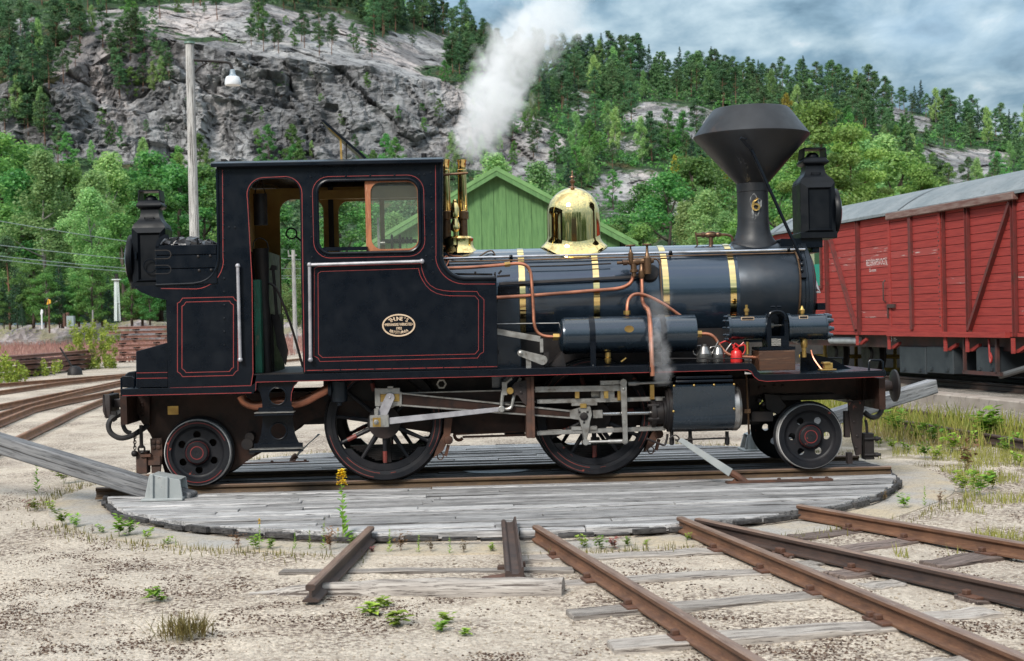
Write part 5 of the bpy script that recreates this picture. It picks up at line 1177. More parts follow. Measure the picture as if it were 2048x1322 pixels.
q = MB(); q.cyl(S(226,834,-0.735),S(260,815,-0.70),0.034,seg=10); q.cyl(S(222,838,-0.745),S(230,832,-0.735),0.04,seg=8); a = S(230,828,-0.74); q.box(a.x-0.03,a.x+0.02,-0.77,-0.71,a.z-0.02,a.z+0.025); P('hose_coupling', q, M_STEEL if False else M_DARK, hs)
q = MB(); q.tube([S(262,812,-0.5),S(250,832,-0.5),S(246,848,-0.5),S(252,862,-0.5),S(262,866,-0.5)],0.022,8); P('brake_hose', q, M_RUBBER)
q = MB(); q.cyl(S(282,850,-0.7),S(283,896,-0.7),0.018,seg=8); p = S(283,898,-0.7); q.tube([(p.x+0.03*math.cos(t),-0.7,p.z+0.035*math.sin(t)) for t in [2*PI*i/12 for i in range(13)]],0.010,6,sub=1); P('coupling_hook', q, M_DARK)
q = MB()
for k in range(6):
    p = S(269+ (k%2)*0.6, 868+k*5.5, -0.7); pts = []
    for i in range(9):
        t = 2*PI*i/8; d = 0.012*math.cos(t); pts.append((p.x+(d if k%2 else 0), -0.7+(0 if k%2 else d), p.z+0.020*math.sin(t)))
    q.tube(pts, 0.0055, 5, sub=1)
p = S(269,907,-0.7); q.sphere((p.x,-0.7,p.z),0.032,12,8); P('chain_weight', q, M_DARK)
q = MB(); q.tube([S(1744,783,-0.5),S(1756,790,-0.52),S(1763,805,-0.54),S(1763,820,-0.54),S(1755,832,-0.54),S(1742,834,-0.54),S(1728,824,-0.52)],0.026,10); P('brake_hose', q, M_RUBBER)

for o_ in list(LOCO.children_recursive):
    if o_.name.split('.')[0] == 'lining': o_['kind'] = 'stuff'
# ---- coal and loose things carried by the engine (things of their own)
def thing(name, label, cat, loc=(0,0,0), rz=0, group=None):
    return tag(empty(name, loc, rz), label, cat, group)
random.seed(4)
cm = MB(); zc_top = S(372,488,VS).z
for i in range(150):
    u = random.uniform(uL+0.06, uR-0.06); v_ = random.uniform(-1.04, 0.9) if i > 60 else random.uniform(-1.06,-0.85); s_ = random.uniform(0.035, 0.075)
    t = (u-uL)/(uR-uL); z = zc_top+0.012+0.05*math.sin(PI*min(1,t*1.3))*(0.4+0.6*random.random())-0.025
    b0 = len(cm.v); cm.sphere((u, v_, z), s_, 6, 4, sc=(random.uniform(.7,1.2),random.uniform(.7,1.1),random.uniform(.5,.9)))
    for j in range(b0, len(cm.v)):
        x, y, zz_ = cm.v[j]; cm.v[j] = (x+random.uniform(-.35,.35)*s_, y+random.uniform(-.35,.35)*s_, zz_+random.uniform(-.3,.3)*s_)
cm.box(uL+0.05,uR-0.03,VS+0.06,-VS-0.06,zc_top-0.16,zc_top-0.04)
co = cm.build('coal', M_COAL, None, smooth=0); co.rotation_euler.z = PSI
tag(co, 'glinting black coal heaped in the bunker behind the cab', 'coal', kind='stuff')
def eng(p): return Vector((p.x*CPSI - p.y*SPSI, p.x*SPSI + p.y*CPSI, p.z))
def can(x, y0, y1, rad, name, label, spout):
    p = S(x, y1, -0.80); h_ = S(x, y0, -0.80).z - p.z; r_ = rad/ppm(-0.8)
    t = thing(name, label, 'oil can', eng(p)); q = MB(); q.lathe((0,0,0),(0,0,1),[(r_,0),(r_*1.02,0.01),(r_*0.98,h_*0.45),(r_*1.03,h_*0.46),(r_*0.92,h_*0.55),(r_*0.62,h_*0.85),(r_*0.34,h_*0.9),(r_*0.34,h_)],18); q.build('body', M_TIN, t)
    q = MB(); q.tube([(r_*0.8,0,h_*0.3),(r_*1.3,0,h_*0.7),(r_*(1.3+spout),0,h_*1.15)],[0.012,0.006],6); q.build('spout', M_TIN, t)
    q = MB(); q.tube([(-r_*0.8,0,h_*0.35),(-r_*1.35,0,h_*0.5),(-r_*1.2,0,h_*0.85),(-r_*0.4,0,h_*0.92)],0.006,6); q.build('handle', M_TIN, t)
can(1409,688,724,16,'oil_can','wider tin oil can on the running board under the reservoir outlet pipe',0.5)
can(1437,690,724,13,'oil_can','narrower tin oil can on the running board next to the red bottle',0.9)
p = S(1473,724,-0.80); t = thing('red_bottle','small bright red bottle with wire bail on the running board beside the pump','bottle',eng(p)); h_ = 34/ppm(-0.8); r_ = 12/ppm(-0.8)
q = MB(); q.lathe((0,0,0),(0,0,1),[(r_,0),(r_,h_*0.5),(r_*0.8,h_*0.66),(r_*0.4,h_*0.74),(r_*0.4,h_*0.85)],16); q.build('body', M_REDP, t)
q = MB(); q.tube([(-r_*0.5,0,h_*0.8),(-r_*0.2,0,h_*1.1),(r_*0.5,0,h_*0.95),(r_*1.3,0,h_*1.15)],0.008,6); q.tube([(r_*1.0,0,h_*0.4),(r_*1.5,0,h_*0.7),(r_*1.4,0,h_*1.0),(r_*0.3,0,h_*0.9)],0.007,6); q.tube([(-r_*0.2,0,h_*0.9),(-r_*1.6,0,h_*1.25),(-r_*3.0,0.02,h_*1.05)],0.007,6); q.build('bail', M_REDP, t)
p = S(527,690,-0.75); t = thing('coal_scuttle','tall black sheet iron scuttle with a hoop handle standing inside the cab doorway','scuttle',eng(Vector((p.x+0.03,-0.75,zF)))); zt_ = S(525,497,-0.75).z-zF
q = MB(); q.lathe((0,0,0),(-0.03,0,1),[(0.05,0),(0.06,zt_-0.62),(0.055,zt_-0.5),(0.078,zt_-0.012),(0.083,zt_),(0.078,zt_),(0.06,zt_-0.2)],18); q.build('body', M_DARK, t)
q = MB(); q.tube([(-0.075-0.03*zt_,0,zt_-0.02),(-0.06-0.03*zt_,0,zt_+0.07),(-0.03*zt_,0,zt_+0.10),(0.06-0.03*zt_,0,zt_+0.06),(0.075-0.03*zt_,0,zt_-0.02)],0.006,6); q.build('handle', M_DARK, t)
p = S(566,690,-0.6); t = thing('fire_shovel','black fire shovel leaning upright in the cab doorway','shovel',eng(Vector((p.x,-0.6,zF))))
q = MB(); q.bar((-0.05,0,0.5),(-0.075,0,0.98),0.028,0.028,up=(0,1,0)); q.build('shaft', M_DARK, t); q = MB(); q.prism([(-0.10,0.55),(-0.03,0.55),(0.045,0.20),(0.02,0.06),(-0.06,0.25)],0,0.03); q.build('blade', M_DARK, t)
q = MB(); q.prism([(-0.11,0.98),(-0.04,0.98),(-0.04,1.02),(-0.09,1.03)],-0.02,0.04); q.build('grip', M_DARK, t)
# ------------------------------------------------------------------ the yard: ground, kerb ring, turntable, tracks
TC = Vector((-0.13, 0.02, 0)); TR = 3.86; DECK = 0.072
rng = np.random.default_rng(7)
def ground_z(x, y):
    far = np.clip((y-68)/30.0, 0, 1)
    r = np.hypot(x-TC.x, y-TC.y)
    p = np.stack([x*0.5, y*0.5, 0*x], -1)
    amp = np.clip((r-4.6)/1.5, 0, 1)*0.035
    p2 = np.stack([x*3.1, y*3.1, 0*x+5], -1); p3 = np.stack([x*14, y*14, 0*x+9], -1)
    near = np.clip(1-(np.hypot(x, y+8)-8)/14, 0, 1)
    return far*0.75 + (fbm(p,3,3)-0.5)*amp + near*((fbm(p2,3,5)-0.5)*0.02 + (fbm(p3,2,8)-0.5)*0.012)*np.clip((r-4.3)/0.4,0,1) - 0.004
def axis_pts(a, b, fine, lo, hi, step, grow=1.12):
    pts = list(np.arange(a, b, fine)); x = b; s_ = fine
    while x < hi: pts.append(x); s_ *= grow; x += s_
    pts.append(hi); x = a; s_ = fine; pre = []
    while x > lo: s_ *= grow; x -= s_; pre.append(max(x, lo))
    return np.array(sorted(set(pre + pts)))
gx = axis_pts(-4.6, 4.8, 0.035, -1500, 1500, 0); gy = axis_pts(-9.0, -3.2, 0.035, -400, 1500, 0, 1.08)
X, Y = np.meshgrid(gx, gy); Z = ground_z(X, Y)
nx, ny = len(gx), len(gy)
V = np.stack([X.ravel(), Y.ravel(), Z.ravel()], -1)
ii = (np.arange(ny-1)[:,None]*nx + np.arange(nx-1)[None,:]).ravel()
Fq = np.stack([ii, ii+1, ii+nx+1, ii+nx], -1)
m, t, b = new_mat('sandy_gravel'); c = coords(t)
big = noise(t, c, 0.45, 5, 0.6); mid = noise(t, c, 2.2, 6, 0.65); grain = noise(t, c, 55, 4, 0.7); grain2 = noise(t, c, 140, 3, 0.7)
col = cmix(t, ramp(t, big, [(0.38,0),(0.62,1)]), (0.53,0.465,0.385), (0.44,0.39,0.33))
col = cmix(t, mth(t,'MULTIPLY',ramp(t, mid, [(0.50,0),(0.66,1)]),0.32), col, (0.25,0.195,0.15))
sep2 = N(t,'ShaderNodeSeparateXYZ',{0:c}); patch = noise(t, coords(t,(1,1,1)), 0.62, 6, 0.62, 0.3)
litter = mth(t,'MULTIPLY', ramp(t, patch, [(0.44,0),(0.57,1)]), ramp(t, noise(t, c, 26, 5, 0.75), [(0.47,0),(0.56,1)]))
col = cmix(t, mth(t,'MULTIPLY',litter,0.88), col, (0.070,0.040,0.030))
vor = N(t,'ShaderNodeTexVoronoi',{'Vector':c,'Scale':46.0}); vor2 = N(t,'ShaderNodeTexVoronoi',{'Vector':c,'Scale':95.0})
stone = N(t,'ShaderNodeSeparateColor',{0:vor.outputs['Color']}).outputs[0]
col = cmix(t, 0.5, col, cmix(t, stone, (0.55,0.50,0.45), (1.25,1.22,1.18)), 'MULTIPLY')
col = cmix(t, ramp(t, grain, [(0.34,1),(0.42,0)]), col, (0.14,0.10,0.075))
col = cmix(t, ramp(t, grain2, [(0.68,0),(0.76,1)]), col, (0.50,0.45,0.38))
# far meadow and pinkish grass in front of the bank on the left, grassy right side
pinkf = mth(t,'MULTIPLY', ramp(t, mth(t,'DIVIDE',sep2.outputs[1],100.0), [(0.70,0),(0.76,1)]), 1.0)
col = cmix(t, pinkf, col, cmix(t, mid, (0.30,0.16,0.15), (0.26,0.20,0.11)))
grf = mth(t,'MULTIPLY', ramp(t, mth(t,'MULTIPLY_ADD',mid,1.6,mth(t,'DIVIDE',sep2.outputs[1],14.0)), [(0.90,0),(1.5,1)]), ramp(t, mth(t,'DIVIDE',sep2.outputs[0],8.0), [(0.42,0),(0.62,1)]))
col = cmix(t, mth(t,'MULTIPLY',grf,0.8), col, cmix(t, grain, (0.13,0.13,0.05), (0.22,0.17,0.10)))
setp(b, col=col, rough=0.92, spec=0.2)
hsum = mth(t,'ADD', mth(t,'MULTIPLY',vor.outputs['Distance'],-0.7), mth(t,'ADD', mth(t,'MULTIPLY',vor2.outputs['Distance'],-0.35), mth(t,'MULTIPLY',grain,0.5)))
bump(t, b, hsum, 0.9, 0.014)
M_GROUND = m
go = meshobj('ground', V, Fq, m, smooth=True); go['kind'] = 'structure'
# loose pebbles and dark crumbs lying on the near ground
def scatter_stones(name, n, m_, smin, smax, density=None, seed=1, label=None):
    r = np.random.default_rng(seed)
    d = 6.2 + 9.0*r.random(n*4)**1.6; px = r.uniform(-60, 2110, n*4)
    x = (px-1024)/F_PX*d; y = d-14.4
    rr = np.hypot(x-TC.x, y-TC.y); ok = rr > 4.42
    if density is not None: ok &= r.random(n*4) < density(x, y)
    x, y = x[ok][:n], y[ok][:n]; n = len(x); z = ground_z(x, y)
    s_ = smin + (smax-smin)*r.random(n)**3
    base = np.array([[1,0,0],[0,1,0],[-1,0,0],[0,-1,0],[0,0,0.7],[0,0,-0.7]], float)
    P_ = base[None]*(0.6+0.8*r.random((n,6,1)))
    a = r.uniform(0, 6.28, n); ca, sa = np.cos(a)[:,None], np.sin(a)[:,None]
    xx = P_[...,0]*ca-P_[...,1]*sa; yy = P_[...,0]*sa+P_[...,1]*ca
    Q = np.stack([xx*s_[:,None]+x[:,None], yy*s_[:,None]+y[:,None], P_[...,2]*s_[:,None]*0.8+z[:,None]+s_[:,None]*0.25], -1).reshape(-1,3)
    tri = np.array([[0,1,4],[1,2,4],[2,3,4],[3,0,4],[1,0,5],[2,1,5],[3,2,5],[0,3,5]])
    Ft = (tri[None]+6*np.arange(n)[:,None,None]).reshape(-1,3)
    o = meshobj(name, Q, Ft, m_); tag(o, label, None, None, 'stuff'); return o
mp1, t, b = new_mat('pebble'); g = N(t,'ShaderNodeNewGeometry'); setp(b, col=ramp(t, g.outputs['Random Per Island'], [(0.0,(0.16,0.13,0.10)),(0.35,(0.30,0.25,0.19)),(0.8,(0.42,0.36,0.29)),(1.0,(0.52,0.47,0.40))]), rough=0.85, spec=0.2)
mp2, t, b = new_mat('dark_crumb'); g = N(t,'ShaderNodeNewGeometry'); setp(b, col=ramp(t, g.outputs['Random Per Island'], [(0.0,(0.03,0.018,0.014)),(0.7,(0.085,0.05,0.036)),(1.0,(0.16,0.11,0.08))]), rough=0.9, spec=0.15)
scatter_stones('gravel', 13000, mp1, 0.003, 0.013, None, 3, 'pale gravel strewn over the sandy yard in front of the turntable')
def dens(x, y):
    p = np.stack([x*0.9, y*1.3, 0*x+3], -1); e_ = 0
    for (px, py, rx, ry) in ((650,1195,110,26),(860,1192,260,13),(1090,1288,130,26),(90,1200,170,60),(260,1115,170,34),(1000,1310,70,14),(60,1290,80,20),(1640,1190,120,20),(380,1170,160,26)):
        c_ = G(px,py,0); k = F_PX/(c_.y+14.4); e_ = np.maximum(e_, 1.3-((x-c_.x)*k/rx)**2-((y-c_.y)*k*k*1.66/F_PX/ry)**2)
    return np.clip(np.clip((fbm(p,4,11)-0.50)*5, 0.01, 1)+np.clip(e_,0,1),0,1)*np.clip((fbm(np.stack([x*5,y*5,0*x],-1),2,21)-0.40)*5,0,1)
scatter_stones('litter', 56000, mp2, 0.0025, 0.010, dens, 5, 'dark brown moss and bark crumbs in patches on the gravel')

# concrete kerb ring round the table
mk, t, b = new_mat('old_concrete'); c = coords(t)
col = cmix(t, ramp(t, noise(t,c,1.3,6,0.6),[(0.38,0),(0.62,1)]), (0.33,0.31,0.285), (0.41,0.335,0.235))
col = cmix(t, mth(t,'MULTIPLY',ramp(t, noise(t,c,40,5,0.75),[(0.50,0),(0.62,1)]),0.65), col, (0.13,0.12,0.11))
col = cmix(t, ramp(t, noise(t,c,90,4,0.75),[(0.6,0),(0.68,1)]), col, (0.58,0.54,0.48))
setp(b, col=col, rough=0.9, spec=0.2); bump(t, b, noise(t,c,60,6,0.7), 0.6, 0.012); M_CONC = mk
q = MB(); n = 120; prof = [(TR+0.02,-0.10),(TR+0.03,0.0),(TR+0.06,0.004),(4.30,0.010),(4.38,0.004),(4.40,-0.06)]
vs = []; fs = []
for i in range(n):
    a = 2*PI*i/n; w_ = 0.03*math.sin(5*a+1)+0.02*math.sin(13*a)
    for k, (r_, z) in enumerate(prof): rr = r_ + (w_ if k >= 3 else 0); vs.append((TC.x+rr*math.cos(a), TC.y+rr*math.sin(a), z))
for i in range(n):
    for k in range(len(prof)-1): a0 = i*6+k; b0 = ((i+1)%n)*6+k; fs.append((a0, a0+1, b0+1, b0))
q.add(vs, fs); o = q.build('kerb_ring', mk, None, smooth=40); o['kind'] = 'structure'
q = MB(); q.lathe((TC.x,TC.y,-0.06),(0,0,1),[(TR+0.04,0),(TR+0.04,0.004),(0,0.004)],96); o = q.build('pit_floor', mat('pit_soil',(0.03,0.027,0.025)), None); o['kind'] = 'structure'

# turntable: every plank a part
TT = empty('turntable', (TC.x, TC.y, 0), PSI)
tag(TT, 'round weathered plank turntable deck under the steam engine', 'turntable')
random.seed(21)
pitch = 0.155; rows = int(2*TR/pitch)+1; v = -TR + 0.03
hp = 0.055
while v < TR-0.03:
    w_ = min(pitch*random.uniform(0.8, 1.25), TR-v-0.02); va, vb = v+0.003, v+w_-random.choice((0.014,0.018,0.024,0.034)); v += w_
    Rr_ = TR-random.uniform(0.0, 0.035)
    if max(abs(va), abs(vb)) >= Rr_-0.02: continue
    La, Lb = math.sqrt(Rr_**2-va**2), math.sqrt(Rr_**2-vb**2); h_ = min(La, Lb)
    if 0.47 < abs((va+vb)/2) < 0.66: continue
    nj = 0 if h_ < 1.0 else random.choice((1,1,2,2)) if h_ < 3 else random.choice((2,2,3))
    js = sorted(random.uniform(-h_*0.85, h_*0.85) for _ in range(nj)); js = [j for i, j in enumerate(js) if i == 0 or j-js[i-1] > 0.5]
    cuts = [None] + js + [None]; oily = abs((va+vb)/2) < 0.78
    if not oily and h_ > 1.5 and random.random() < 0.10: oily = False
    for i in range(len(cuts)-1):
        a, b_ = cuts[i], cuts[i+1]; dz = random.uniform(-0.010, 0.010); tl_ = random.uniform(-0.004,0.004)
        xa0, xa1 = (-La if a is None else a+0.004), (-Lb if a is None else a+0.004); xb0, xb1 = (La if b_ is None else b_-0.004), (Lb if b_ is None else b_-0.004)
        zt_ = DECK+dz; q = MB(); cx = (xa0+xb0)/2; cv_ = (va+vb)/2
        q.add([(xa0-cx,va-cv_,-hp),(xb0-cx,va-cv_,-hp),(xb1-cx,vb-cv_,-hp),(xa1-cx,vb-cv_,-hp),(xa0-cx,va-cv_,-tl_),(xb0-cx,va-cv_,tl_),(xb1-cx,vb-cv_,tl_*0.6),(xa1-cx,vb-cv_,0)],
              [(3,2,1,0),(4,5,6,7),(0,1,5,4),(1,2,6,5),(2,3,7,6),(3,0,4,7)])
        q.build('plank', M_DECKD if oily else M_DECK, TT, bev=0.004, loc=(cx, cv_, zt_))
for i in range(84):                                  # curved skirting under the plank ends
    a0, a1 = 2*PI*i/84+0.004, 2*PI*(i+1)/84-random.uniform(0.002,0.006); r_ = TR+random.uniform(-0.022,0.016); ro = r_+0.045; q = MB(); zt_ = DECK-0.014+random.uniform(-0.022,0.008); zb_ = 0.018+random.uniform(-0.006,0.008)
    am = (a0+a1)/2; cx, cy = r_*math.cos(am), r_*math.sin(am)
    p4 = [(r_*math.cos(a0)-cx, r_*math.sin(a0)-cy),(ro*math.cos(a0)-cx, ro*math.sin(a0)-cy),(ro*math.cos(a1)-cx, ro*math.sin(a1)-cy),(r_*math.cos(a1)-cx, r_*math.sin(a1)-cy)]
    q.add([(x,y,zb_) for x,y in p4]+[(x,y,zt_) for x,y in p4],[(3,2,1,0),(4,5,6,7),(0,1,5,4),(1,2,6,5),(2,3,7,6),(3,0,4,7)])
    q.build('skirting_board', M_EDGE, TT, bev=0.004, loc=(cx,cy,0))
def railprof(h, head=0.058, foot=0.10):
    hh = head/2; f = foot/2
    return [(-f,0),(f,0),(f,0.012),(0.012,0.028),(0.008,0.04),(0.008,h-0.042),(hh-0.004,h-0.032),(hh,h-0.026),(hh,h-0.008),(hh-0.010,h),(-hh+0.010,h),(-hh,h-0.008),(-hh,h-0.026),(-hh+0.004,h-0.032),(-0.008,h-0.042),(-0.008,0.04),(-0.012,0.028),(-f,0.012)]
M_HEAD = mat('worn_rail_head', (0.19,0.125,0.092), (0.12,0.075,0.055), 5, 0.4, 0.65, 0.42, 0.6, stretch=(0.6,6,6), c3=(0.26,0.20,0.16), s3=9, lo3=0.58, hi3=0.72)
def rail_mesh(mb, pts, h=0.11, twist=0.0, head=0.058, foot=0.10):
    P_ = [Vector(p) for p in pts]; prof = railprof(h, head, foot); n = len(prof); vs = []; fs = []
    for i, p in enumerate(P_):
        d = (P_[min(i+1,len(P_)-1)]-P_[max(i-1,0)]); d.normalize(); a = Vector((d.y,-d.x,0)).normalized(); up = a.cross(d)
        c_, s_ = math.cos(twist), math.sin(twist); A = a*c_+up*s_; B = up*c_-a*s_
        for x, z in prof: vs.append(p + A*x + B*z)
    for i in range(len(P_)-1):
        for k in range(n): k2 = (k+1)%n; fs.append((i*n+k2, i*n+k, (i+1)*n+k, (i+1)*n+k2))
    fs += [tuple(range(n)), tuple(((len(P_)-1)*n+k) for k in range(n-1,-1,-1))]
    b0 = len(mb.f); mb.add(vs, fs)
    for i in range(len(P_)-1):
        for k in (8,9,10): mb.m[b0+i*n+k] = 1
def local_tt(p): q_ = Vector((p.x-TC.x, p.y-TC.y, p.z)); return Vector((q_.x*CPSI+q_.y*SPSI, -q_.x*SPSI+q_.y*CPSI, q_.z))
uRl, uRr = S(192,972,-0.565).x-TC.x, S(1781,930,-0.565).x-TC.x
for s_ in (-1, 1):
    q = MB(); rail_mesh(q, [(uRl, s_*0.565-TC.y, RAIL_TOP-0.11),(uRr, s_*0.565-TC.y, RAIL_TOP-0.11)]); q.build('rail', [M_RAILT, M_HEAD], TT, smooth=30)
    q = MB(); q.box(uRl+0.08, uRr-0.06, s_*0.565-0.085-TC.y, s_*0.565+0.085-TC.y, 0.0, RAIL_TOP-0.108); q.build('rail_baulk', M_DECKD, TT)
q = MB(); p = local_tt(G(993,941,DECK)); q.lathe((p.x,p.y,DECK-0.02),(0,0,1),[(0.36,0),(0.36,0.032),(0.30,0.036),(0.0,0.037)],40); q.build('pivot_cover', mat('pivot_cover_plate',(0.13,0.155,0.17),(0.075,0.085,0.09),6,rough=0.5,metal=0.4,bmp=0.2,bscale=50), TT)
# push beams in their cast sockets
def socket(px0, px1, py0, py1, beam0, beam1, flip):
    c_ = local_tt(G((px0+px1)/2, py1, DECK)); k = F_PX/((Matrix.Rotation(0,3,'Z')@Vector((0,c_.y+14.4,0))).y); w_ = (px1-px0)/k; h_ = (py1-py0)/k
    q = MB(); s_ = -1 if flip else 1
    q.prism([(c_.x-w_/2,DECK+0.01),(c_.x+w_/2,DECK+0.01),(c_.x+w_/2-0.02,DECK+h_*(0.75 if not flip else 1)),(c_.x+w_/2-0.03,DECK+h_*(0.78 if not flip else 1)),(c_.x-w_*0.3,DECK+h_*(1.0 if not flip else 0.72)),(c_.x-w_*0.36,DECK+h_*(0.97 if not flip else 0.7))], c_.y-0.02, c_.y+0.0)
    q.prism([(c_.x-w_/2,DECK+0.01),(c_.x+w_/2,DECK+0.01),(c_.x+w_/2-0.02,DECK+h_*(0.75 if not flip else 1)),(c_.x-w_*0.3,DECK+h_*(1.0 if not flip else 0.72))], c_.y+0.26, c_.y+0.28)
    q.add([(c_.x+w_/2-0.02,c_.y,DECK+h_*(0.77 if not flip else 1)),(c_.x-w_*0.3,c_.y,DECK+h_*(1.0 if not flip else 0.74)),(c_.x-w_*0.3,c_.y+0.26,DECK+h_*(1.0 if not flip else 0.74)),(c_.x+w_/2-0.02,c_.y+0.26,DECK+h_*(0.77 if not flip else 1))],[(0,1,2,3)])
    for f in (-0.30, 0.08): q.bar((c_.x+w_*f,c_.y-0.035,DECK+0.01),(c_.x+w_*(f+0.02),c_.y-0.035,DECK+h_*(0.93-f*0.3)),0.03,0.02,up=(0,1,0))
    q.box(c_.x-w_*0.55,c_.x+w_*0.52,c_.y-0.08,c_.y+0.34,DECK-0.002,DECK+0.022); sk = q.build('beam_socket', M_IRONG, TT, bev=0.005)
    b0, b1 = local_tt(beam0), local_tt(beam1)
    q = MB(); d = (b1-b0).normalized(); L_ = (b1-b0).length
    mid_ = (b0+b1)/2; rz = math.atan2(d.y,d.x); el = math.asin(d.z)
    q.box(-L_/2,L_/2,-0.085,0.085,-0.088,0.088); bm_ = q.build('push_beam', M_BEAM, TT, bev=0.012)
    bm_.rotation_euler = (0,-el,rz); bm_.location = mid_
    return c_
pS = G(328,1000,DECK); yS = pS.y+0.14
c1 = socket(290,366,948,1000, W(385,1003,yS+14.4), W(-260,808,yS+14.4+0.9), False)
pS2 = G(1512,903,DECK)
socket(1488,1532,858,902, W(1505,884,pS2.y+14.55), W(1866,772,pS2.y+14.4+1.6), True)
# locking levers
def lever(pb, pt, base0, base1, label):
    b0 = local_tt(G(*pb, DECK)); dep = b0.y
    def atd(px, py):
        p_ = G(*pb, DECK); return local_tt(W(px, py, p_.y+14.4))
    q = MB(); tp_ = atd(*pt); md = b0 + (tp_-b0)*0.22 + Vector((-0.00,0,0.012)); q.bar(md,tp_,0.04,0.012*4,up=(0,1,0)) if False else None
    q.prism([(md.x-0.02,md.z-0.035),(md.x+0.02,md.z+0.035),(tp_.x+0.03,tp_.z+0.02),(tp_.x-0.0,tp_.z+0.03),(tp_.x-0.025,tp_.z-0.0)], dep-0.02, dep+0.005)
    lv_ = q.build('locking_lever', M_ALU if False else M_IRONG, TT, bev=0.003)
    q = MB(); q.tube([md+Vector((0,-0.01,0)), md.lerp(b0,0.5)+Vector((0.0,-0.01,0.012)), b0+Vector((0.012,-0.01,0.0))],0.034,8); q.build('lever_foot', M_RUST, TT)
    a, b_ = local_tt(G(*base0,DECK)), local_tt(G(*base1,DECK)); q = MB(); q.bar(a+Vector((0,0,0.012)),b_+Vector((0,0,0.012)),0.09,0.018)
    for f in (0.08, 0.5, 0.8, 0.95): p_ = a.lerp(b_,f); q.lathe((p_.x,p_.y,p_.z+0.02),(0,0,1),[(0.02,0),(0.016,0.016),(0.006,0.02)],6)
    q.build('lever_base', M_RUST, TT)
lever((1489,966),(1361,882),(1452,967),(1664,961),None)
lever((582,924),(636,872),(470,930),(618,925),None)

# ---- rails and sleepers fanning out of the table
def gl(p, z=0.012): return G(p[0], p[1], 0.13)
def track_rail(name, label, a, b_, m_, ext=0.0, z0=0.018, group='rails fanning out from the turntable', h=0.106):
    pa, pb = gl(a), gl(b_); d = (pb-pa); d.z = 0; pb = pb + d.normalized()*ext; q = MB(); mid_ = (pa+pb)/2
    ln_ = (pb-pa).length; q.v = []; rail_mesh(q, [(-ln_/2,0,0),(ln_/2,0,0)], h)
    o = q.build(name, [m_, M_HEAD], None, smooth=30); o.location = (mid_.x, mid_.y, z0); o.rotation_euler = (0,0,math.atan2(d.y,d.x)); tag(o, label, 'rail', group)
    return pa, pb
R3 = track_rail('yard_rail', 'rusty brown rail running from the deck centre to the bottom edge, left of its pair', (1072,1048), (1530,1322), M_RAILB, 3.0)
R4 = track_rail('yard_rail', 'long rusty brown rail that ends at the lower right corner, right rail of its pair', (1360,1031), (2048,1308), M_RAILB, 3.0)
R5 = track_rail('yard_rail', 'dark brown rail that meets the brown rail in a point at the deck edge', (1395,1034), (2048,1172), M_RAILD, 3.0)
R6 = track_rail('yard_rail', 'rusty rail nearest the concrete kerb on the right of the turntable', (1598,1007), (2048,1083), M_RAILB, 3.0)
R1 = track_rail('short_rail', 'short upright stub of rail left of centre with its cut end towards the camera', (741,1051), (628,1160), M_RAILD, 0.12, 0.02)
# overturned stub rail lying on its side
pa, pb = G(1045,1052,0.05), G(1064,1158,0.05); q = MB(); d = pb-pa; ln_ = d.length; rail_mesh(q, [(-ln_/2,0,0),(ln_/2,0,0)], 0.115, twist=-PI/2)
o = q.build('short_rail', M_RAILD, None, smooth=30); o.location = ((pa.x+pb.x)/2-0.05,(pa.y+pb.y)/2,0.075); o.rotation_euler = (0,0,math.atan2(d.y,d.x)); tag(o,'short stub of rail lying on its side in front of the deck','rail','rails fanning out from the turntable')
SLP = []
def sleeper(a, b_, w_, zt_, m_, label, name='sleeper', group='sleepers of the yard tracks', th=0.14):
    pa, pb = G(*a, zt_), G(*b_, zt_); d = pb-pa; ln_ = d.length; mid_ = (pa+pb)/2; q = MB()
    n = 7; top = []; r = random
    vs = []; jit = [(r.uniform(-0.012,0.012), r.uniform(-0.012,0.012), r.uniform(-0.008,0.008)) for _ in range(n+1)]
    for i in range(n+1):
        x = -ln_/2+ln_*i/n; j = jit[i]; vs += [(x+(j[0] if i in (0,n) else 0), -w_/2+j[0], -th),(x, w_/2+j[1], -th),(x+(j[1]*2 if i in (0,n) else 0), w_/2+j[1], j[2]),(x, -w_/2+j[0], j[2]-0.004)]
    fs = []
    for i in range(n):
        for k in range(4): fs.append((4*i+k, 4*i+(k+1)%4, 4*i+4+(k+1)%4, 4*i+4+k))
    fs += [(3,2,1,0),(4*n,4*n+1,4*n+2,4*n+3)]; fs = [tuple(reversed(f)) for f in fs]
    q.add(vs, fs); o = q.build(name, m_, None, bev=0.006); o.location = (mid_.x, mid_.y, zt_); o.rotation_euler = (0,0,math.atan2(d.y,d.x)); tag(o, label, 'sleeper', group); return o
random.seed(5)
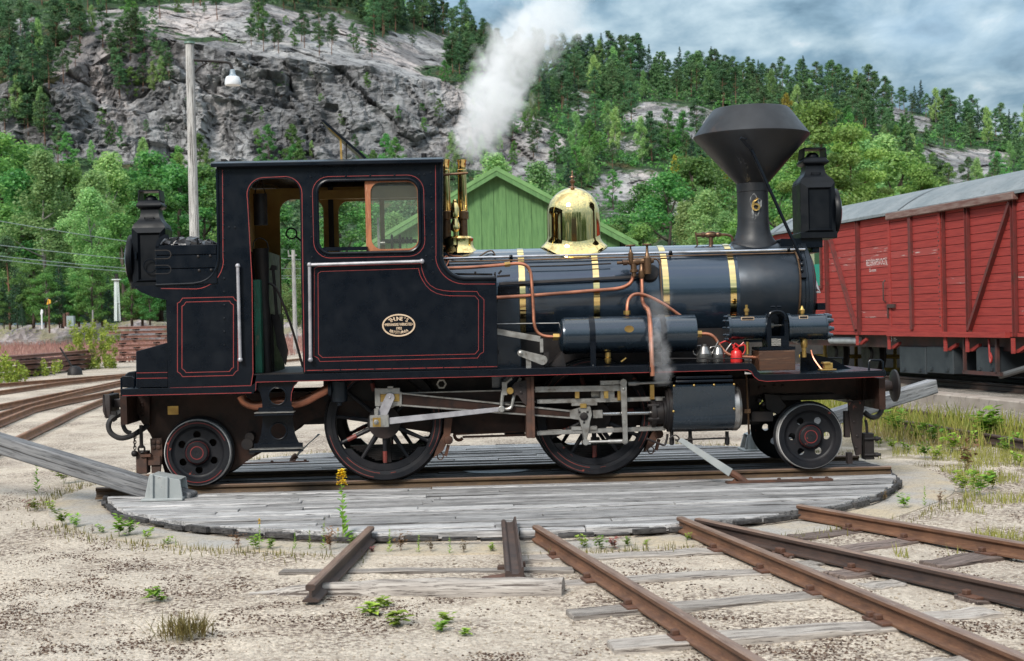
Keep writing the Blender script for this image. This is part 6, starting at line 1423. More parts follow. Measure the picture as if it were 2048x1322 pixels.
sl = [((1010,1118),(1452,1098),.17,.020,0,'sun bleached sleeper nearest the deck between the two brown rails'),
      ((1130,1162),(1645,1134),.17,.020,0,'sleeper with a long pale face, second from the deck under the brown pair'),
      ((1138,1224),(1650,1184),.18,.022,0,'greyish sleeper whose cut left end pokes out beside the brown rail, third from the deck'),
      ((1218,1288),(1810,1243),.20,.024,0,'broad whitish sleeper with a split left end near the bottom of the yard'),
      ((1790,1236),(1990,1218),.18,.020,0,'pale sleeper end showing right of the brown rail above the corner'),
      ((1600,1128),(1690,1113),.16,.018,0,'small pale sleeper stub between the brown and the dark rail'),
      ((1725,1172),(1800,1163),.16,.016,0,'thin grey sleeper stub below the dark rail'),
      ((1560,1110),(1648,1090),.18,.020,1,'dark sleeper in the narrow fork where two rails meet'),
      ((1588,1072),(1770,1050),.19,.020,1,'brown sleeper between the dark rail and the kerbside rail, nearest the deck'),
      ((1690,1094),(1885,1070),.19,.020,1,'brown sleeper between the dark rail and the kerbside rail, second from the deck'),
      ((1860,1126),(2060,1094),.21,.022,1,'blackened sleeper with gravel on it at the right edge'),
      ((1668,1148),(1800,1128),.20,.024,1,'blackened plank sleeper under the dark rail'),
      ((1930,1196),(2090,1176),.20,.022,1,'blackened sleeper end at the right edge below the dark rail'),
      ((560,1140),(1150,1136),.12,.018,0,'thin grey sleeper under the two short rail stubs'),
      ((1850,1330),(2010,1310),.18,.020,0,'pale sleeper cut off by the bottom edge on the right')]
for a, b_, w_, z, dk, lb in sl: sleeper(a, b_, w_, z, M_SLEEPD if dk else M_SLEEP, lb)
# the half buried round log in front
pa, pb = G(500,1178,0.03), G(1127,1176,0.03); q = MB(); d = pb-pa; ln_ = d.length; n = 14
pts = [(-ln_/2+ln_*i/n, 0.008*math.sin(i*1.7), (-0.06 if i < 2 else -0.03)+0.02*min(1,i/6)) for i in range(n+1)]
q.tube(pts, [0.07+0.035*min(1,i/8)+0.004*math.sin(i*2.3) for i in range(n+1)], 12, sub=1); o = q.build('log', M_SLEEP, None, smooth=50); o.location = ((pa.x+pb.x)/2,(pa.y+pb.y)/2,0.0); o.rotation_euler = (0,0,math.atan2(d.y,d.x)); tag(o,'round pale log half sunk in the gravel under the short rail stubs','log')
q = MB(); a = G(965,1160,0.03); q.bar((a.x,a.y,0.03),(a.x+0.26,a.y+0.03,0.055),0.10,0.03); o = q.build('rusty_plate', M_RUST, None, bev=0.006); tag(o,'small rusty iron plate lying on the log','scrap plate')
q = MB(); 
for (px, py) in ((1010,1135),(1036,1128)): a = G(px,py,0.02); q.box(a.x-0.05,a.x+0.05,a.y-0.03,a.y+0.03,0.0,0.035)
o = q.build('tie_plate', M_RUST, None, bev=0.006); tag(o,'rusty tie plate by the overturned stub of rail','tie plate'); 
# tie plates with spikes where the long rails cross their sleepers
tp0 = None; cnt = 0
def cross(Ra, s0, s1):
    p, r_ = Vector((Ra[0].x,Ra[0].y)), Vector((Ra[1].x-Ra[0].x,Ra[1].y-Ra[0].y)); qd = Vector((s1.x-s0.x,s1.y-s0.y)); q0 = Vector((s0.x,s0.y)); den = r_.x*qd.y-r_.y*qd.x
    t_ = ((q0.x-p.x)*qd.y-(q0.y-p.y)*qd.x)/den; return p+r_*t_, t_
for Ra, ids, nm in ((R3,(0,1,2,3),'left brown rail'),(R4,(0,1,2,3,4),'right brown rail'),(R5,(7,8,9,11,12),'dark rail'),(R6,(8,9,10),'kerbside rail')):
    ang = math.atan2(Ra[1].y-Ra[0].y, Ra[1].x-Ra[0].x)
    for k in ids:
        a, b_ = G(*sl[k][0],0.02), G(*sl[k][1],0.02); pt, t_ = cross(Ra, a, b_)
        if not (0 < t_ < 1): continue
        if tp0 is None:
            q = MB(); q.box(-0.075,0.075,-0.105,0.105,-0.012,0.006)
            tp0 = q.build('tie_plate', M_RUST, None, bev=0.004)
            for sx, sy in ((0.03,0.072),(-0.035,-0.072)):
                q2 = MB(); q2.box(sx-0.02,sx+0.02,sy-0.02,sy+0.02,0.004,0.034); q2.build('spike', M_RUST, tp0, bev=0.005)
            o = tp0
        else: o = dup(tp0)
        o.location = (pt.x, pt.y, sl[k][3]+0.004); o.rotation_euler = (0,0,ang)
        tag(o, 'rusty tie plate holding the %s to a sleeper' % nm, 'tie plate', 'tie plates along the yard rails')
# tracks in the left distance
M_RAILF = rust_rail('orange_rust', (0.24,0.115,0.060), (0.13,0.062,0.036), (0.34,0.19,0.10))  # lighter orange brown rust for the distant rails
def far_rail(pts, label, m_=M_RAILF, h=0.12):
    P_ = [G(x, y, 0.14) for x, y in pts]; P_ = [Vector((p.x,p.y,0.01)) for p in P_]; q = MB(); rail_mesh(q, P_, h); o = q.build('distant_rail', m_, None, smooth=30); tag(o, label, 'rail', 'rails in the yard behind the engine'); return o
far_rail([(-200,784),(0,766),(245,747),(330,740),(600,716)], 'farthest rail in the yard at left, next to the low rail pile')
far_rail([(-200,802),(0,780),(120,763),(245,749),(330,743)], 'second farthest rail in the yard at left')
far_rail([(-200,846),(0,807),(92,789),(178,773),(254,757),(420,738)], 'middle rail crossing the yard at left towards the cab')
far_rail([(-200,872),(0,824),(50,808),(92,797),(170,778),(241,763),(420,739)], 'rail of the turnout that joins the middle rail at left')
far_rail([(-150,880),(0,838),(67,812),(127,798),(241,777),(420,752)], 'rail with a bend close to the rear buffer at left')
far_rail([(-120,946),(27,874),(152,817),(213,793),(300,772),(420,757)], 'nearest rusty rail at left, pointing from the beam to the rear buffer')
far_rail([(1600,806),(1731,827),(2048,877),(3100,1043)], 'nearer rusty rail in the grass behind the front buffer', M_RAILD)
far_rail([(1640,790),(1766,809),(2048,852),(3100,1012)], 'farther rusty rail in the grass below the red van', M_RAILD)
# ------------------------------------------------------------------ red van on its raised track
Q1, Q2 = W(1664,662,29.0), W(2048,666,21.9)
wd = Vector((Q2.x-Q1.x, Q2.y-Q1.y, 0)).normalized(); wn_ = Vector((wd.y, -wd.x, 0))
if wn_.dot(CAM-Q1) < 0: wn_ = -wn_
wang = math.atan2(wd.y, wd.x)
def WG(px, py, off=0.0):            # pixel -> (s,z) on the plane of the van side
    d = ray(px, py); o = Q1 + wn_*off; t = (o-CAM).dot(wn_)/d.dot(wn_); p = CAM+d*t; return (p-Q1).dot(wd), p.z
s_left = WG(1545,470)[0]; s_right = WG(2033,500)[0]+3.6
ZS, ZEV = 1.27, 3.47
VAN = empty('goods_van', (Q1.x, Q1.y, 0), wang); tag(VAN, 'red boarded goods van with grey felt roof standing on the raised track at right', 'wagon')
sgn = 1 if Vector((-wd.y, wd.x, 0)).dot(wn_) > 0 else -1     # local +y or -y looks at the camera
def vy(d): return -sgn*d                                    # depth behind the side skin
M_VAN = mat('van_red', (0.31,0.046,0.038), (0.23,0.033,0.029), 2.2, 0.4, 0.65, 0.7, spec=0.2, bmp=0.12, stretch=(0.8,1,14), bscale=14, c3=(0.20,0.03,0.03), s3=3.0, lo3=0.52, hi3=0.72)
M_VANB = mat('van_red_flaking', (0.31,0.046,0.038), (0.23,0.033,0.029), 2.2, 0.4, 0.65, 0.6, bmp=0.12, stretch=(0.8,1,14), bscale=14, c3=(0.48,0.36,0.33), s3=2.2, lo3=0.60, hi3=0.62)
M_VANP = mat('van_post', (0.135,0.022,0.020), (0.085,0.020,0.018), 5, rough=0.55, bmp=0.1, c3=(0.06,0.03,0.022), s3=7)
M_VANF = mat('van_underframe', (0.075,0.026,0.022), (0.035,0.022,0.02), 3, rough=0.65, bmp=0.1)
M_FELT = mat('roof_felt', (0.13,0.155,0.168), (0.19,0.21,0.22), 1.6, 0.35, 0.65, 0.85, bmp=0.35, bscale=30, c3=(0.10,0.115,0.12), s3=14, lo3=0.52, hi3=0.7)
M_EAVE = mat('eave_wood', (0.12,0.055,0.045), (0.20,0.14,0.12), 3, rough=0.8, bmp=0.2, stretch=(1,8,8))
def vbox(mb, s0, s1, d0, d1, z0, z1): y0, y1 = sorted((vy(d0), vy(d1))); mb.box(s0, s1, y0, y1, z0, z1)
sd_ = WG(1783,560)[0], WG(1889,560)[0]
posts = [WG(x, 560)[0] for x in (1562,1601,1657,1720,1781,1890,1940,2033)] + [s_right-1.8, s_right]
nb = 16; bh_ = (ZEV-0.05-ZS)/nb; random.seed(9)
bays = []
edges = [s_left] + posts[1:]
for i in range(len(edges)-1):
    a, b_ = edges[i], edges[i+1]
    if a >= sd_[0]-0.06 and b_ <= sd_[1]+0.06: continue
    wlo, whi = WG(1619,575)[1], WG(1619,484)[1]; has_win = abs(b_-posts[2]) < 0.02
    for k in range(nb):
        z0 = ZS+k*bh_; dz = random.uniform(0,0.006)
        q = MB(); vbox(q, a+0.004, b_-0.004, 0.0-random.uniform(0,0.004), 0.03, z0+0.004, z0+bh_-0.004); q.build('board', M_VANB if (k in (9,10,11) and 2 <= i <= 4) or random.random() < 0.05 else M_VAN, VAN, bev=0.003)
q = MB(); vbox(q, s_left, s_right, 0.035, 2.6, ZS, ZEV-0.02); q.build('body', M_VANF, VAN)
for i, s_ in enumerate(posts[1:]):
    q = MB(); w_ = 0.045 if i not in (4,) else 0.05
    if abs(s_-posts[4]) < 0.01: vbox(q, s_-0.02, s_+0.02, -0.03, 0.0, ZS, ZEV-0.1); q.build('door_edge', M_VANF, VAN); continue
    vbox(q, s_-w_, s_-w_+0.012, -0.065, 0.002, ZS-0.05, ZEV-0.06); vbox(q, s_-w_, s_+w_, -0.010, 0.0, ZS-0.05, ZEV-0.06); vbox(q, s_+w_-0.012, s_+w_, -0.065, 0.0, ZS-0.05, ZEV-0.06); q.build('post', M_VANP, VAN)
def diag(a, b_):
    (s0, z0), (s1, z1) = WG(*a), WG(*b_); q = MB(); q.bar((s0, vy(-0.03), z0), (s1, vy(-0.03), z1), 0.06, 0.10, up=(0,1,0)); q.build('brace', M_VANP, VAN)
diag((1662,472),(1717,660)); diag((2026,404),(1943,660))
# sliding door with its own boards
door = empty('door'); door.parent = VAN
for k in range(nb):
    z0 = ZS+k*bh_; q = MB(); vbox(q, sd_[0]+0.01, sd_[1]-0.01, -0.05-random.uniform(0,0.004), -0.02, z0+0.004, z0+bh_-0.004); q.build('board', M_VANB if k in (10,) else M_VAN, door, bev=0.003)
q = MB()
for a, b_ in ((sd_[0],sd_[0]+0.09),(sd_[1]-0.10,sd_[1])): vbox(q, a, b_, -0.066, -0.05, ZS, ZEV-0.15)
vbox(q, sd_[0]+0.091, sd_[1]-0.101, -0.066, -0.05, ZS, ZS+0.10); q.build('door_frame', M_VAN, door)
q = MB(); s_ = WG(1830,560)[0]; vbox(q, s_-0.05, s_+0.05, -0.10, -0.052, ZS+0.05, ZEV-0.15); q.build('door_post', M_VANP, door)
q = MB()
for i in range(13):
    z = ZS+0.12+i*0.145; q.sphere((sd_[1]-0.05, vy(-0.067), z), 0.016, 6, 4); q.sphere((sd_[1]-0.085, vy(-0.067), z+0.07), 0.012, 6, 4)
o = q.build('door_bolts', M_VANF, door); o['kind'] = 'stuff'
q = MB(); s0, z0 = WG(1778,555); s1, z1 = WG(1783,615); 
q.tube([(s0,vy(-0.08),WG(1780,560)[1]),(s0,vy(-0.12),WG(1780,565)[1]),(s0,vy(-0.12),WG(1780,600)[1]),(s0,vy(-0.08),WG(1780,604)[1])],0.014,6,sub=1); z1 = WG(1790,610)[1]; vbox(q, sd_[0]-0.02, sd_[0]+0.28, -0.10, -0.066, z1-0.05, z1+0.02); vbox(q, sd_[0]-0.03, sd_[0]+0.01, -0.09, -0.066, ZS+0.25, z1); q.build('door_latch', M_VANF, door)
q = MB(); a, b_ = WG(1776,430,0.08), WG(2031,389,0.08); zz_ = ZEV-0.07; vbox(q, a[0], b_[0], -0.14, -0.03, zz_-0.07, zz_+0.05); q.build('door_track_cover', M_EAVE, VAN, bev=0.01)
q = MB(); vbox(q, s_left, s_right, -0.03, 0.05, ZS-0.06, ZS-0.004); q.build('sill', M_VAN, VAN)
q = MB(); vbox(q, sd_[0]-0.02, WG(2024,664)[0], -0.12, -0.031, ZS-0.075, ZS+0.01); q.build('door_rail', M_VAN, VAN)
for x in (1784,1897,1941,2033,1720):
    s_ = WG(x,670)[0]; q = MB(); dn = 0.26 if x != 1720 else 0.20; vbox(q, s_-0.05, s_+0.05, -0.07, -0.05, ZS-0.06-dn, ZS-0.08); q.prism([(s_+0.05,ZS-0.05-dn),(s_-0.05,ZS-0.05-dn),(s_-0.05,ZS-0.02-dn),(s_+0.25,ZS-0.02-dn+0.10),(s_+0.25,ZS-0.03-dn+0.06)], vy(0.0), vy(0.06)); q.build('bracket', M_VAN, VAN)
q = MB(); vbox(q, s_left, s_right, 0.15, 0.25, ZS-0.30, ZS-0.06); vbox(q, s_left, s_right, 2.3, 2.4, ZS-0.30, ZS-0.06); q.build('underframe', M_VANF, VAN)
q = MB(); a, b_ = WG(1661,682,-0.1), WG(1719,685,-0.1); q.cyl((a[0],vy(0.12),a[1]+0.02),(b_[0],vy(0.12),b_[1]+0.04),0.075,seg=12); q.build('white_pipe', mat('white_pipe',(0.42,0.45,0.47),(0.30,0.32,0.33),5,rough=0.5), VAN)
M_BOXG = mat('battery_box', (0.018,0.024,0.030), (0.034,0.042,0.047), 2.5, rough=0.6, bmp=0.1, c3=(0.10,0.095,0.085), s3=7, lo3=0.66, hi3=0.75)
for x0, x1 in ((1797,1849),(1851,1904),(1950,1990)):
    a, b_ = WG(x0,720)[0], WG(x1,720)[0]; zt_, zb_ = WG((x0+x1)/2,694)[1], WG((x0+x1)/2,747)[1]; bx_ = MB(); vbox(bx_, a, b_, 0.02, 0.7, zb_, zt_); o = bx_.build('battery_box', M_BOXG, VAN, bev=0.01)
    q = MB()
    for f in (0.2, 0.8): s_ = a+(b_-a)*f; vbox(q, s_-0.04, s_+0.04, -0.01, 0.02, zb_+0.05, zb_+0.10)
    q.build('catch', M_BOXG, o)
q = MB(); a, b_ = WG(1925,745)[0], WG(2000,745)[0]; zz_ = WG(1990,748)[1]; vbox(q, a, b_, 0.0, 0.05, zz_-0.03, zz_+0.03); s_ = WG(1927,720)[0]; vbox(q, s_-0.02, s_+0.02, 0.0, 0.05, zz_, ZS-0.1); s_ = WG(1992,720)[0]; vbox(q, s_-0.03, s_+0.03, 0.0, 0.05, zz_, ZS-0.1); q.build('step_frame', M_VANF, VAN)
q = MB(); (s0,z0),(s1,z1) = WG(1990,752),(WG(2070,728)); q.cyl((s0,vy(0.1),z0),(s1,vy(0.1),z1),0.05,seg=10); q.build('brake_rod', mat('rod_grey',(0.10,0.10,0.10)), VAN)
q = MB(); (s0,z0) = WG(1978,690); q.tube([(s0,vy(0),z0+0.1),(s0+0.04,vy(-0.02),z0-0.02),(s0+0.05,vy(-0.02),z0-0.2),(s0+0.08,vy(-0.02),z0-0.28),(s0+0.11,vy(-0.02),z0-0.2),(s0+0.06,vy(-0.02),z0-0.12)],0.016,6); q.build('red_chain', mat('red_hook',(0.30,0.03,0.025)), VAN)
RAILZ = 0.40
for s_ in (s_left+2.2, s_left+3.9, s_right-2.4):
    q = MB(); q.lathe((s_, vy(0.48), RAILZ+0.42),(0,-sgn,0),[(0.42,0),(0.43,0.01),(0.43,0.10),(0.46,0.11),(0.46,0.13),(0.2,0.13)],28); q.lathe((s_, vy(0.44), RAILZ+0.42),(0,-sgn,0),[(0.10,0),(0.14,0.03),(0.14,0.08)],16); q.build('van_wheel', M_DARK, VAN)
q = MB()
for d in (0.55, 2.0): pass
# curved felt roof
nr = 16; vs = []; Wd = 2.6
for s_ in (s_left-0.12, s_right+0.12):
    for lay in (0.0, -0.05):
        for i in range(nr+1):
            d = -0.10+(Wd+0.2)*i/nr; x = (d-Wd/2)/(Wd/2+0.1); vs.append((s_, vy(d), ZEV+0.0+0.50*(1-abs(x)**2.0)+lay))
n1 = nr+1; fs = []
for i in range(nr): fs += [(i, i+1, 2*n1+i+1, 2*n1+i), (n1+i+1, n1+i, 3*n1+i, 3*n1+i+1), (i+1, i, n1+i, n1+i+1), (2*n1+i, 2*n1+i+1, 3*n1+i+1, 3*n1+i)]
fs += [(0, 2*n1, 3*n1, n1), (nr, n1+nr, 3*n1+nr, 2*n1+nr)]
q = MB(); q.add(vs, fs); roof_ = q.build('roof', M_FELT, VAN, smooth=50)
for px in (1806, 1556):
    s_ = WG(px,425)[0]; q = MB(); vs = []
    for ds in (-0.03, 0.03):
        for i in range(nr+1): d = -0.10+(Wd+0.2)*i/nr; x = (d-Wd/2)/(Wd/2+0.1); vs.append((s_+ds, vy(d), ZEV+0.50*(1-abs(x)**2.0)+0.012))
    q.add(vs, [(i, i+1, n1+i+1, n1+i) for i in range(nr)]); q.build('roof_seam', mat('felt_seam',(0.05,0.055,0.06)), roof_)
# window at the far end, its glass reflections painted as pane colours
w0, w1 = WG(1619,530)[0], WG(1643,530)[0]; zz0, zz1 = WG(1630,572)[1], WG(1630,486)[1]
q = MB(); q.prism([(w0-0.06,zz0-0.06),(w1+0.06,zz0-0.06),(w1+0.06,zz1+0.06),(w0-0.06,zz1+0.06)], vy(-0.045), vy(-0.01), [[(w0,zz0),(w1,zz0),(w1,zz1),(w0,zz1)]]); wf = q.build('window', M_VANP, VAN)
q = MB(); vbox(q, w0, w1, -0.02, -0.012, zz0, zz0+(zz1-zz0)*0.5); q.build('pane', mat('green_pane_reflection',(0.015,0.22,0.16),rough=0.4), wf)
q = MB(); vbox(q, w0, (w0+w1)/2, -0.02, -0.012, zz0+(zz1-zz0)*0.5, zz1); q.build('pane', mat('pale_pane_reflection',(0.40,0.40,0.27),(0.22,0.26,0.16),3,rough=0.4), wf)
q = MB(); vbox(q, (w0+w1)/2, w1, -0.02, -0.012, zz0+(zz1-zz0)*0.5, zz1); q.build('pane', mat('dark_pane_reflection',(0.02,0.07,0.03),rough=0.4), wf)
# stencilled words
M_STEN = mat('stencil_white', (0.62,0.56,0.54), (0.40,0.22,0.20), 9, 0.52, 0.66, 0.6)
def stencil(body, x0, x1, y0, y1, parent=VAN, off=0.006):
    a, b_ = WG(x0,(y0+y1)/2), WG(x1,(y0+y1)/2); hgt = abs(WG((x0+x1)/2,y0)[1]-WG((x0+x1)/2,y1)[1]); vs, fs_ = text_mesh(body, 1.0)
    xs = [p.x for p in vs]; ys = [p.y for p in vs]; w_ = max(xs)-min(xs); h_ = max(ys)-min(ys); q = MB()
    zc_ = (WG((x0+x1)/2,y0)[1]+WG((x0+x1)/2,y1)[1])/2
    q.add([(a[0]+(p.x-min(xs))/w_*(b_[0]-a[0]), vy(-off), zc_+((p.y-min(ys))/h_-0.5)*hgt) for p in vs], fs_); q.build('lettering', M_STEN, parent, smooth=0)
stencil('REDSKAPSVOGN', 1733, 1774, 517.5, 530.5)
stencil('Grovane', 1739, 1753, 536.5, 543.5)
stencil('-15 m-', 1763, 1781, 672, 683, off=-0.13)
# raised track bed and platform edge under the van
mb_, t, b = new_mat('track_bed'); c = coords(t); col = cmix(t, ramp(t, noise(t,c,2,6),[(0.4,0),(0.6,1)]), (0.20,0.17,0.14), (0.30,0.27,0.235)); setp(b, col=cmix(t, ramp(t,noise(t,c,25,5,0.7),[(0.45,0),(0.6,1)]), col, (0.08,0.065,0.055)), rough=0.9); bump(t,b,noise(t,c,30,5),0.6,0.03)
q = MB(); vs = []
bed = [(-1.75,-0.2),(-1.70,0.02),(-1.55,0.10),(-0.6,0.27),(-0.5,0.28),(3.5,0.28),(5,-0.2)]
for s_ in np.linspace(s_left-40, s_right+12, 60):
    for k, (d, z) in enumerate(bed): vs.append((s_, vy(d + (0.12*math.sin(s_*1.3)+0.08*math.sin(s_*3.7) if k < 3 else 0)), z))
k_ = len(bed); q.add(vs, [(i*k_+j, i*k_+j+1, (i+1)*k_+j+1, (i+1)*k_+j) for i in range(59) for j in range(k_-1)])
o = q.build('track_bed', mb_, None, smooth=40); o.location = VAN.location; o.rotation_euler = VAN.rotation_euler; o['kind'] = 'structure'
q = MB(); vbox(q, s_left-30, s_right+10, -1.1, -0.75, 0.10, 0.34); o = q.build('platform_edge', mat('platform_concrete',(0.26,0.22,0.185),(0.34,0.30,0.26),2,rough=0.9,bmp=0.4,bscale=20,c3=(0.12,0.10,0.085),s3=9,lo3=0.55,hi3=0.7), None, bev=0.02); o.location = VAN.location; o.rotation_euler = VAN.rotation_euler; o['kind'] = 'structure'
q = MB(); vbox(q, s_left-30, s_right+10, 3.3, 3.6, -0.2, 1.30); o = q.build('dark_backing_wall', mat('van_shade_dark',(0.030,0.026,0.024),(0.055,0.046,0.04),2,rough=0.9), None); o.location = VAN.location; o.rotation_euler = VAN.rotation_euler; o['kind'] = 'structure'  # dark wall added beyond the van, standing in for the shade beneath it
for d in (0.50, 1.95):
    q = MB(); rail_mesh(q, [(s_left-30, vy(d), RAILZ-0.13),(s_right+10, vy(d), RAILZ-0.13)], 0.13); o = q.build('distant_rail', M_RAILD, None, smooth=30); o.location = VAN.location; o.rotation_euler = VAN.rotation_euler; tag(o, ('near' if d < 1 else 'far')+' rail under the red van on the raised bed', 'rail', 'rails under the red van')
# yellow handrail beyond
q = MB(); yr = empty('yellow_railing', W(1640,745,31.0)); tag(yr, 'low yellow pipe railing seen under the far end of the red van', 'railing'); M_YEL = mat('yellow_paint',(0.42,0.27,0.03),(0.26,0.17,0.03),4,rough=0.6)
o0 = yr.location.copy()
for y in (712, 738): a, b_ = W(1600,y,31.5)-o0, W(1900,y+2,29.0)-o0; q = MB(); q.cyl(a,b_,0.045,seg=8); q.build('rail_pipe', M_YEL, yr)
for x in (1650,1712,1740,1765,1790): a, b_ = W(x,675,30.7)-o0, W(x,752,30.7)-o0; q = MB(); q.cyl(a,b_,0.04,seg=8); q.build('post', M_YEL, yr)

# ------------------------------------------------------------------ green shed
SD = 42.0
ap = W(993,337,SD); er = W(1273,486,SD); el = ap.copy(); hwid = er.x-ap.x; slope = (ap.z-er.z)/hwid
SH = empty('green_shed', (ap.x, ap.y, 0)); tag(SH, 'green boarded shed with its gable end behind the boiler', 'shed')
M_SHED = mat('shed_green', (0.10,0.215,0.07), (0.07,0.165,0.05), 2.0, 0.4, 0.65, 0.7, bmp=0.2, stretch=(8,8,0.8), bscale=12, c3=(0.05,0.12,0.045), s3=4, lo3=0.56, hi3=0.75)
M_BARGE = mat('barge_green', (0.135,0.27,0.09), (0.10,0.21,0.065), 3, rough=0.7, bmp=0.15)
bw_ = 0.185; wallw = hwid-0.45; n = int(2*wallw/bw_); random.seed(3)
for i in range(n):
    x0 = -wallw + i*bw_; x1 = x0+bw_*(0.62 if i % 1 == 0 else 0.5); hz = lambda x: ap.z-0.14-slope*abs(x)
    for nm, a, b_, y0, y1 in (('board', x0, x0+bw_-0.022, 0.0+random.uniform(0,0.006), 0.03),):
        q = MB(); xm = (a+b_)/2; prou = 0.0 if i % 2 else -0.028
        q.prism([(a if i%2 else a-0.02,-0.1),(b_ if i%2 else b_+0.02,-0.1),(b_ if i%2 else b_+0.02,hz(b_)),(a if i%2 else a-0.02,hz(a))] if not (a < 0 < b_) else [(a,-0.1),(b_,-0.1),(b_,hz(b_)),(0,hz(0)),(a,hz(a))], y0+prou, y1+prou)
        q.build('board', M_SHED, SH)
q = MB(); q.prism([(-wallw,-0.1),(wallw,-0.1),(wallw,ap.z-0.2-slope*wallw),(0,ap.z-0.2),(-wallw,ap.z-0.2-slope*wallw)], 0.035, 9.0); q.build('wall', mat('shed_wall_dark',(0.022,0.05,0.022),rough=0.9), SH)
for s_ in (-1, 1):
    th = 0.07; q = MB(); q.prism([(0,ap.z),(s_*hwid,ap.z-slope*hwid),(s_*hwid,ap.z-slope*hwid-th),(0,ap.z-th)], -0.32, 9.4); q.build('roof', mat('shed_roof',(0.10,0.16,0.085),(0.15,0.18,0.13),3,rough=0.9), SH)
    q = MB(); q.prism([(0,ap.z+0.03),(s_*(hwid+0.02),ap.z-slope*hwid+0.02),(s_*(hwid+0.02),ap.z-slope*hwid-0.10),(0,ap.z-0.10)], -0.37, -0.325); q.build('barge_board', M_BARGE, SH)
    q = MB(); q.prism([(0,ap.z-0.10),(s_*(hwid+0.0),ap.z-slope*hwid-0.10),(s_*(hwid-0.02),ap.z-slope*hwid-0.24),(0,ap.z-0.25)], -0.35, -0.312); q.build('barge_board', M_SHED, SH)

# ------------------------------------------------------------------ lamp post, wires, masts, rail piles
pp0 = W(389,480,25.0); pt = W(383.5,86,25.0)
LP = empty('lamp_post', (pp0.x, pp0.y, 0)); tag(LP, 'tall grey timber lamp post with white enamel shade on an iron arm', 'lamp post')
o0 = LP.location; q = MB(); q.lathe((0,0,-0.2),(0,0,1),[(0.098,0),(0.074,pt.z+0.2)],16); q.build('pole', M_POLE, LP)
q = MB(); q.lathe((0,0,pt.z),(0,0,1),[(0.082,-0.02),(0.097,-0.015),(0.088,0.02),(0.0,0.035)],16); q.build('cap', mat('green_cap',(0.08,0.14,0.11),rough=0.5), LP)
def lp(x, y): p = W(x,y,25.0); return Vector((p.x-o0.x, p.y-o0.y, p.z))
q = MB(); q.tube([lp(388,120),lp(420,122),lp(448,124),lp(460,127),lp(465,140)],0.026,8); q.tube([lp(390,146),lp(400,134),lp(415,126)],0.015,6); q.tube([lp(404,123),lp(408,128),lp(413,123)],0.008,6); q.tube([lp(436,124),lp(441,128),lp(447,125)],0.008,6); q.build('arm', M_DARK, LP)
q = MB(); c_ = lp(465,140); zz_ = lambda y: lp(465,y).z; q.lathe((c_.x,c_.y,0),(0,0,1),[(0.03,zz_(139)),(0.045,zz_(141)),(0.05,zz_(148)),(0.065,zz_(151)),(0.10,zz_(153))],16); q.build('lamp_neck', mat('lamp_neck_grey',(0.22,0.27,0.31),rough=0.4), LP)
q = MB(); q.lathe((c_.x,c_.y,0),(0,0,1),[(0.06,zz_(151.5)),(0.115,zz_(154)),(0.135,zz_(160)),(0.143,zz_(168)),(0.135,zz_(170.5)),(0.09,zz_(171))],24); q.build('lamp_shade', M_WHITE, LP)
gp0 = W(590,646,82); gpt = W(582,500,82); q = MB(); PO = empty('power_pole',(gp0.x,gp0.y,0)); tag(PO,'thin grey power pole seen through the cab doorway','pole'); q.cyl((0,0,0),(0,0,gpt.z),0.13,0.10,seg=10); q.build('pole', M_POLE, PO); q = MB(); q.bar((-0.3,0,gpt.z-0.35),(0.2,0,gpt.z-0.30),0.08,0.08); q.bar((-0.25,0,gpt.z-0.3),(-0.3,0,gpt.z+0.0),0.05,0.05); q.build('cross_arm', M_POLE, PO)
M_WIRE = mat('pale_wire',(0.26,0.33,0.30),rough=0.4,metal=0.4)
for k, (ya, yb) in enumerate(((434,522),(488,535),(510,548),(516,553))):
    a, b_ = W(-160,ya-20+k*2,45), W(700,yb,95); pts = [a.lerp(b_,i/12)-Vector((0,0,1.2*4*(i/12)*(1-i/12)*0.35)) for i in range(13)]; q = MB(); q.tube(pts,0.014,5,sub=1); o = q.build('overhead_wire', M_WIRE, None); tag(o, ('topmost','second','third','lowest')[k]+' overhead wire crossing the trees at left', 'wire', 'overhead wires at left')
mm = W(235,642,100); ms = empty('lattice_mast',(mm.x,mm.y,mm.z)); tag(ms,'white lattice signal mast with a dark lamp among the trees at left','mast'); M_MAST = mat('mast_white',(0.55,0.62,0.60),rough=0.5); hh = 82/F_PX*100
q = MB()
for x in (-0.22,-0.12,-0.03,0.08,0.22): q.bar((x*0.75,0.1 if x > 0 else -0.1,0),(x*0.6,0,hh),0.05,0.05)
q.build('legs', M_MAST, ms); q = MB(); q.box(-0.3,0.3,-0.2,0.2,hh,hh+0.06); q.bar((-0.2,0,hh*0.45),(0.2,0,hh*0.45),0.04,0.04); q.build('platform', M_MAST, ms); q = MB(); q.box(-0.08,0.12,-0.1,0.1,hh+0.06,hh+0.42); q.build('lamp', M_DARK, ms)
def post(name, label, cat, px, y0, y1, d, w_, m_, head=None):
    p = W(px,y1,d); t_ = W(px,y0,d); e_ = tag(empty(name,(p.x,p.y,p.z)), label, cat); q = MB(); q.cyl((0,0,-0.2),(0,0,t_.z-p.z),w_,seg=8); q.build('post', m_, e_)
    if head: hx, hy, hm, nm = head; z = t_.z-p.z; q = MB(); q.prism([(-hx,z-hy),(hx,z-hy*0.7),(hx*0.9,z),(-hx*0.2,z+hy*0.2)],-0.05,0.05); q.build(nm, hm, e_)
post('signal_post','thin rusty post topped by a yellow signal arm at left','signal',99,600,660,92,0.06,M_RUST,(0.13,0.30,mat('signal_yellow',(0.70,0.36,0.02)),'arm'))
post('marker_post','short white marker post beside the yellow signal','marker post',84,620,652,94,0.05,M_WHITE,(0.09,0.3,M_WHITE,'board'))
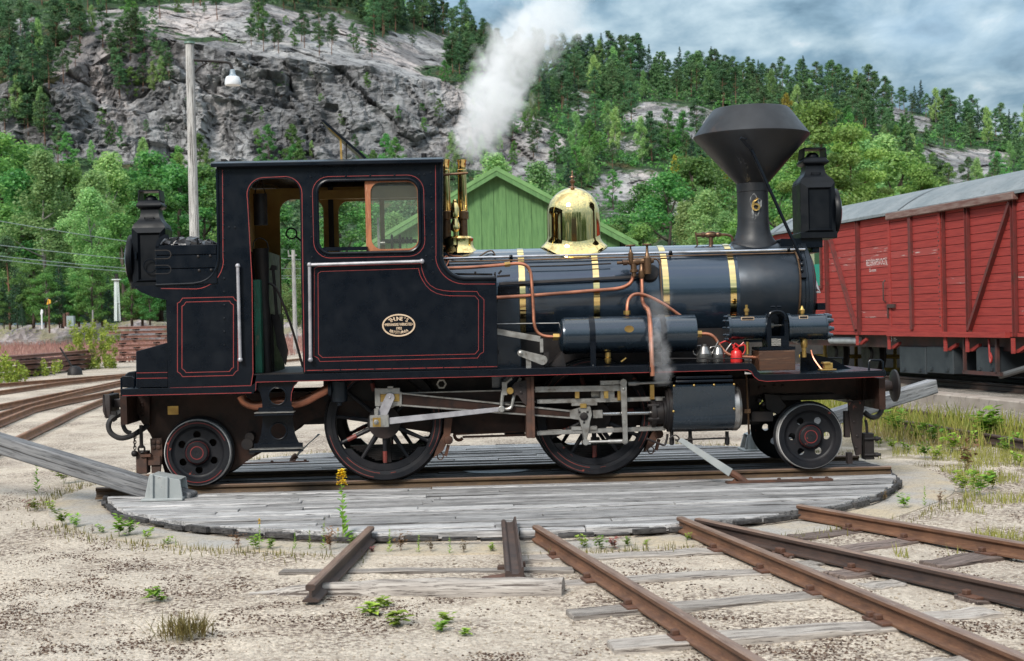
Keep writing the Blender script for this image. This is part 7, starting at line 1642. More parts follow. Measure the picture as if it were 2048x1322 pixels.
post('marker_post','thin grey marker post right of the relay box','marker post',186,620,650,96,0.05,M_POLE)
p = W(142,650,97); e_ = tag(empty('relay_box',(p.x,p.y,p.z)),'small grey relay box on the bank at left','relay box'); q = MB(); q.box(-0.24,0.24,-0.2,0.2,-0.1,0.62); q.build('cabinet', mat('box_grey',(0.22,0.28,0.29)), e_); q = MB(); q.box(-0.52,-0.36,-0.1,0.1,-0.1,0.8); q.box(-0.3,-0.12,-0.1,0.1,-0.1,0.86); q.build('posts', M_RUST, e_)
# rail piles: every rail on its own
M_PILE = rust_rail('pile_rust', (0.20,0.085,0.060), (0.11,0.048,0.036), (0.32,0.16,0.11))
q = MB(); rail_mesh(q, [(-3.5,0,0),(3.5,0,0)], 0.125, head=0.09, foot=0.13); pr0 = q.build('stored_rail', M_PILE, None, smooth=30)
first = True; random.seed(31)
def place_rail(loc, ang, label, group, sx=1.0, tilt=0):
    global first
    o = pr0 if first else dup(pr0); first = False
    o.location = loc; o.rotation_euler = (0,tilt,ang); o.scale = (sx,1,1); tag(o, label, 'rail', group)
a, b_ = G(-90,772,0), G(188,737,0); dd = Vector((b_.x-a.x,b_.y-a.y,0)); ang = math.atan2(dd.y,dd.x); nrm = Vector((dd.y,-dd.x,0)).normalized(); ctr = (a+b_)/2
SPM = mat('dunnage', (0.035,0.026,0.022), (0.06,0.045,0.038), 3, rough=0.9)
q = MB(); q.box(-0.06,0.06,-0.45,0.45,0,0.075); sp0 = q.build('spacer_timber', SPM, None); sfirst = True
def spacer(loc, ang, label, group):
    global sfirst
    o = sp0 if sfirst else dup(sp0); sfirst = False; o.location = loc; o.rotation_euler = (0,0,ang); tag(o, label, 'timber', group)
LAY = ('first','second','third','fourth','fifth','sixth','seventh','eighth')
for k in range(4):
    for j in range(3):
        off = random.uniform(-0.6,0.6); c_ = ctr + dd.normalized()*off - nrm*(0.24*j+0.05*(k%2))
        place_rail((c_.x,c_.y,0.076+0.20*k), ang+random.uniform(-0.006,0.006), 'long rusty rail in the low pile at left, %s layer up, %s row' % (LAY[k], ('front','middle','back')[j]), 'rusty rails in the low pile at left', dd.length/7.0*random.uniform(0.92,1.05))
    for f in (-0.36,0.0,0.36): c_ = ctr+dd*f-nrm*0.24; spacer((c_.x,c_.y,0.20*k), ang, 'timber spacer under the %s layer of the low rail pile' % LAY[k], 'spacers in the rail piles')
for k in range(8):
    for j in range(2):
        p = W(212+ (18 if k%2 else 0)+random.uniform(-6,10), 660, 71+0.4*j); L_ = 5.6; zz_ = 0.076+0.225*k
        place_rail((p.x+L_/2+0.1*(k%3), p.y, zz_), random.uniform(-0.005,0.012), 'rusty rail in the tall stack behind the tool box, %s layer up, %s row' % (LAY[k], ('front','back')[j]), 'rusty rails in the tall stack behind the tool box', L_/7.0)
    for f in (0.9,2.6,4.4): spacer((p.x+f,p.y-0.2,0.225*k), 0.0, 'timber spacer under the %s layer of the tall rail stack' % LAY[k], 'spacers in the rail piles')
p = G(150,750,0); e_ = tag(empty('switch_stand',(p.x,p.y,0)),'small black switch stand with its lever tilted to the left, beside the low rail pile','switch stand'); q = MB(); q.lathe((0,0,0),(0,0,1),[(0.28,0),(0.25,0.2),(0.15,0.32),(0,0.34)],14); q.build('base', M_DARK, e_); tp_ = W(120,695,p.y+14.4); q = MB(); q.bar((-0.1,0,0.3),(tp_.x-p.x,0,tp_.z),0.05,0.05); q.build('lever', M_DARK, e_)
# stony bank at left
mbk, t, b = new_mat('stone_bank'); c = coords(t); vo = N(t,'ShaderNodeTexVoronoi',{'Vector':c,'Scale':2.2}); sc_ = N(t,'ShaderNodeSeparateColor',{0:vo.outputs['Color']}).outputs[0]
setp(b, col=cmix(t, ramp(t, noise(t,c,0.6,5),[(0.45,0),(0.6,1)]), cmix(t, sc_, (0.15,0.13,0.13), (0.36,0.32,0.32)), (0.20,0.18,0.12)), rough=0.9); bump(t,b,vo.outputs['Distance'],1.0,0.3)
xs = np.linspace(-260, 260, 420); prof = [(-6,0.3),(-3.5,0.55),(-2.0,1.0),(-0.8,1.75),(0.0,2.1),(1.0,2.16),(6.0,2.1),(30,2.0)]
vv_ = []; 
for i, x in enumerate(xs):
    for d, z in prof: vv_.append((x, 97+d, z))
vv_ = np.array(vv_); dn = fbm(vv_*np.array([0.9,0.9,1.4]),4,41)-0.5; vv_[:,2] += dn*0.9*(vv_[:,1] < 97.5); vv_[:,1] += (fbm(vv_*1.1+9,3,43)-0.5)*1.5
k_ = len(prof); fq = np.array([(i*k_+j, (i+1)*k_+j, (i+1)*k_+j+1, i*k_+j+1) for i in range(len(xs)-1) for j in range(k_-1)]); o = meshobj('embankment', vv_, fq, mbk, smooth=False); o['kind'] = 'structure'
# ------------------------------------------------------------------ the hillside: cliff and wooded slopes
cols = {
 -500: [(646,150),(530,172),(345,240),(300,255),(160,275),(70,290),(20,310),(-110,370)],
 0:    [(646,150),(530,172),(345,240),(300,255),(180,266),(80,285),(40,300),(-100,360)],
 110:  [(646,150),(530,172),(345,240),(310,252),(160,262),(80,275),(30,300),(-100,360)],
 300:  [(646,150),(510,178),(352,246),(322,254),(70,272),(40,285),(12,305),(-85,370)],
 500:  [(646,150),(490,183),(365,248),(340,256),(110,270),(38,290),(15,315),(-60,390)],
 650:  [(646,150),(485,185),(365,250),(338,257),(128,270),(62,295),(35,325),(-25,400)],
 750:  [(646,150),(485,185),(365,252),(338,259),(140,275),(95,300),(60,330),(5,400)],
 850:  [(646,150),(485,185),(360,254),(335,262),(165,280),(130,305),(100,335),(45,400)],
 930:  [(646,150),(480,188),(358,256),(332,264),(160,285),(142,308),(118,345),(80,405)],
 1000: [(646,150),(480,190),(356,258),(330,266),(235,280),(200,312),(158,358),(122,420)],
 1100: [(646,150),(480,192),(395,250),(330,270),(258,286),(215,325),(170,375),(142,432)],
 1200: [(646,150),(485,192),(420,245),(350,272),(265,305),(215,350),(170,400),(138,450)],
 1350: [(646,150),(490,192),(430,240),(335,288),(252,315),(222,345),(190,395),(160,455)],
 1500: [(646,150),(490,192),(420,245),(335,285),(275,315),(232,345),(198,400),(172,462)],
 1700: [(646,150),(485,195),(400,250),(330,298),(265,338),(228,380),(205,430),(190,475)],
 1850: [(646,150),(475,197),(400,250),(345,290),(292,330),(262,380),(238,430),(228,475)],
 2048: [(646,150),(480,197),(405,250),(355,292),(325,340),(306,380),(290,430),(282,480)],
 2600: [(646,150),(520,197),(470,250),(430,292),(405,340),(385,380),(370,430),(362,480)]}
cx_ = np.array(sorted(cols)); tab = np.array([cols[k] for k in cx_], float)        # (n,8,2)
sx_ = np.arange(-480, 2600, 6.0); NT = 320; tt = np.concatenate([np.linspace(0,2.4,50,endpoint=False), np.linspace(2.4,6,240,endpoint=False), np.linspace(6,7,30)])
def smooth_interp(xq, xp, fp):
    """monotone cubic-ish interpolation, columns blended with smoothstep"""
    return np.interp(xq, xp, fp)
PX = np.zeros((NT, len(sx_))); DP = np.zeros_like(PX)
for j in range(8):
    pass
py_c = np.stack([np.interp(sx_, cx_, tab[:,j,0]) for j in range(8)]); dp_c = np.stack([np.interp(sx_, cx_, tab[:,j,1]) for j in range(8)])
for i in range(len(sx_)):
    PX[:,i] = np.interp(tt, np.arange(8), py_c[:,i]); DP[:,i] = np.interp(tt, np.arange(8), dp_c[:,i])
Fv, Rv, Uv = np.array(FWD), np.array(RT), np.array(UP)
def unproj(px, py, dep):
    d = Fv*F_PX + (px-1024.0)[...,None]*Rv + (661.0-py)[...,None]*Uv
    return np.array(CAM) + d*(dep/d[...,1])[...,None]
SXg = np.broadcast_to(sx_, PX.shape)
HV = unproj(SXg, PX, DP)
# broken rock: big buttresses, blocky steps, cracks; stronger on the steep parts
steep = np.clip((np.gradient(HV[...,2], axis=0) / (np.abs(np.gradient(HV[...,1], axis=0))+1e-4) - 0.5)/1.6, 0, 1)
edge = np.clip(tt/1.2, 0, 1)[:,None]
def blocks(p, seed):
    """stepped noise: flat faces between sharp breaks"""
    w = p + 2.0*(np.stack([fbm(p*0.3+k*7,3,seed+k) for k in range(3)], -1)-0.5)
    i = np.floor(w); n = (i[...,0]*127.1+i[...,1]*311.7+i[...,2]*74.7+seed*13.7); return np.modf(np.abs(np.sin(n)*43758.5453))[0]
q0 = HV.copy()
big_ = fbm(q0*np.array([0.045,0.045,0.022]),4,61)-0.5

def cells(p, seed):
    """cellular fracture: a random push per block and the distance to the nearest joint"""
    i0 = np.floor(p); f1 = np.full(p.shape[:-1], 9.0); f2 = f1.copy(); idv = np.zeros(p.shape[:-1])
    for dx in (-1,0,1):
        for dy in (-1,0,1):
            for dz in (-1,0,1):
                c = i0+np.array([dx,dy,dz]); k = c[...,0]*127.1+c[...,1]*311.7+c[...,2]*74.7+seed*13.7
                j = [np.modf(np.abs(np.sin(k*a)*43758.5453))[0] for a in (1.0,1.31,1.73)]
                d = np.sqrt((c[...,0]+j[0]-p[...,0])**2+(c[...,1]+j[1]-p[...,1])**2+(c[...,2]+j[2]-p[...,2])**2)
                near_ = d < f1; f2 = np.where(near_, f1, np.minimum(f2, d)); idv = np.where(near_, np.modf(np.abs(np.sin(k*2.7)*9137.31))[0], idv); f1 = np.minimum(f1, d)
    return idv, f2-f1
wq = q0 + 2.6*(np.stack([fbm(q0*0.05+k*7,3,70+k) for k in range(3)], -1)-0.5); tiltm = np.array([[1,0,0.25],[0,1,0.1],[-0.3,0,1]])
wq = wq@tiltm.T
c1_, e1_ = cells(wq*np.array([0.075,0.05,0.030]),71); c2_, e2_ = cells(wq*np.array([0.26,0.12,0.11]),73)
jm = np.clip((fbm(q0*0.06,3,87)-0.46)*6,0,1)
blk1 = c1_-0.5-np.clip(0.05-e1_,0,0.05)*5.0*jm; blk2 = c2_-0.5-np.clip(0.07-e2_,0,0.07)*6.0*(1-jm)
fine_ = fbm(q0*0.9,4,77)-0.5
terr = np.modf(np.abs(q0[...,2]*0.105+q0[...,0]*0.018+c1_*2.3+fbm(q0*0.07,3,81)*1.4))[0]; terr = terr-0.5+0.35*(np.modf(np.abs(q0[...,2]*0.31+c2_*1.7))[0]-0.5)
ridg = 1-np.abs(2*fbm(q0*np.array([0.10,0.10,0.035]),4,79)-1)
amp = (0.25+0.75*steep)*edge
HV[...,1] -= (big_*16 + terr*4.6 + blk1*7.5 + blk2*3.0 + fine_*2.6 + (fbm(q0*np.array([0.35,0.35,0.2]),4,89)-0.5)*4 + (ridg-0.75)*6)*amp
HV[...,2] += (fbm(q0*np.array([0.05,0.05,0.05]),3,83)-0.5)*5*edge*(1-steep) + (c1_*1.2 + fine_*0.8)*steep*edge
HV[...,0] += (fbm(q0*0.2,3,85)-0.5)*3*steep*edge
nT, nS = PX.shape
iv = (np.arange(nT-1)[:,None]*nS + np.arange(nS-1)[None,:]).ravel(); Fh = np.stack([iv, iv+1, iv+nS+1, iv+nS], -1)
# how much bare rock: steep ground plus slabs seen on the right hand slope
veg_n = fbm(q0*np.array([0.06,0.06,0.09]),4,91)
rock = steep*1.35 - np.clip((veg_n-0.60)*5,0,0.8)
for (ex, ey, rx, ry, s_) in ((1010,280,120,60,1),(1060,300,60,40,1),(1300,240,55,30,1),(1390,250,60,38,1),(1440,270,60,40,1),(1330,215,40,14,.8),(1260,300,90,70,.45),(1790,215,45,18,1),(1770,235,40,20,.8),(1835,250,30,14,.9),(1950,325,70,32,1),(1900,330,60,40,.7),(2030,262,40,18,.9),(1150,205,30,60,.6),(1260,395,90,60,.8),(1330,440,70,50,.8),(800,100,130,35,1),(600,50,140,30,1),(700,90,80,30,.9),(250,50,160,40,.8),(60,60,40,20,.7),(1880,300,40,20,.5),(1700,225,40,12,.6)):
    rr = ((SXg-ex)/rx)**2+((PX-ey)/ry)**2; rock = np.maximum(rock, s_*np.clip(1.5-rr,0,1)+(fbm(q0*0.12,3,95)-0.5)*1.2*(rr<1.5))
cm_t = np.interp(SXg, [60,110,200,300,420,500,600,700,800,900,1000,1060,1115], [330,100,30,2,-8,-4,4,48,100,168,236,256,300])
cm = np.clip((PX-cm_t+(fbm(q0*0.1,3,98)-.5)*40)/14,0,1)*np.clip((SXg-85)/30,0,1)*np.clip((1120-SXg)/15,0,1)
rock = np.maximum(rock, cm*(0.98-np.clip((veg_n-0.66)*7,0,0.9)))
gate = np.clip((345+ (SXg>1000)*120 - PX + (fbm(q0*0.08,3,97)-.5)*60)/25, 0, 1); rock = np.clip(rock*gate, 0, 1)
mh, t, b = new_mat('hillside'); c = coords(t); at = N(t,'ShaderNodeAttribute'); at.attribute_name = 'rock'
nz1 = noise(t, coords(t,(1,1,0.35)), 0.05, 7, 0.62); nz2 = noise(t, coords(t,(1,1,0.25)), 0.35, 7, 0.68); nz3 = noise(t, c, 1.1, 5, 0.7)
rk = cmix(t, ramp(t, nz1, [(0.38,0),(0.62,1)]), (0.46,0.455,0.45), (0.23,0.23,0.235))
rk = cmix(t, mth(t,'MULTIPLY',ramp(t, noise(t,coords(t,(1,1,0.5)),0.022,5,0.6),[(0.5,0),(0.62,1)]),0.75), rk, (0.52,0.45,0.425))
rk = cmix(t, mth(t,'MULTIPLY',ramp(t, noise(t,coords(t,(1,1,0.4)),0.07,6,0.6,0.4), [(0.49,0),(0.58,1)]),0.7), rk, (0.10,0.10,0.105))
rk = cmix(t, mth(t,'MULTIPLY',ramp(t, nz2, [(0.50,0),(0.63,1)]),0.8), rk, (0.095,0.095,0.10))
rk = cmix(t, mth(t,'MULTIPLY',ramp(t, noise(t,coords(t,(1.6,1.6,0.12)),0.28,6,0.65), [(0.54,0),(0.66,1)]),0.7), rk, (0.07,0.07,0.074))
rk = cmix(t, mth(t,'MULTIPLY',ramp(t, nz3, [(0.58,0),(0.70,1)]),0.55), rk, (0.46,0.44,0.44))
wv = N(t,'ShaderNodeTexVoronoi',{'Vector':N(t,'ShaderNodeVectorMath',{0:coords(t,(1,1,0.6)),1:N(t,'ShaderNodeVectorMath',{0:N(t,'ShaderNodeTexNoise',{'Vector':c,'Scale':0.25,'Detail':4.0}).outputs['Color'],'Scale':5.0},operation='SCALE').outputs[0]},operation='ADD').outputs[0],'Scale':0.16}, feature='DISTANCE_TO_EDGE')
crk = ramp(t, wv.outputs['Distance'], [(0.0,1),(0.035,0)])
rk = cmix(t, mth(t,'MULTIPLY',crk,0.12), rk, (0.045,0.043,0.048))
gnz = noise(t, c, 0.30, 6, 0.65)
vg = cmix(t, ramp(t, gnz, [(0.38,0),(0.62,1)]), (0.022,0.048,0.022), (0.050,0.090,0.034))
vg = cmix(t, ramp(t, noise(t,c,0.13,5),[(0.55,0),(0.68,1)]), vg, (0.095,0.075,0.035))
fac = mth(t,'ADD', at.outputs['Fac'], mth(t,'MULTIPLY_ADD', gnz, 1.1, -0.55))
geo = N(t,'ShaderNodeNewGeometry'); nzz = N(t,'ShaderNodeSeparateXYZ',{0:geo.outputs['Normal']}).outputs[2]
ledge = mth(t,'MULTIPLY', ramp(t, nzz, [(0.55,0),(0.75,1)]), ramp(t, gnz, [(0.46,0),(0.56,1)]))
fac = mth(t,'SUBTRACT', fac, mth(t,'MULTIPLY',ledge,0.4))
setp(b, col=cmix(t, ramp(t, fac, [(0.42,0),(0.56,1)]), vg, rk), rough=0.88, spec=0.2)
bump(t, b, mth(t,'ADD', mth(t,'MULTIPLY',nz2,1.0), mth(t,'SUBTRACT', mth(t,'MULTIPLY',nz3,0.5), mth(t,'MULTIPLY',crk,0.5))), 0.9, 1.4)
HV[nT-1,:,2] += 0
Vh = HV.reshape(-1,3)
# close the back of the hill so it falls away behind the ridge
back = HV[-1].copy(); back[:,1] += 200; back[:,2] -= 90
Vall = np.concatenate([Vh, back]); ib = (nT-1)*nS+np.arange(nS-1); Fb = np.stack([ib, ib+1, ib+1+nS, ib+nS], -1)
hill = meshobj('hillside', Vall, np.concatenate([Fh, Fb]), mh, smooth=False); hill['kind'] = 'structure'
ra_ = hill.data.attributes.new('rock', 'FLOAT', 'POINT'); ra_.data.foreach_set('value', np.concatenate([rock.ravel(), np.zeros(nS)]).astype(np.float32))
from mathutils.bvhtree import BVHTree
BV = BVHTree.FromPolygons([tuple(v) for v in Vh], [tuple(f) for f in Fh])
def hill_hit(px, py):
    h = BV.ray_cast(CAM, ray(px, py).normalized(), 900)
    if h[0] is None: return None
    fi = h[2]; return h[0], h[1], rock.ravel()[Fh[fi][0]]
def top_hit(x, y):
    h = BV.ray_cast(Vector((x, y, 400)), Vector((0,0,-1)), 800); return h[0]
# ------------------------------------------------------------------ trees
def leaf_mat(name, c_dark, c_light, trans=0.35, hv=0.05):
    m, t, b = new_mat(name); g = N(t,'ShaderNodeNewGeometry'); oi = N(t,'ShaderNodeObjectInfo')
    col = cmix(t, g.outputs['Random Per Island'], c_dark, c_light)
    v = mth(t,'MULTIPLY_ADD', oi.outputs['Random'], 0.7, 0.65)
    col = N(t,'ShaderNodeVectorMath',{0:col,'Scale':v},operation='SCALE').outputs[0]
    hs = N(t,'ShaderNodeHueSaturation',{'Color':col,'Hue':mth(t,'MULTIPLY_ADD',mth(t,'FRACT',mth(t,'MULTIPLY',oi.outputs['Random'],7.31)),hv,0.5-hv/2),'Saturation':1.05}).outputs[0]
    di = N(t,'ShaderNodeBsdfDiffuse',{'Color':hs}); tr = N(t,'ShaderNodeBsdfTranslucent',{'Color':hs}); gl_ = N(t,'ShaderNodeBsdfGlossy',{'Roughness':0.55,'Color':(0.6,0.65,0.6,1)})
    mx_ = N(t,'ShaderNodeMixShader',{0:trans,1:di.outputs[0],2:tr.outputs[0]}); m2 = N(t,'ShaderNodeMixShader',{0:0.04,1:mx_.outputs[0],2:gl_.outputs[0]})
    t.links.new(m2.outputs[0], t.nodes['Material Output'].inputs['Surface']); return m
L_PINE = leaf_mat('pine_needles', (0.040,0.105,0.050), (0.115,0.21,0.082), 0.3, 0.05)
L_PINEL = leaf_mat('yellow_green_needles', (0.12,0.225,0.048), (0.29,0.41,0.11), 0.42, 0.03)  # lighter, yellow green needle colour for some of the near pines
L_SPR = leaf_mat('spruce_needles', (0.022,0.065,0.045), (0.060,0.125,0.068), 0.25, 0.03)
L_BIR = leaf_mat('birch_leaves', (0.17,0.32,0.12), (0.37,0.52,0.20), 0.5, 0.05)
L_DEC = leaf_mat('broad_leaves', (0.065,0.185,0.055), (0.205,0.385,0.10), 0.46, 0.06)
L_YEL = leaf_mat('yellow_leaves', (0.26,0.23,0.04), (0.46,0.40,0.07), 0.4, 0.03)
B_PINE = mat('pine_bark', (0.17,0.085,0.05), (0.10,0.065,0.05), 3, rough=0.9)
B_BIR = mat('birch_bark', (0.24,0.23,0.21), (0.10,0.09,0.085), 6, 0.5, 0.6, rough=0.8)
B_DARK = mat('dark_bark', (0.06,0.045,0.035), (0.10,0.08,0.065), 4, rough=0.9)
def crown_mesh(name, clumps, leaf, seed, m_, flat=0.5, droop=0.0, aspect=0.6):
    """clumps: (x,y,z,rx,ry,rz,n). Each leaf is one small bent rhombus."""
    r = np.random.default_rng(seed); C = []; D = []
    for (x,y,z,rx,ry,rz,n) in clumps:
        d = r.normal(size=(n,3)); d /= np.linalg.norm(d,axis=1)[:,None]; rad = r.random(n)**0.45
        C.append(np.array([x,y,z]) + d*rad[:,None]*np.array([rx,ry,rz])); D.append(d)
    C = np.concatenate(C); D = np.concatenate(D); n = len(C)
    nr_ = D*0.75 + r.normal(size=(n,3))*0.62; nr_[:,2] += 0.55; nr_ /= np.linalg.norm(nr_,axis=1)[:,None]      # blades turned outwards and up, as leaves grow
    a = r.normal(size=(n,3)); a[:,2] = a[:,2]*flat - droop*np.abs(r.normal(size=n)); a -= nr_*np.sum(a*nr_,axis=1)[:,None]; a /= np.linalg.norm(a,axis=1)[:,None]
    b_ = np.cross(a,nr_)
    s_ = leaf*(0.6+0.8*r.random(n))[:,None]
    V_ = np.stack([C-a*s_, C+b_*s_*aspect, C+a*s_, C-b_*s_*aspect],1).reshape(-1,3); F_ = np.arange(4*n).reshape(n,4)
    me = bpy.data.meshes.new(name); me.vertices.add(4*n); me.vertices.foreach_set('co', V_.astype(np.float32).ravel()); me.loops.add(4*n); me.loops.foreach_set('vertex_index', F_.astype(np.int32).ravel()); me.polygons.add(n); me.polygons.foreach_set('loop_start', np.arange(0,4*n,4,dtype=np.int32)); me.materials.append(m_); me.update(calc_edges=True)
    return me
def trunk_mesh(name, h, r0, m_, limbs, bend=0.02, seed=0):
    rr = random.Random(seed); q = MB(); n = 7
    pts = [(bend*math.sin(i*1.3+seed)*(i/n), bend*math.cos(i*1.1+seed*2)*(i/n), h*i/n - (0.03 if i == 0 else 0)) for i in range(n+1)]
    q.tube(pts, [r0*(1-0.88*i/n) for i in range(n+1)], 7, sub=1)
    for (z, x, y, zz_, r_) in limbs: q.tube([(0,0,z),(x*0.5,y*0.5,z+(zz_-z)*0.35),(x,y,zz_)],[r_,r_*0.25],5,sub=2)
    me = bpy.data.meshes.new(name); me.from_pydata(q.v,[],q.f); me.materials.append(m_); me.shade_smooth(); return me
def pine(seed, hi=1.0, m_=None, dense=1.0):
    r = random.Random(seed); cl = []; lb = []; z0 = r.uniform(0.18,0.48)
    for k in range(30):
        f = (k+r.random())/30; z = z0+(0.97-z0)*f; rad = 0.215*(1-f**3.6)*(0.55+0.45*min(1,f*3))*r.uniform(0.7,1.15)+0.01; a = r.uniform(0,6.28); d = rad*r.uniform(0.4,1.0)
        s_ = r.uniform(0.045,0.088)*(1.1-0.3*f); x, y = d*math.cos(a), d*math.sin(a); cl.append((x,y,z,s_*1.35,s_*1.35,s_*0.62,int(120*hi*dense)))
        if k % 2 == 0: lb.append((max(0.1,z-0.05),x,y,z,0.006))
    for k in range(3): z = r.uniform(0.15,z0); a = r.uniform(0,6.28); lb.append((z,0.05*math.cos(a),0.05*math.sin(a),z+0.01,0.003))
    return crown_mesh('crown', cl, 0.0125/math.sqrt(hi), seed, m_ or L_PINE), trunk_mesh('trunk', 0.95, 0.014, B_PINE, lb, 0.012, seed)
def spruce(seed, hi=1.0):
    r = random.Random(seed); cl = []
    for k in range(26):
        f = k/25; z = 0.08+0.88*f; rad = 0.19*(1-f)**0.85+0.008
        for j in range(5 if f < 0.7 else 3):
            a = r.uniform(0,6.28); d = rad*r.uniform(0.35,0.8); s_ = rad*0.42+0.006; cl.append((d*math.cos(a),d*math.sin(a),z-d*0.25,s_,s_,s_*0.45+0.006,int((26 if f < 0.7 else 20)*hi)))
    return crown_mesh('crown', cl, 0.0125/math.sqrt(hi), seed, L_SPR, 0.4, 0.5), trunk_mesh('trunk', 0.97, 0.013, B_DARK, [], 0.006, seed)
def birch(seed, hi=1.0, m_=None, wide=1.0):
    r = random.Random(seed); cl = []; lb = []
    for k in range(46):
        f = (k+r.random())/46; z = 0.16+0.80*f; rad = 0.20*wide*math.sin(PI*min(1,(f*0.86+0.14)))**0.8*r.uniform(0.6,1.1); a = r.uniform(0,6.28); d = rad*r.uniform(0.3,1.0); s_ = r.uniform(0.038,0.065)
        x, y = d*math.cos(a), d*math.sin(a); cl.append((x,y,z,s_,s_,s_*1.25,int(95*hi)))
        if k % 4 == 0: lb.append((max(0.1,z-0.12),x,y,z,0.005))
    return crown_mesh('crown', cl, 0.0125/math.sqrt(hi), seed, m_ or L_BIR, 0.7, 0.7), trunk_mesh('trunk', 0.94, 0.0085, B_BIR, lb, 0.02, seed)
def broad(seed, hi=1.0, m_=None, wide=1.0, dens=1.0):
    r = random.Random(seed); cl = []; lb = []
    for k in range(42):
        f = (k+r.random())/42; z = 0.10+0.84*f; rad = 0.27*wide*math.sin(PI*min(1,(f*0.80+0.20)))**0.7*r.uniform(0.65,1.1); a = r.uniform(0,6.28); d = rad*r.uniform(0.45,1.0); s_ = r.uniform(0.045,0.085)
        x, y = d*math.cos(a), d*math.sin(a); cl.append((x,y,z,s_,s_,s_*0.72,int(100*hi*dens)))
        if k % 4 == 0: lb.append((max(0.08,z-0.15),x,y,z,0.008))
    return crown_mesh('crown', cl, 0.0142/math.sqrt(hi), seed, m_ or L_DEC, 0.6, 0.1), trunk_mesh('trunk', 0.85, 0.018, B_DARK, lb, 0.02, seed)
KIND = {'pine':[pine(s) for s in (1,2,3,4,5,6,9)], 'spruce':[spruce(s) for s in (11,12,13)], 'birch':[birch(s) for s in (21,22,23)], 'broad':[broad(s) for s in (31,32,33,34)], 'yellow':[birch(28,0.7,L_YEL)],
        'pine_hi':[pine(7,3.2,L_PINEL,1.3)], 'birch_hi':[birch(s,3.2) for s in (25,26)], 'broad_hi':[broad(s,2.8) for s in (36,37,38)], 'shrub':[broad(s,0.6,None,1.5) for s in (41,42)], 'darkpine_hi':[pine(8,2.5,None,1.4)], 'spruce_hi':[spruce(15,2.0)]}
NAME = {'pine':'pine_tree','spruce':'spruce_tree','birch':'birch_tree','broad':'leafy_tree','yellow':'birch_tree','shrub':'shrub'}
CATN = {'pine':'pine','spruce':'spruce','birch':'birch','broad':'tree','yellow':'birch','shrub':'shrub'}
tr_r = random.Random(77)
def tree(kind, loc, h, label, group, wide=1.0, lean=0.0):
    base = kind.replace('_hi','').replace('darkpine','pine'); cm_, tm_ = tr_r.choice(KIND[kind])
    e_ = empty(NAME[base], loc, tr_r.uniform(0,6.28)); e_.scale = (h*wide, h*wide, h); e_.rotation_euler.x = tr_r.uniform(-0.04,0.04)+lean
    tag(e_, label, CATN[base], group)
    for nm, me in (('crown', cm_), ('trunk', tm_)):
        o = bpy.data.objects.new(nm, me); COL.objects.link(o); o.parent = e_
    return e_
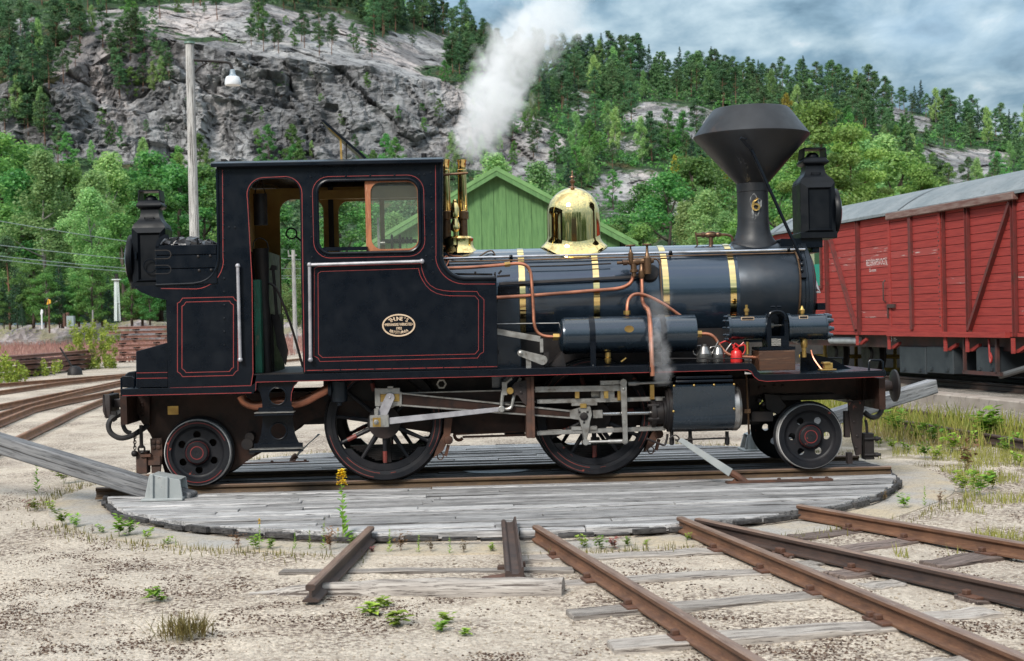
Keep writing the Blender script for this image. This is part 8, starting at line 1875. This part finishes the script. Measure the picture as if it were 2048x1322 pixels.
# the near trees, each placed by eye: (px, base py, top py, distance, kind, label)
near = [
 (-35,640,262,136,'broad_hi','big leafy tree mostly outside the left edge'),
 (118,640,312,133,'broad_hi','full round leafy tree above the marker post'),
 (195,640,336,131,'birch_hi','full birch above the lattice mast'),
 (300,640,345,129,'broad_hi','full leafy tree over the coal bunker'),
 (45,640,330,130,'broad_hi','full leafy tree above the yellow signal'),
 (95,646,296,121,'birch_hi','tall pale weeping birch at the left edge, its crown just under the cliff foot'),
 (185,646,372,116,'birch_hi','broad yellow green birch left of the rear lamp'),
 (250,646,420,113,'broad_hi','leafy tree directly behind the rear lamp'),
 (20,646,470,110,'darkpine_hi','dark pine low at the left edge above the yellow signal'),
 (125,646,500,108,'broad_hi','dark green leafy tree between the signal and the lattice mast'),
 (205,646,530,106,'broad_hi','low leafy tree right behind the lattice mast'),
 (285,646,520,107,'broad_hi','leafy tree behind the bunker overhang'),
 (-20,646,350,125,'broad_hi','leafy tree cut by the left edge'),
 (15,640,250,150,'broad_hi','leafy tree rising highest at the left edge in front of dark pines'),
 (60,640,272,155,'broad_hi','round leafy tree above the weeping birch'),
 (225,640,300,142,'birch_hi','slim birch left of the lamp post under the rock wedge'),
 (320,640,290,145,'broad_hi','leafy tree touching the left side of the lamp post'),
 (365,640,322,135,'broad_hi','leafy tree half hidden by the lamp post'),
 (420,640,318,138,'broad_hi','bright leafy tree between the lamp post and the cab roof'),
 (150,640,320,148,'broad_hi','leafy tree behind the weeping birch'),
 (270,640,330,150,'broad_hi','dark leafy tree left of the lamp post at the cliff foot'),
 (8,646,560,104,'spruce_hi','small light young spruce at the left edge of the bank'),
 (45,646,600,103,'spruce_hi','tiny young spruce beside the marker post'),
 (555,645,395,118,'broad_hi','tree seen through the cab doorway, upper'),
 (590,645,520,105,'birch_hi','bright tree seen low through the cab doorway'),
 (690,640,380,120,'broad_hi','leafy tree seen through the cab window'),
 (650,640,470,108,'broad_hi','tree seen at the left corner of the cab window'),
 (745,640,400,135,'broad_hi','leafy tree seen through the window above the shed roof'),
 (790,640,420,130,'birch_hi','birch seen through the glass above the shed roof'),
 (1650,640,192,116,'pine_hi','big bright pine with orange trunk between the chimney and the front lamp'),
 (1700,640,240,122,'pine_hi','second bright pine right of the front lamp'),
 (1605,640,300,128,'broad_hi','leafy tree under the chimney cone on its right'),
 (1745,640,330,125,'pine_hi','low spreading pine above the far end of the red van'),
 (1420,640,376,122,'birch_hi','bright birch left of the chimney stem'),
 (1375,640,400,128,'birch_hi','bright birch second left of the chimney stem'),
 (1455,640,420,120,'birch_hi','yellow green birch touching the chimney stem'),
 (1340,640,330,150,'broad_hi','dark leafy tree left of the chimney cone'),
 (1290,640,440,135,'broad_hi','leafy bush tree right of the shed roof end'),
 (1225,640,440,140,'broad_hi','leafy tree behind the shed roof end'),
 (1300,640,350,165,'broad_hi','leafy tree on the lower slope right of the dome'),
 (1390,640,300,160,'broad_hi','leafy tree rising under the left rim of the spark arrester'),
 (1560,640,330,140,'broad_hi','tree seen between the chimney stem and the front lamp'),
 (1800,640,290,145,'broad_hi','leafy tree over the middle of the van roof'),
 (1850,640,322,140,'pine_hi','yellowish low pine over the van roof seam'),
 (1765,640,265,160,'birch_hi','pale birch right of the bright pines'),
 (1725,640,270,158,'birch_hi','pale slim birch close behind the bright pines'),
 (995,640,300,150,'birch_hi','small bright tree above the shed ridge'),
 (1095,640,318,165,'birch_hi','young birch at the rock foot left of the dome'),
 (1040,640,345,160,'broad_hi','small leafy tree right of the shed ridge'),
 (1130,640,370,150,'broad_hi','leafy bush behind the dome'),
 (1490,640,410,118,'broad_hi','leafy tree behind the chimney foot'),
 (470,640,420,120,'broad_hi','leafy tree hidden behind the cab rear'),
]
for i_, x_ in enumerate((-12,28,62,88,118,150,182,214,262,300,345)): near.append((x_+(i_*7)%9, 646, 560-(i_*23)%50, 103.5+(i_%3)*0.6, ('broad_hi','spruce_hi','broad_hi')[i_%3], 'low %s in the front row on the left bank' % ('leafy bush tree','young spruce','leafy bush tree')[i_%3]))
for (px, yb, yt, d, kd_, lb) in near:
    p = W(px, yb, d); zt_ = W(px, yt, d).z; z0 = 2.0 if d < 132 else max(0.5, p.z)
    if px > 440: z0 = 0.8
    wd_ = 1.0
    tree(kd_, (p.x, p.y, z0), zt_-z0, lb, 'trees at the foot of the hill', wd_*(1.3 if 'birch' in kd_ or 'broad' in kd_ else 1.0))
# the wooded hillside
placed = []; cnt_ = {}
def scatter(n, x0, x1, y0, y1, hpx, kinds, label, group, rock_max=0.5, mind=12, accept=None, steep_ok=False):
    got = 0; tries = 0
    while got < n and tries < n*40:
        tries += 1; px, py = tr_r.uniform(x0,x1), tr_r.uniform(y0,y1)
        if accept and not accept(px, py): continue
        h = hill_hit(px, py)
        if h is None: continue
        loc, nrm, rk_ = h
        if rk_ > rock_max: continue
        if any(abs(px-a) < mind and abs(py-b_) < mind*0.45 for a, b_ in placed): continue
        placed.append((px, py)); d = loc.y-CAM.y; hm = tr_r.uniform(*hpx)*d/F_PX; kd_ = tr_r.choices([k for k, w_ in kinds], [w_ for k, w_ in kinds])[0]
        if kd_ == 'shrub': hm *= 0.45
        b_ = kd_; cnt_[b_] = cnt_.get(b_,0)+1
        word = {'pine':'dark pine','spruce':'dark spruce','birch':'light green birch','broad':'leafy green tree','yellow':'yellowing birch','shrub':'low green shrub'}[kd_]
        tree(kd_, (loc.x, loc.y, loc.z-0.3), hm, word+' '+label+' '+where(px), '%ss %s' % (NAME[kd_].replace('_',' ').replace('shrub','shrub'), group)); got += 1
def where(px):
    for lim, w_ in ((60,'at the left edge'),(210,'left of the lamp'),(375,'beside the lamp'),(520,'right of the lamp'),(640,'above the cab door'),(760,'above the cab window'),(880,'above the cab front'),(985,'left of the steam'),(1090,'behind the steam'),(1200,'above the dome'),(1310,'right of the dome'),(1400,'left of the chimney top'),(1620,'behind the chimney top'),(1710,'above the front lamp'),(1800,'above the far van roof'),(1920,'above the van roof seam')):
        if px < lim: return w_
    return 'above the near van roof'
def ridge_y(px): return float(np.interp(px, sx_, PX[-1]))
EVER = (('pine',7),('spruce',1.2),('birch',1))
# skyline rows right of the steam
for px in np.arange(1085, 2120, 10.5):
    x = px+tr_r.uniform(-5,5); y = ridge_y(x)
    h = hill_hit(x, y+tr_r.uniform(3,10))
    if h is None: continue
    loc = h[0]; d = loc.y-CAM.y; hm = tr_r.uniform(50,84)*(1.12 if px < 1300 else 0.92)*d/F_PX; kd_ = tr_r.choice(('pine','pine','pine','pine','spruce')); placed.append((x,y))
    tree(kd_, (loc.x,loc.y,loc.z-0.5), hm, ('dark pine' if kd_=='pine' else 'dark spruce')+' against the sky '+where(x), NAME[kd_].replace('_',' ')+'s along the ridge line', 0.95)
for px in np.arange(560, 1090, 13):
    x = px+tr_r.uniform(-5,5); y = max(ridge_y(x), -30); h = hill_hit(x, y+tr_r.uniform(4,12))
    if h is None: continue
    loc = h[0]; d = loc.y-CAM.y; hm = tr_r.uniform(60,95)*d/F_PX; kd_ = tr_r.choice(('pine','pine','spruce')); placed.append((x,y))
    tree(kd_, (loc.x,loc.y,loc.z-0.5), hm, ('tall dark pine' if kd_=='pine' else 'tall spruce')+' in the ridge wood '+where(x), NAME[kd_].replace('_',' ')+'s in the ridge wood', 0.9)
scatter(38, 60, 580, -25, 42, (62,95), EVER, 'on the very top of the cliff', 'on the cliff top', 2.0, 11)
scatter(70, 560, 1000, 5, 165, (60,88), EVER, 'above the cliff', 'above the cliff', 0.55, 11, lambda x, y: y < np.interp(x,[560,700,800,900,1000],[18,60,95,150,215]) )
scatter(95, 1000, 2100, 130, 262, (58,92), (('pine',7),('spruce',2),('birch',1.0)), 'in the upper wood', 'in the upper right wood', 0.60, 10)
scatter(115, 1000, 2100, 235, 420, (56,100), (('pine',3.0),('spruce',1),('birch',2.4),('broad',3.4),('yellow',0.35)), 'on the middle slope', 'on the middle right slope', 0.50, 11)
scatter(34, -40, 150, 40, 345, (70,105), (('pine',6),('spruce',2),('birch',1.2)), 'on the steep slope', 'at the upper left', 0.9, 13)
scatter(30, 100, 345, 60, 210, (60,95), (('pine',6),('birch',1.4),('broad',1)), 'on the ledges', 'on the left ledges', 1.1, 16, lambda x, y: abs(y-(75+0.35*(x-100))) < 45 or (abs(x-250) < 50 and y < 200))
scatter(44, 100, 920, 25, 330, (26,52), (('pine',3),('broad',2.5),('birch',1.5),('shrub',3),('yellow',0.25)), 'in a cliff crack', 'in the cliff cracks', 2.0, 20)
scatter(14, 500, 760, 70, 125, (55,80), (('pine',4),('broad',1)), 'on the cliff shelf', 'on the cliff shelf', 2.0, 14, lambda x, y: abs(y-(72+0.12*(x-500)+12)) < 18)
scatter(30, 100, 1240, 330, 420, (55,95), (('broad',4),('birch',2)), 'at the foot of the cliff', 'along the cliff foot', 0.8, 14)
scatter(26, 940, 1150, 150, 330, (45,70), (('pine',3),('birch',1.5),('broad',3)), 'by the rock knob', 'around the rock knob', 2.0, 14)
# the mass of the upper wood, behind and between the single trees
def forest(name, n, reg, label, seed, hrange):
    r = random.Random(seed); cl = []; k = 0
    while k < n:
        px = r.uniform(reg[0],reg[1]); y0 = ridge_y(px); py = y0 + r.random()**1.3*reg[2]+2
        h = hill_hit(px, py)
        if h is None or h[2] > 0.55: k += 0.2; continue
        k += 1; loc = h[0]; d = loc.y-CAM.y; H = r.uniform(*hrange)*d/F_PX; nn = 13
        for j in range(nn):
            f = (j+r.random())/nn; a = r.uniform(0,6.28); rad = H*0.17*(1-f**2)*r.uniform(0.3,1); s_ = H*r.uniform(0.06,0.095)*(1.15-0.6*f); cl.append((loc.x+rad*math.cos(a),loc.y+rad*math.sin(a),loc.z+H*(0.18+0.80*f),s_*1.2,s_*1.2,s_*0.7,62))
    me = crown_mesh(name, cl, 0.21, seed, L_PINE, 0.5, 0.0, 0.65); o = bpy.data.objects.new(name, me); COL.objects.link(o); tag(o, label, None, None, 'stuff')
forest('forest', 230, (1060,2110,70), 'dark wood covering the crest of the right hand hill behind the single pines', 91, (42,62))
forest('forest', 130, (600,1060,75), 'dark wood covering the ridge above the cliff behind the single pines', 92, (50,75))
# leafy undergrowth that fills the slopes between the trunks
def undergrowth(name, n, x0, x1, y0, y1, m_, size, label, rmax, seed):
    r = random.Random(seed); pts = []
    for _ in range(n*3):
        if len(pts) >= n: break
        h = hill_hit(r.uniform(x0,x1), r.uniform(y0,y1))
        if h is None or h[2] > rmax: continue
        pts.append(tuple(h[0]))
    cl = []
    for p in pts: s_ = r.uniform(*size); cl.append((p[0],p[1],p[2]+s_*0.35,s_,s_,s_*0.6,20))
    me = crown_mesh(name, cl, 0.26, seed, m_, 0.6, 0.1, 0.7); o = bpy.data.objects.new(name, me); COL.objects.link(o); tag(o, label, None, None, 'stuff'); return o
undergrowth('undergrowth', 2600, 980, 2120, 130, 470, L_DEC, (0.7,2.2), 'green scrub filling the right hand slope between the trees', 0.45, 51)
undergrowth('undergrowth', 900, 980, 2120, 120, 330, L_PINE, (0.6,1.8), 'dark heather and juniper under the upper pines', 0.45, 52)
undergrowth('undergrowth', 1300, -60, 1000, -30, 470, L_PINE, (0.6,1.6), 'green scrub on the ledges and at the foot of the cliff', 0.40, 53)
# low bushes along the left bank and the stacked rails
undg = []
rr_ = random.Random(8)
for (px, py, w_, h_, n) in ((180,738,40,36,16),(20,770,22,16,3),(85,752,30,8,2),(570,640,40,20,4),(-30,770,40,24,4)):
    p = G(px, py, 0)
    for _ in range(n): [undg.append((p.x+rr_.uniform(-1.1,1.1)*w_/F_PX*(p.y+14.4), p.y+rr_.uniform(-0.8,1.2), rr_.uniform(0.02,1.0)**1.5*1.3*h_/24, 0.13,0.13,0.24,60)) for _k in range(7)]
for i in range(70): x = rr_.uniform(-42,-12); undg.append((x, 96.5+rr_.uniform(-2,4), 1.9, 0.8,0.8,0.6,60))
me = crown_mesh('bushes', undg, 0.045, 61, leaf_mat('bush_leaves',(0.10,0.17,0.03),(0.26,0.32,0.06),0.4,0.05), 0.6); o = bpy.data.objects.new('weedy_bushes', me); COL.objects.link(o); tag(o,'bright yellow green weeds growing around the rail piles and along the bank at left',None,None,'stuff')
# ------------------------------------------------------------------ weeds and grass on the yard
def stalk_mesh(name, leaves, stems, mats, seed):
    """leaves: (pos, dir, len, width, mat)"""
    V_ = []; F_ = []; MI = []
    for (p, d, l_, w_, mi) in leaves:
        p = Vector(p); d = Vector(d).normalized(); s_ = d.cross(Vector((0,0,1)));
        if s_.length < 1e-3: s_ = Vector((1,0,0))
        s_.normalize(); up = s_.cross(d); o = len(V_)
        V_ += [p, p+d*l_*0.5+s_*w_/2+up*l_*0.04, p+d*l_-Vector((0,0,l_*0.10)), p+d*l_*0.5-s_*w_/2+up*l_*0.04]; F_.append((o,o+1,o+2,o+3)); MI.append(mi)
    q = MB(); q.v = [tuple(v) for v in V_]; q.f = F_; q.m = MI
    for pts, r_, mi in stems: q.tube(pts, [r_, r_*0.4], 5, m=mi, sub=2)
    me = bpy.data.meshes.new(name); me.from_pydata(q.v,[],q.f)
    for m_ in mats: me.materials.append(m_)
    me.polygons.foreach_set('material_index', q.m); me.update(); return me
M_LEAF = leaf_mat('weed_leaf', (0.13,0.25,0.03), (0.30,0.42,0.08), 0.35, 0.04); M_STEM = mat('weed_stem',(0.20,0.22,0.07),rough=0.8); M_FLOW = mat('yellow_petal',(0.80,0.56,0.01),(0.72,0.44,0.01),30,rough=0.7); M_DRY = leaf_mat('dry_stalk', (0.14,0.075,0.04), (0.26,0.17,0.09), 0.2, 0.03); M_GRS = leaf_mat('grass_blade', (0.14,0.17,0.03), (0.34,0.31,0.09), 0.35, 0.04)
M_PURP = leaf_mat('reddish_leaf', (0.15,0.05,0.05), (0.26,0.10,0.09), 0.2, 0.03)
wr = random.Random(123)
def spire(h, flower=True, nl=26, mi_leaf=0):
    lv = []; bend = wr.uniform(-0.05,0.05)*h
    for k in range(nl):
        f = (k+1)/nl*0.78; a = wr.uniform(0,6.28); lv.append(((bend*f*f,0,h*f),(math.cos(a),math.sin(a),0.7),h*0.19*(1.1-f),h*0.07,mi_leaf))
    if flower:
        for k in range(44):
            f = wr.uniform(0.80,1.0); a = wr.uniform(0,6.28); rd_ = 0.035*h*(1.25-f)*3.0
            for j in range(4): b_ = wr.uniform(0,6.28); lv.append(((bend*f*f+rd_*math.cos(a),rd_*math.sin(a),h*f),(math.cos(b_),math.sin(b_),wr.uniform(-.3,.6)),h*0.046,h*0.040,2))
    return stalk_mesh('spire', lv, [([(0,0,-0.02),(bend*0.3,0,h*0.5),(bend,0,h)],0.006*max(.6,h),1)], [M_LEAF,M_STEM,M_FLOW], 1)
def clumpweed(h, n, mats, ml=0.3, up=0.8):
    lv = []; st = []
    for k in range(n):
        a = wr.uniform(0,6.28); r_ = wr.uniform(0,h*0.45); hh = h*wr.uniform(0.5,1.0); t_ = (r_*math.cos(a),r_*math.sin(a),hh); st.append(([(0,0,-0.01),(t_[0]*0.4,t_[1]*0.4,hh*0.6),t_],0.003,1))
        for j in range(7):
            f = wr.uniform(0.3,1.0); b_ = wr.uniform(0,6.28); lv.append(((t_[0]*f,t_[1]*f,hh*f),(math.cos(b_),math.sin(b_),wr.uniform(-0.1,up)),h*ml*wr.uniform(.6,1.1),h*ml*0.55,0))
    return stalk_mesh('clump', lv, st, mats, 1)
def tuft(h, n, mats, spread=0.5):
    lv = []
    for k in range(n):
        a = wr.uniform(0,6.28); s_ = wr.uniform(0.1,1.0)*spread; p = (wr.gauss(0,h*0.27),wr.gauss(0,h*0.2),-0.01); lv.append((p,(math.cos(a)*s_,math.sin(a)*s_,1),h*wr.uniform(0.5,1.1),0.03,0))
    return stalk_mesh('tuft', lv, [], mats, 1)
W_SP = [spire(1.0, False) for _ in range(3)]; W_GOLD = [spire(1.0, True)]; W_CL = [clumpweed(1.0, 9, [M_LEAF,M_STEM]) for _ in range(3)]; W_DRY = [clumpweed(1.0, 12, [M_DRY,M_DRY], 0.18) for _ in range(2)]; W_SEED = [clumpweed(1.0, 4, [M_LEAF,M_STEM], 0.75, 0.5) for _ in range(2)]; W_TUF = [tuft(1.0, 240, [leaf_mat('tuft_blade',(0.16,0.13,0.04),(0.36,0.34,0.12),0.3,0.06)], 0.9)]; W_PUR = [clumpweed(1.0, 9, [M_PURP,M_STEM], 0.25)]
KW = {'spire':(W_SP,'stalk_weed'), 'gold':(W_GOLD,'goldenrod'), 'clump':(W_CL,'leafy_weed'), 'dry':(W_DRY,'dry_weed'), 'seed':(W_SEED,'seedling'), 'tuft':(W_TUF,'grass_tuft'), 'purple':(W_PUR,'reddish_weed')}
def weed(kind, px, py, hpx, label, group, wide=1.0):
    p = G(px, py, 0.0); h = hpx*(1.5 if kind == 'spire' else 1.35 if kind in ('clump','seed','purple','dry') else 1.12)/F_PX*(p.y+14.4); ms_, nm = KW[kind]; o = bpy.data.objects.new(nm, wr.choice(ms_)); COL.objects.link(o); o.location = (p.x,p.y,float(ground_z(np.array([p.x]),np.array([p.y]))[0])); o.rotation_euler.z = wr.uniform(0,6.28); o.scale = (h*wide,h*wide,h)
    tag(o, label, 'grass tuft' if kind == 'tuft' else 'weed', group); return o
weed('gold',686,1086,132,'tall yellow flowering stalk in front of the deck edge, the tallest flower','weeds along the kerb ring',1.0)
weed('gold',520,1090,48,'small yellow flowering stalk at the deck edge, left of the tall one','weeds along the kerb ring',0.8)
weed('gold',676,1086,28,'tiny yellow flower at the foot of the tall flowering stalk','weeds along the kerb ring',1.0)
weed('tuft',368,1278,62,'olive grass tuft alone on the bare sand at lower left','grass tufts',1.3)
for px,py,h,k,lb in ((312,1203,24,'seed','single green seedling on the bare sand above the grass tuft'),(740,1232,24,'seed','seedling with two pale leaves below the log, leftmost of its cluster'),(770,1214,18,'seed','seedling just below the log, topmost of its cluster'),(800,1250,26,'seed','larger seedling below the log, in the middle of its cluster'),(880,1262,18,'seed','low seedling below the log, right of its cluster'),(893,1243,18,'seed','thin seedling below the log, farthest right of its cluster'),(930,1270,14,'seed','tiny yellowish seedling at the right end of the seedling cluster')):
    weed(k,px,py,h,lb,'seedlings on the sand',1.2)
ring = [(75,985,52,'spire'),(128,968,36,'clump'),(160,958,20,'clump'),(60,1020,22,'purple'),(70,1022,20,'clump'),(105,1025,18,'clump'),(125,1052,28,'clump'),(152,1056,22,'clump'),(185,1068,16,'dry'),(205,1068,16,'clump'),(238,1076,36,'clump'),(258,1072,28,'clump'),(292,1080,20,'clump'),(335,1090,14,'clump'),(352,1092,16,'spire'),(475,1098,28,'dry'),(512,1100,26,'clump'),(540,1100,20,'clump'),(590,1100,30,'spire'),(620,1100,34,'spire'),(648,1100,46,'spire'),(660,1102,40,'dry'),(705,1098,24,'clump'),(780,1106,40,'spire'),(802,1104,36,'dry'),(838,1106,32,'spire'),(862,1105,24,'dry'),(900,1108,30,'spire'),(928,1107,24,'dry'),(985,1104,16,'clump'),(745,1106,14,'purple'),(1170,1098,22,'clump'),(1200,1100,24,'clump'),(1228,1100,26,'purple'),(1255,1094,18,'clump'),(1290,1092,12,'clump'),(1375,1082,14,'clump')]
for i,(px,py,h,k) in enumerate(ring):
    side = 'left of the deck' if px < 330 else 'in front of the deck' if px < 1000 else 'between the rails'
    weed(k,px,py,h,{'spire':'thin stalk weed','clump':'green leafy weed','dry':'brown dry weed','purple':'reddish weed'}[k]+' on the kerb ring '+side,'weeds along the kerb ring',1.0 if k in ('spire','dry') else 1.3)
rg = [(1810,1018,26,'clump'),(1850,1012,34,'spire'),(1880,1010,26,'dry'),(1925,985,34,'clump'),(1948,992,50,'spire'),(1960,990,40,'clump'),(1935,945,60,'dry'),(1985,978,30,'clump'),(1870,918,22,'clump'),(1905,905,34,'clump'),(1930,925,16,'clump'),(1968,884,52,'clump'),(1985,880,56,'clump'),(1950,890,24,'clump'),(1865,888,34,'clump'),(1830,880,30,'clump'),(1795,870,40,'clump'),(1860,850,24,'dry'),(1900,850,26,'spire'),(1785,900,20,'clump'),(1815,905,18,'clump'),(1850,915,26,'clump'),(2010,905,24,'clump'),(2035,895,26,'clump'),(2000,955,18,'dry'),(1760,892,18,'clump'),(2040,930,22,'clump'),(1770,1004,20,'dry')]
for (px,py,h,k) in rg: weed(k,px,py,h,{'spire':'thin stalk weed','clump':'green leafy weed','dry':'brown dry weed'}[k]+' on the gravel right of the turntable','weeds right of the turntable',1.3 if k=='clump' else 0.9)
# grass along the right hand track and pink grass at left
def grass(name, n, fx, m_, hmin, hmax, w_, seed, label):
    r = np.random.default_rng(seed); x, y = fx(r, n); z = ground_z(x, y); n = len(x); h = hmin+(hmax-hmin)*r.random(n)**1.4; a = r.uniform(0,6.28,n); l_ = r.uniform(0.1,0.5,n)*h
    b0 = np.stack([x,y,z-0.01],-1); sd2 = np.stack([np.cos(a),np.sin(a),0*a],-1)*w_; tip = b0+np.stack([np.cos(a+1.4)*l_,np.sin(a+1.4)*l_,h],-1); md = (b0+tip)/2+np.stack([0*a,0*a,0.08*h],-1)
    V_ = np.stack([b0-sd2,b0+sd2,md+sd2*0.7,tip,md-sd2*0.7],1).reshape(-1,3); o = meshobj(name, V_, np.arange(5*n).reshape(n,5), m_); tag(o, label, None, None, 'stuff')
def fx1(r, n):
    s_ = r.uniform(s_left-10, s_right+6, n*3); d = 1.85+np.abs(r.normal(0,0.75,n*3)); y0 = np.array([Q1.x,Q1.y])[None]+s_[:,None]*np.array([wd.x,wd.y])+d[:,None]*np.array([wn_.x,wn_.y])
    k = fbm(np.stack([y0[:,0]*0.6,y0[:,1]*0.6,0*s_],-1),3,15) > 0.42; y0 = y0[k][:n]; return y0[:,0], y0[:,1]
grass('grass', 9000, fx1, M_GRS, 0.06, 0.42, 0.009, 5, 'tall mixed grass growing below the platform edge of the red van')
def fx2(r, n):
    d = r.uniform(17.0, 30, n*4); px = r.uniform(1700,2200,n*4); x = (px-1024)/F_PX*d; y = d-14.4; k = fbm(np.stack([x*1.1,y*1.1,0*x],-1),3,19) > 0.50; return x[k][:n], y[k][:n]
grass('grass', 5000, fx2, leaf_mat('dry_grass',(0.20,0.17,0.06),(0.38,0.30,0.14),0.3,0.03), 0.05, 0.26, 0.007, 6, 'short tufty grass between the sidings on the right')
def fx3(r, n): x = r.uniform(-50,-12,n); return x, r.uniform(56,90,n)
grass('grass', 14000, fx3, leaf_mat('pink_grass',(0.24,0.12,0.115),(0.42,0.24,0.21),0.3,0.02), 0.25, 0.7, 0.02, 7, 'pinkish flowering grass in front of the stone bank at left')
def fx4(r, n):
    a = r.uniform(0, 6.2832, n*5); d = 4.40+np.abs(r.normal(0,0.13,n*5)); x = TC.x+d*np.cos(a); y = TC.y+d*np.sin(a); k = fbm(np.stack([x*1.3,y*1.3,0*x+2],-1),3,27) > 0.50; return x[k][:n], y[k][:n]
grass('grass', 2600, fx4, leaf_mat('kerb_grass',(0.13,0.15,0.04),(0.34,0.32,0.10),0.3,0.05), 0.015, 0.085, 0.004, 9, 'thin mixed grass fringing the outer edge of the kerb ring')
def fx5(r, n):
    d = r.uniform(9.5, 17.5, n*6); px = r.uniform(1780,2120,n*6); x = (px-1024)/F_PX*d; y = d-14.4; k = (fbm(np.stack([x*1.4,y*1.4,0*x+6],-1),3,29) > 0.52) & (np.hypot(x-TC.x,y-TC.y) > 4.5); return x[k][:n], y[k][:n]
grass('grass', 5000, fx5, leaf_mat('patch_grass',(0.15,0.17,0.04),(0.36,0.36,0.11),0.3,0.06), 0.02, 0.12, 0.004, 10, 'low grass and moss patches on the gravel right of the turntable')
# ------------------------------------------------------------------ steam
def steam(name, label, p0, p1, r0, r1, dens_, scale, seed, amp_, fade=(0.0,0.06,0.7,1.0), color=(0.995,0.997,1.0), emis=0.0, drift=(0,0), rpow=1.0):
    """volume box along p0->p1; a cloud whose radius grows from r0 to r1, broken up by noise"""
    d = p1-p0; Ln = d.length; R_ = max(r0,r1)*1.75+abs(drift[0])*1.1
    q = MB(); q.box(-R_,R_,-R_,R_,-0.02*Ln,Ln); m = bpy.data.materials.new(name); m.use_nodes = True; t = m.node_tree
    for n_ in list(t.nodes):
        if n_.type != 'OUTPUT_MATERIAL': t.nodes.remove(n_)
    out = t.nodes['Material Output']; c = t.nodes.new('ShaderNodeTexCoord').outputs['Object']; xyz = N(t,'ShaderNodeSeparateXYZ',{0:c}); f = mth(t,'DIVIDE',xyz.outputs[2],Ln)
    off = N(t,'ShaderNodeVectorMath',{0:c,1:(seed,seed*0.7,seed*1.3)},operation='ADD').outputs[0]
    n1_ = noise(t, off, scale, 6, 0.58, 0.6); n2_ = noise(t, off, scale*0.42, 3, 0.5)
    xo = mth(t,'SUBTRACT',xyz.outputs[0],mth(t,'MULTIPLY',mth(t,'POWER',mth(t,'MAXIMUM',f,0.0),2.0),drift[0])); rad = mth(t,'POWER',mth(t,'ADD',mth(t,'POWER',xo,2),mth(t,'POWER',xyz.outputs[1],2)),0.5)
    rl = mth(t,'MULTIPLY_ADD',mth(t,'POWER',mth(t,'MAXIMUM',f,0.0),rpow),r1-r0,r0); rel = mth(t,'DIVIDE',rad,rl)
    w_ = mth(t,'ADD',mth(t,'MULTIPLY',mth(t,'SUBTRACT',n1_,0.5),amp_),mth(t,'MULTIPLY',mth(t,'SUBTRACT',n2_,0.5),amp_*0.8))
    v_ = mth(t,'SUBTRACT',mth(t,'ADD',1.0,w_),rel); cl_ = N(t,'ShaderNodeMapRange',{'Value':v_,'From Min':0.0,'From Max':0.55,'To Min':0.0,'To Max':1.0}, interpolation_type='SMOOTHSTEP').outputs[0]
    fd = ramp(t, f, [(fade[0],0),(fade[1],1),(fade[2],0.85),(fade[3],0.0)])
    vol = N(t,'ShaderNodeVolumePrincipled',{'Color':(*color,1),'Density':mth(t,'MULTIPLY',mth(t,'MULTIPLY',cl_,fd),dens_),'Anisotropy':0.15}); t.links.new(vol.outputs[0], out.inputs['Volume'])
    m.cycles.volume_step_rate = 0.6
    o = q.build(name, m, None, smooth=0); o.location = p0; o.rotation_euler = d.to_track_quat('Z','Y').to_euler(); tag(o, label, None, None, 'stuff'); return o
sv = lambda x, y, v_: eng(S(x,y,v_))
steam('steam_plume','white steam plume rising from the safety valves beside the cab roof', sv(926,318,0.0), sv(1150,-80,0.0), 0.21, 0.50, 4.8, 4.4, 3.0, 2.3, (0.0,0.05,0.45,0.97), drift=(0.0,0), rpow=0.7)
steam('steam_wisp','thin wisp of steam drifting around the drain pipe by the reservoir', sv(1326,775,-1.25), sv(1318,575,-1.22), 0.10, 0.11, 2.4, 9.0, 8.0, 2.7, (0.0,0.15,0.6,1.0))
# ------------------------------------------------------------------ behind the photographer: what the dome and boiler mirror
tb_ = []
rr2 = random.Random(3)
for i in range(46): x = -70+i*3.1; tb_.append((x, -46+rr2.uniform(-3,3), rr2.uniform(2.5,4.5), 2.8,2.2,rr2.uniform(3,4.5),420)); tb_.append((x+rr2.uniform(-1,1), -49+rr2.uniform(-3,3), rr2.uniform(7,10), 2.8,2.4,rr2.uniform(2.5,4.0),360))
me = crown_mesh('trees_behind', tb_, 0.32, 71, L_PINE, 0.6); o = bpy.data.objects.new('treeline', me); COL.objects.link(o); tag(o,'row of leafy trees behind the photographer, mirrored in the brass dome',None,None,'stuff')
ST = empty('station_building', (2.5,-40,0)); tag(ST,'brown timber station building behind the photographer, mirrored in the brass dome','building')
q = MB(); q.box(-9,5,-4,0,0,4.6); q.build('wall', mat('station_brown',(0.16,0.09,0.05)), ST); q = MB(); q.prism([(-9.6,4.5),(5.6,4.5),(5.0,7.2),(-9,7.2)],-4.5,0.5); q.build('roof', mat('station_roof',(0.05,0.05,0.055)), ST)
for i in range(5): q = MB(); q.box(-8+i*2.7,-6.8+i*2.7,-0.02,0.05,1.2,3.2); q.build('window', mat('station_window',(0.55,0.55,0.52)), ST)
# look-alikes told apart by their order along the picture
ORD = 'first second third fourth fifth sixth seventh eighth ninth tenth eleventh twelfth thirteenth fourteenth fifteenth sixteenth seventeenth eighteenth nineteenth twentieth'.split()
same = {}
for o in list(SC.objects):
    if o.parent is None and o.get('category') and o.get('label'): same.setdefault(o['label'], []).append(o)
def pix(o): d = o.location-CAM; return d.dot(RT)/d.dot(FWD)
for lb, os_ in same.items():
    if len(os_) < 2: continue
    os_.sort(key=pix)
    if len(os_) == 2: os_[0]['label'] = 'left one: '+lb if False else lb+', the left one'; os_[1]['label'] = lb+', the right one'
    else:
        for i, o in enumerate(os_):
            if i < 20: o['label'] = lb+', '+ORD[i]+' from left'
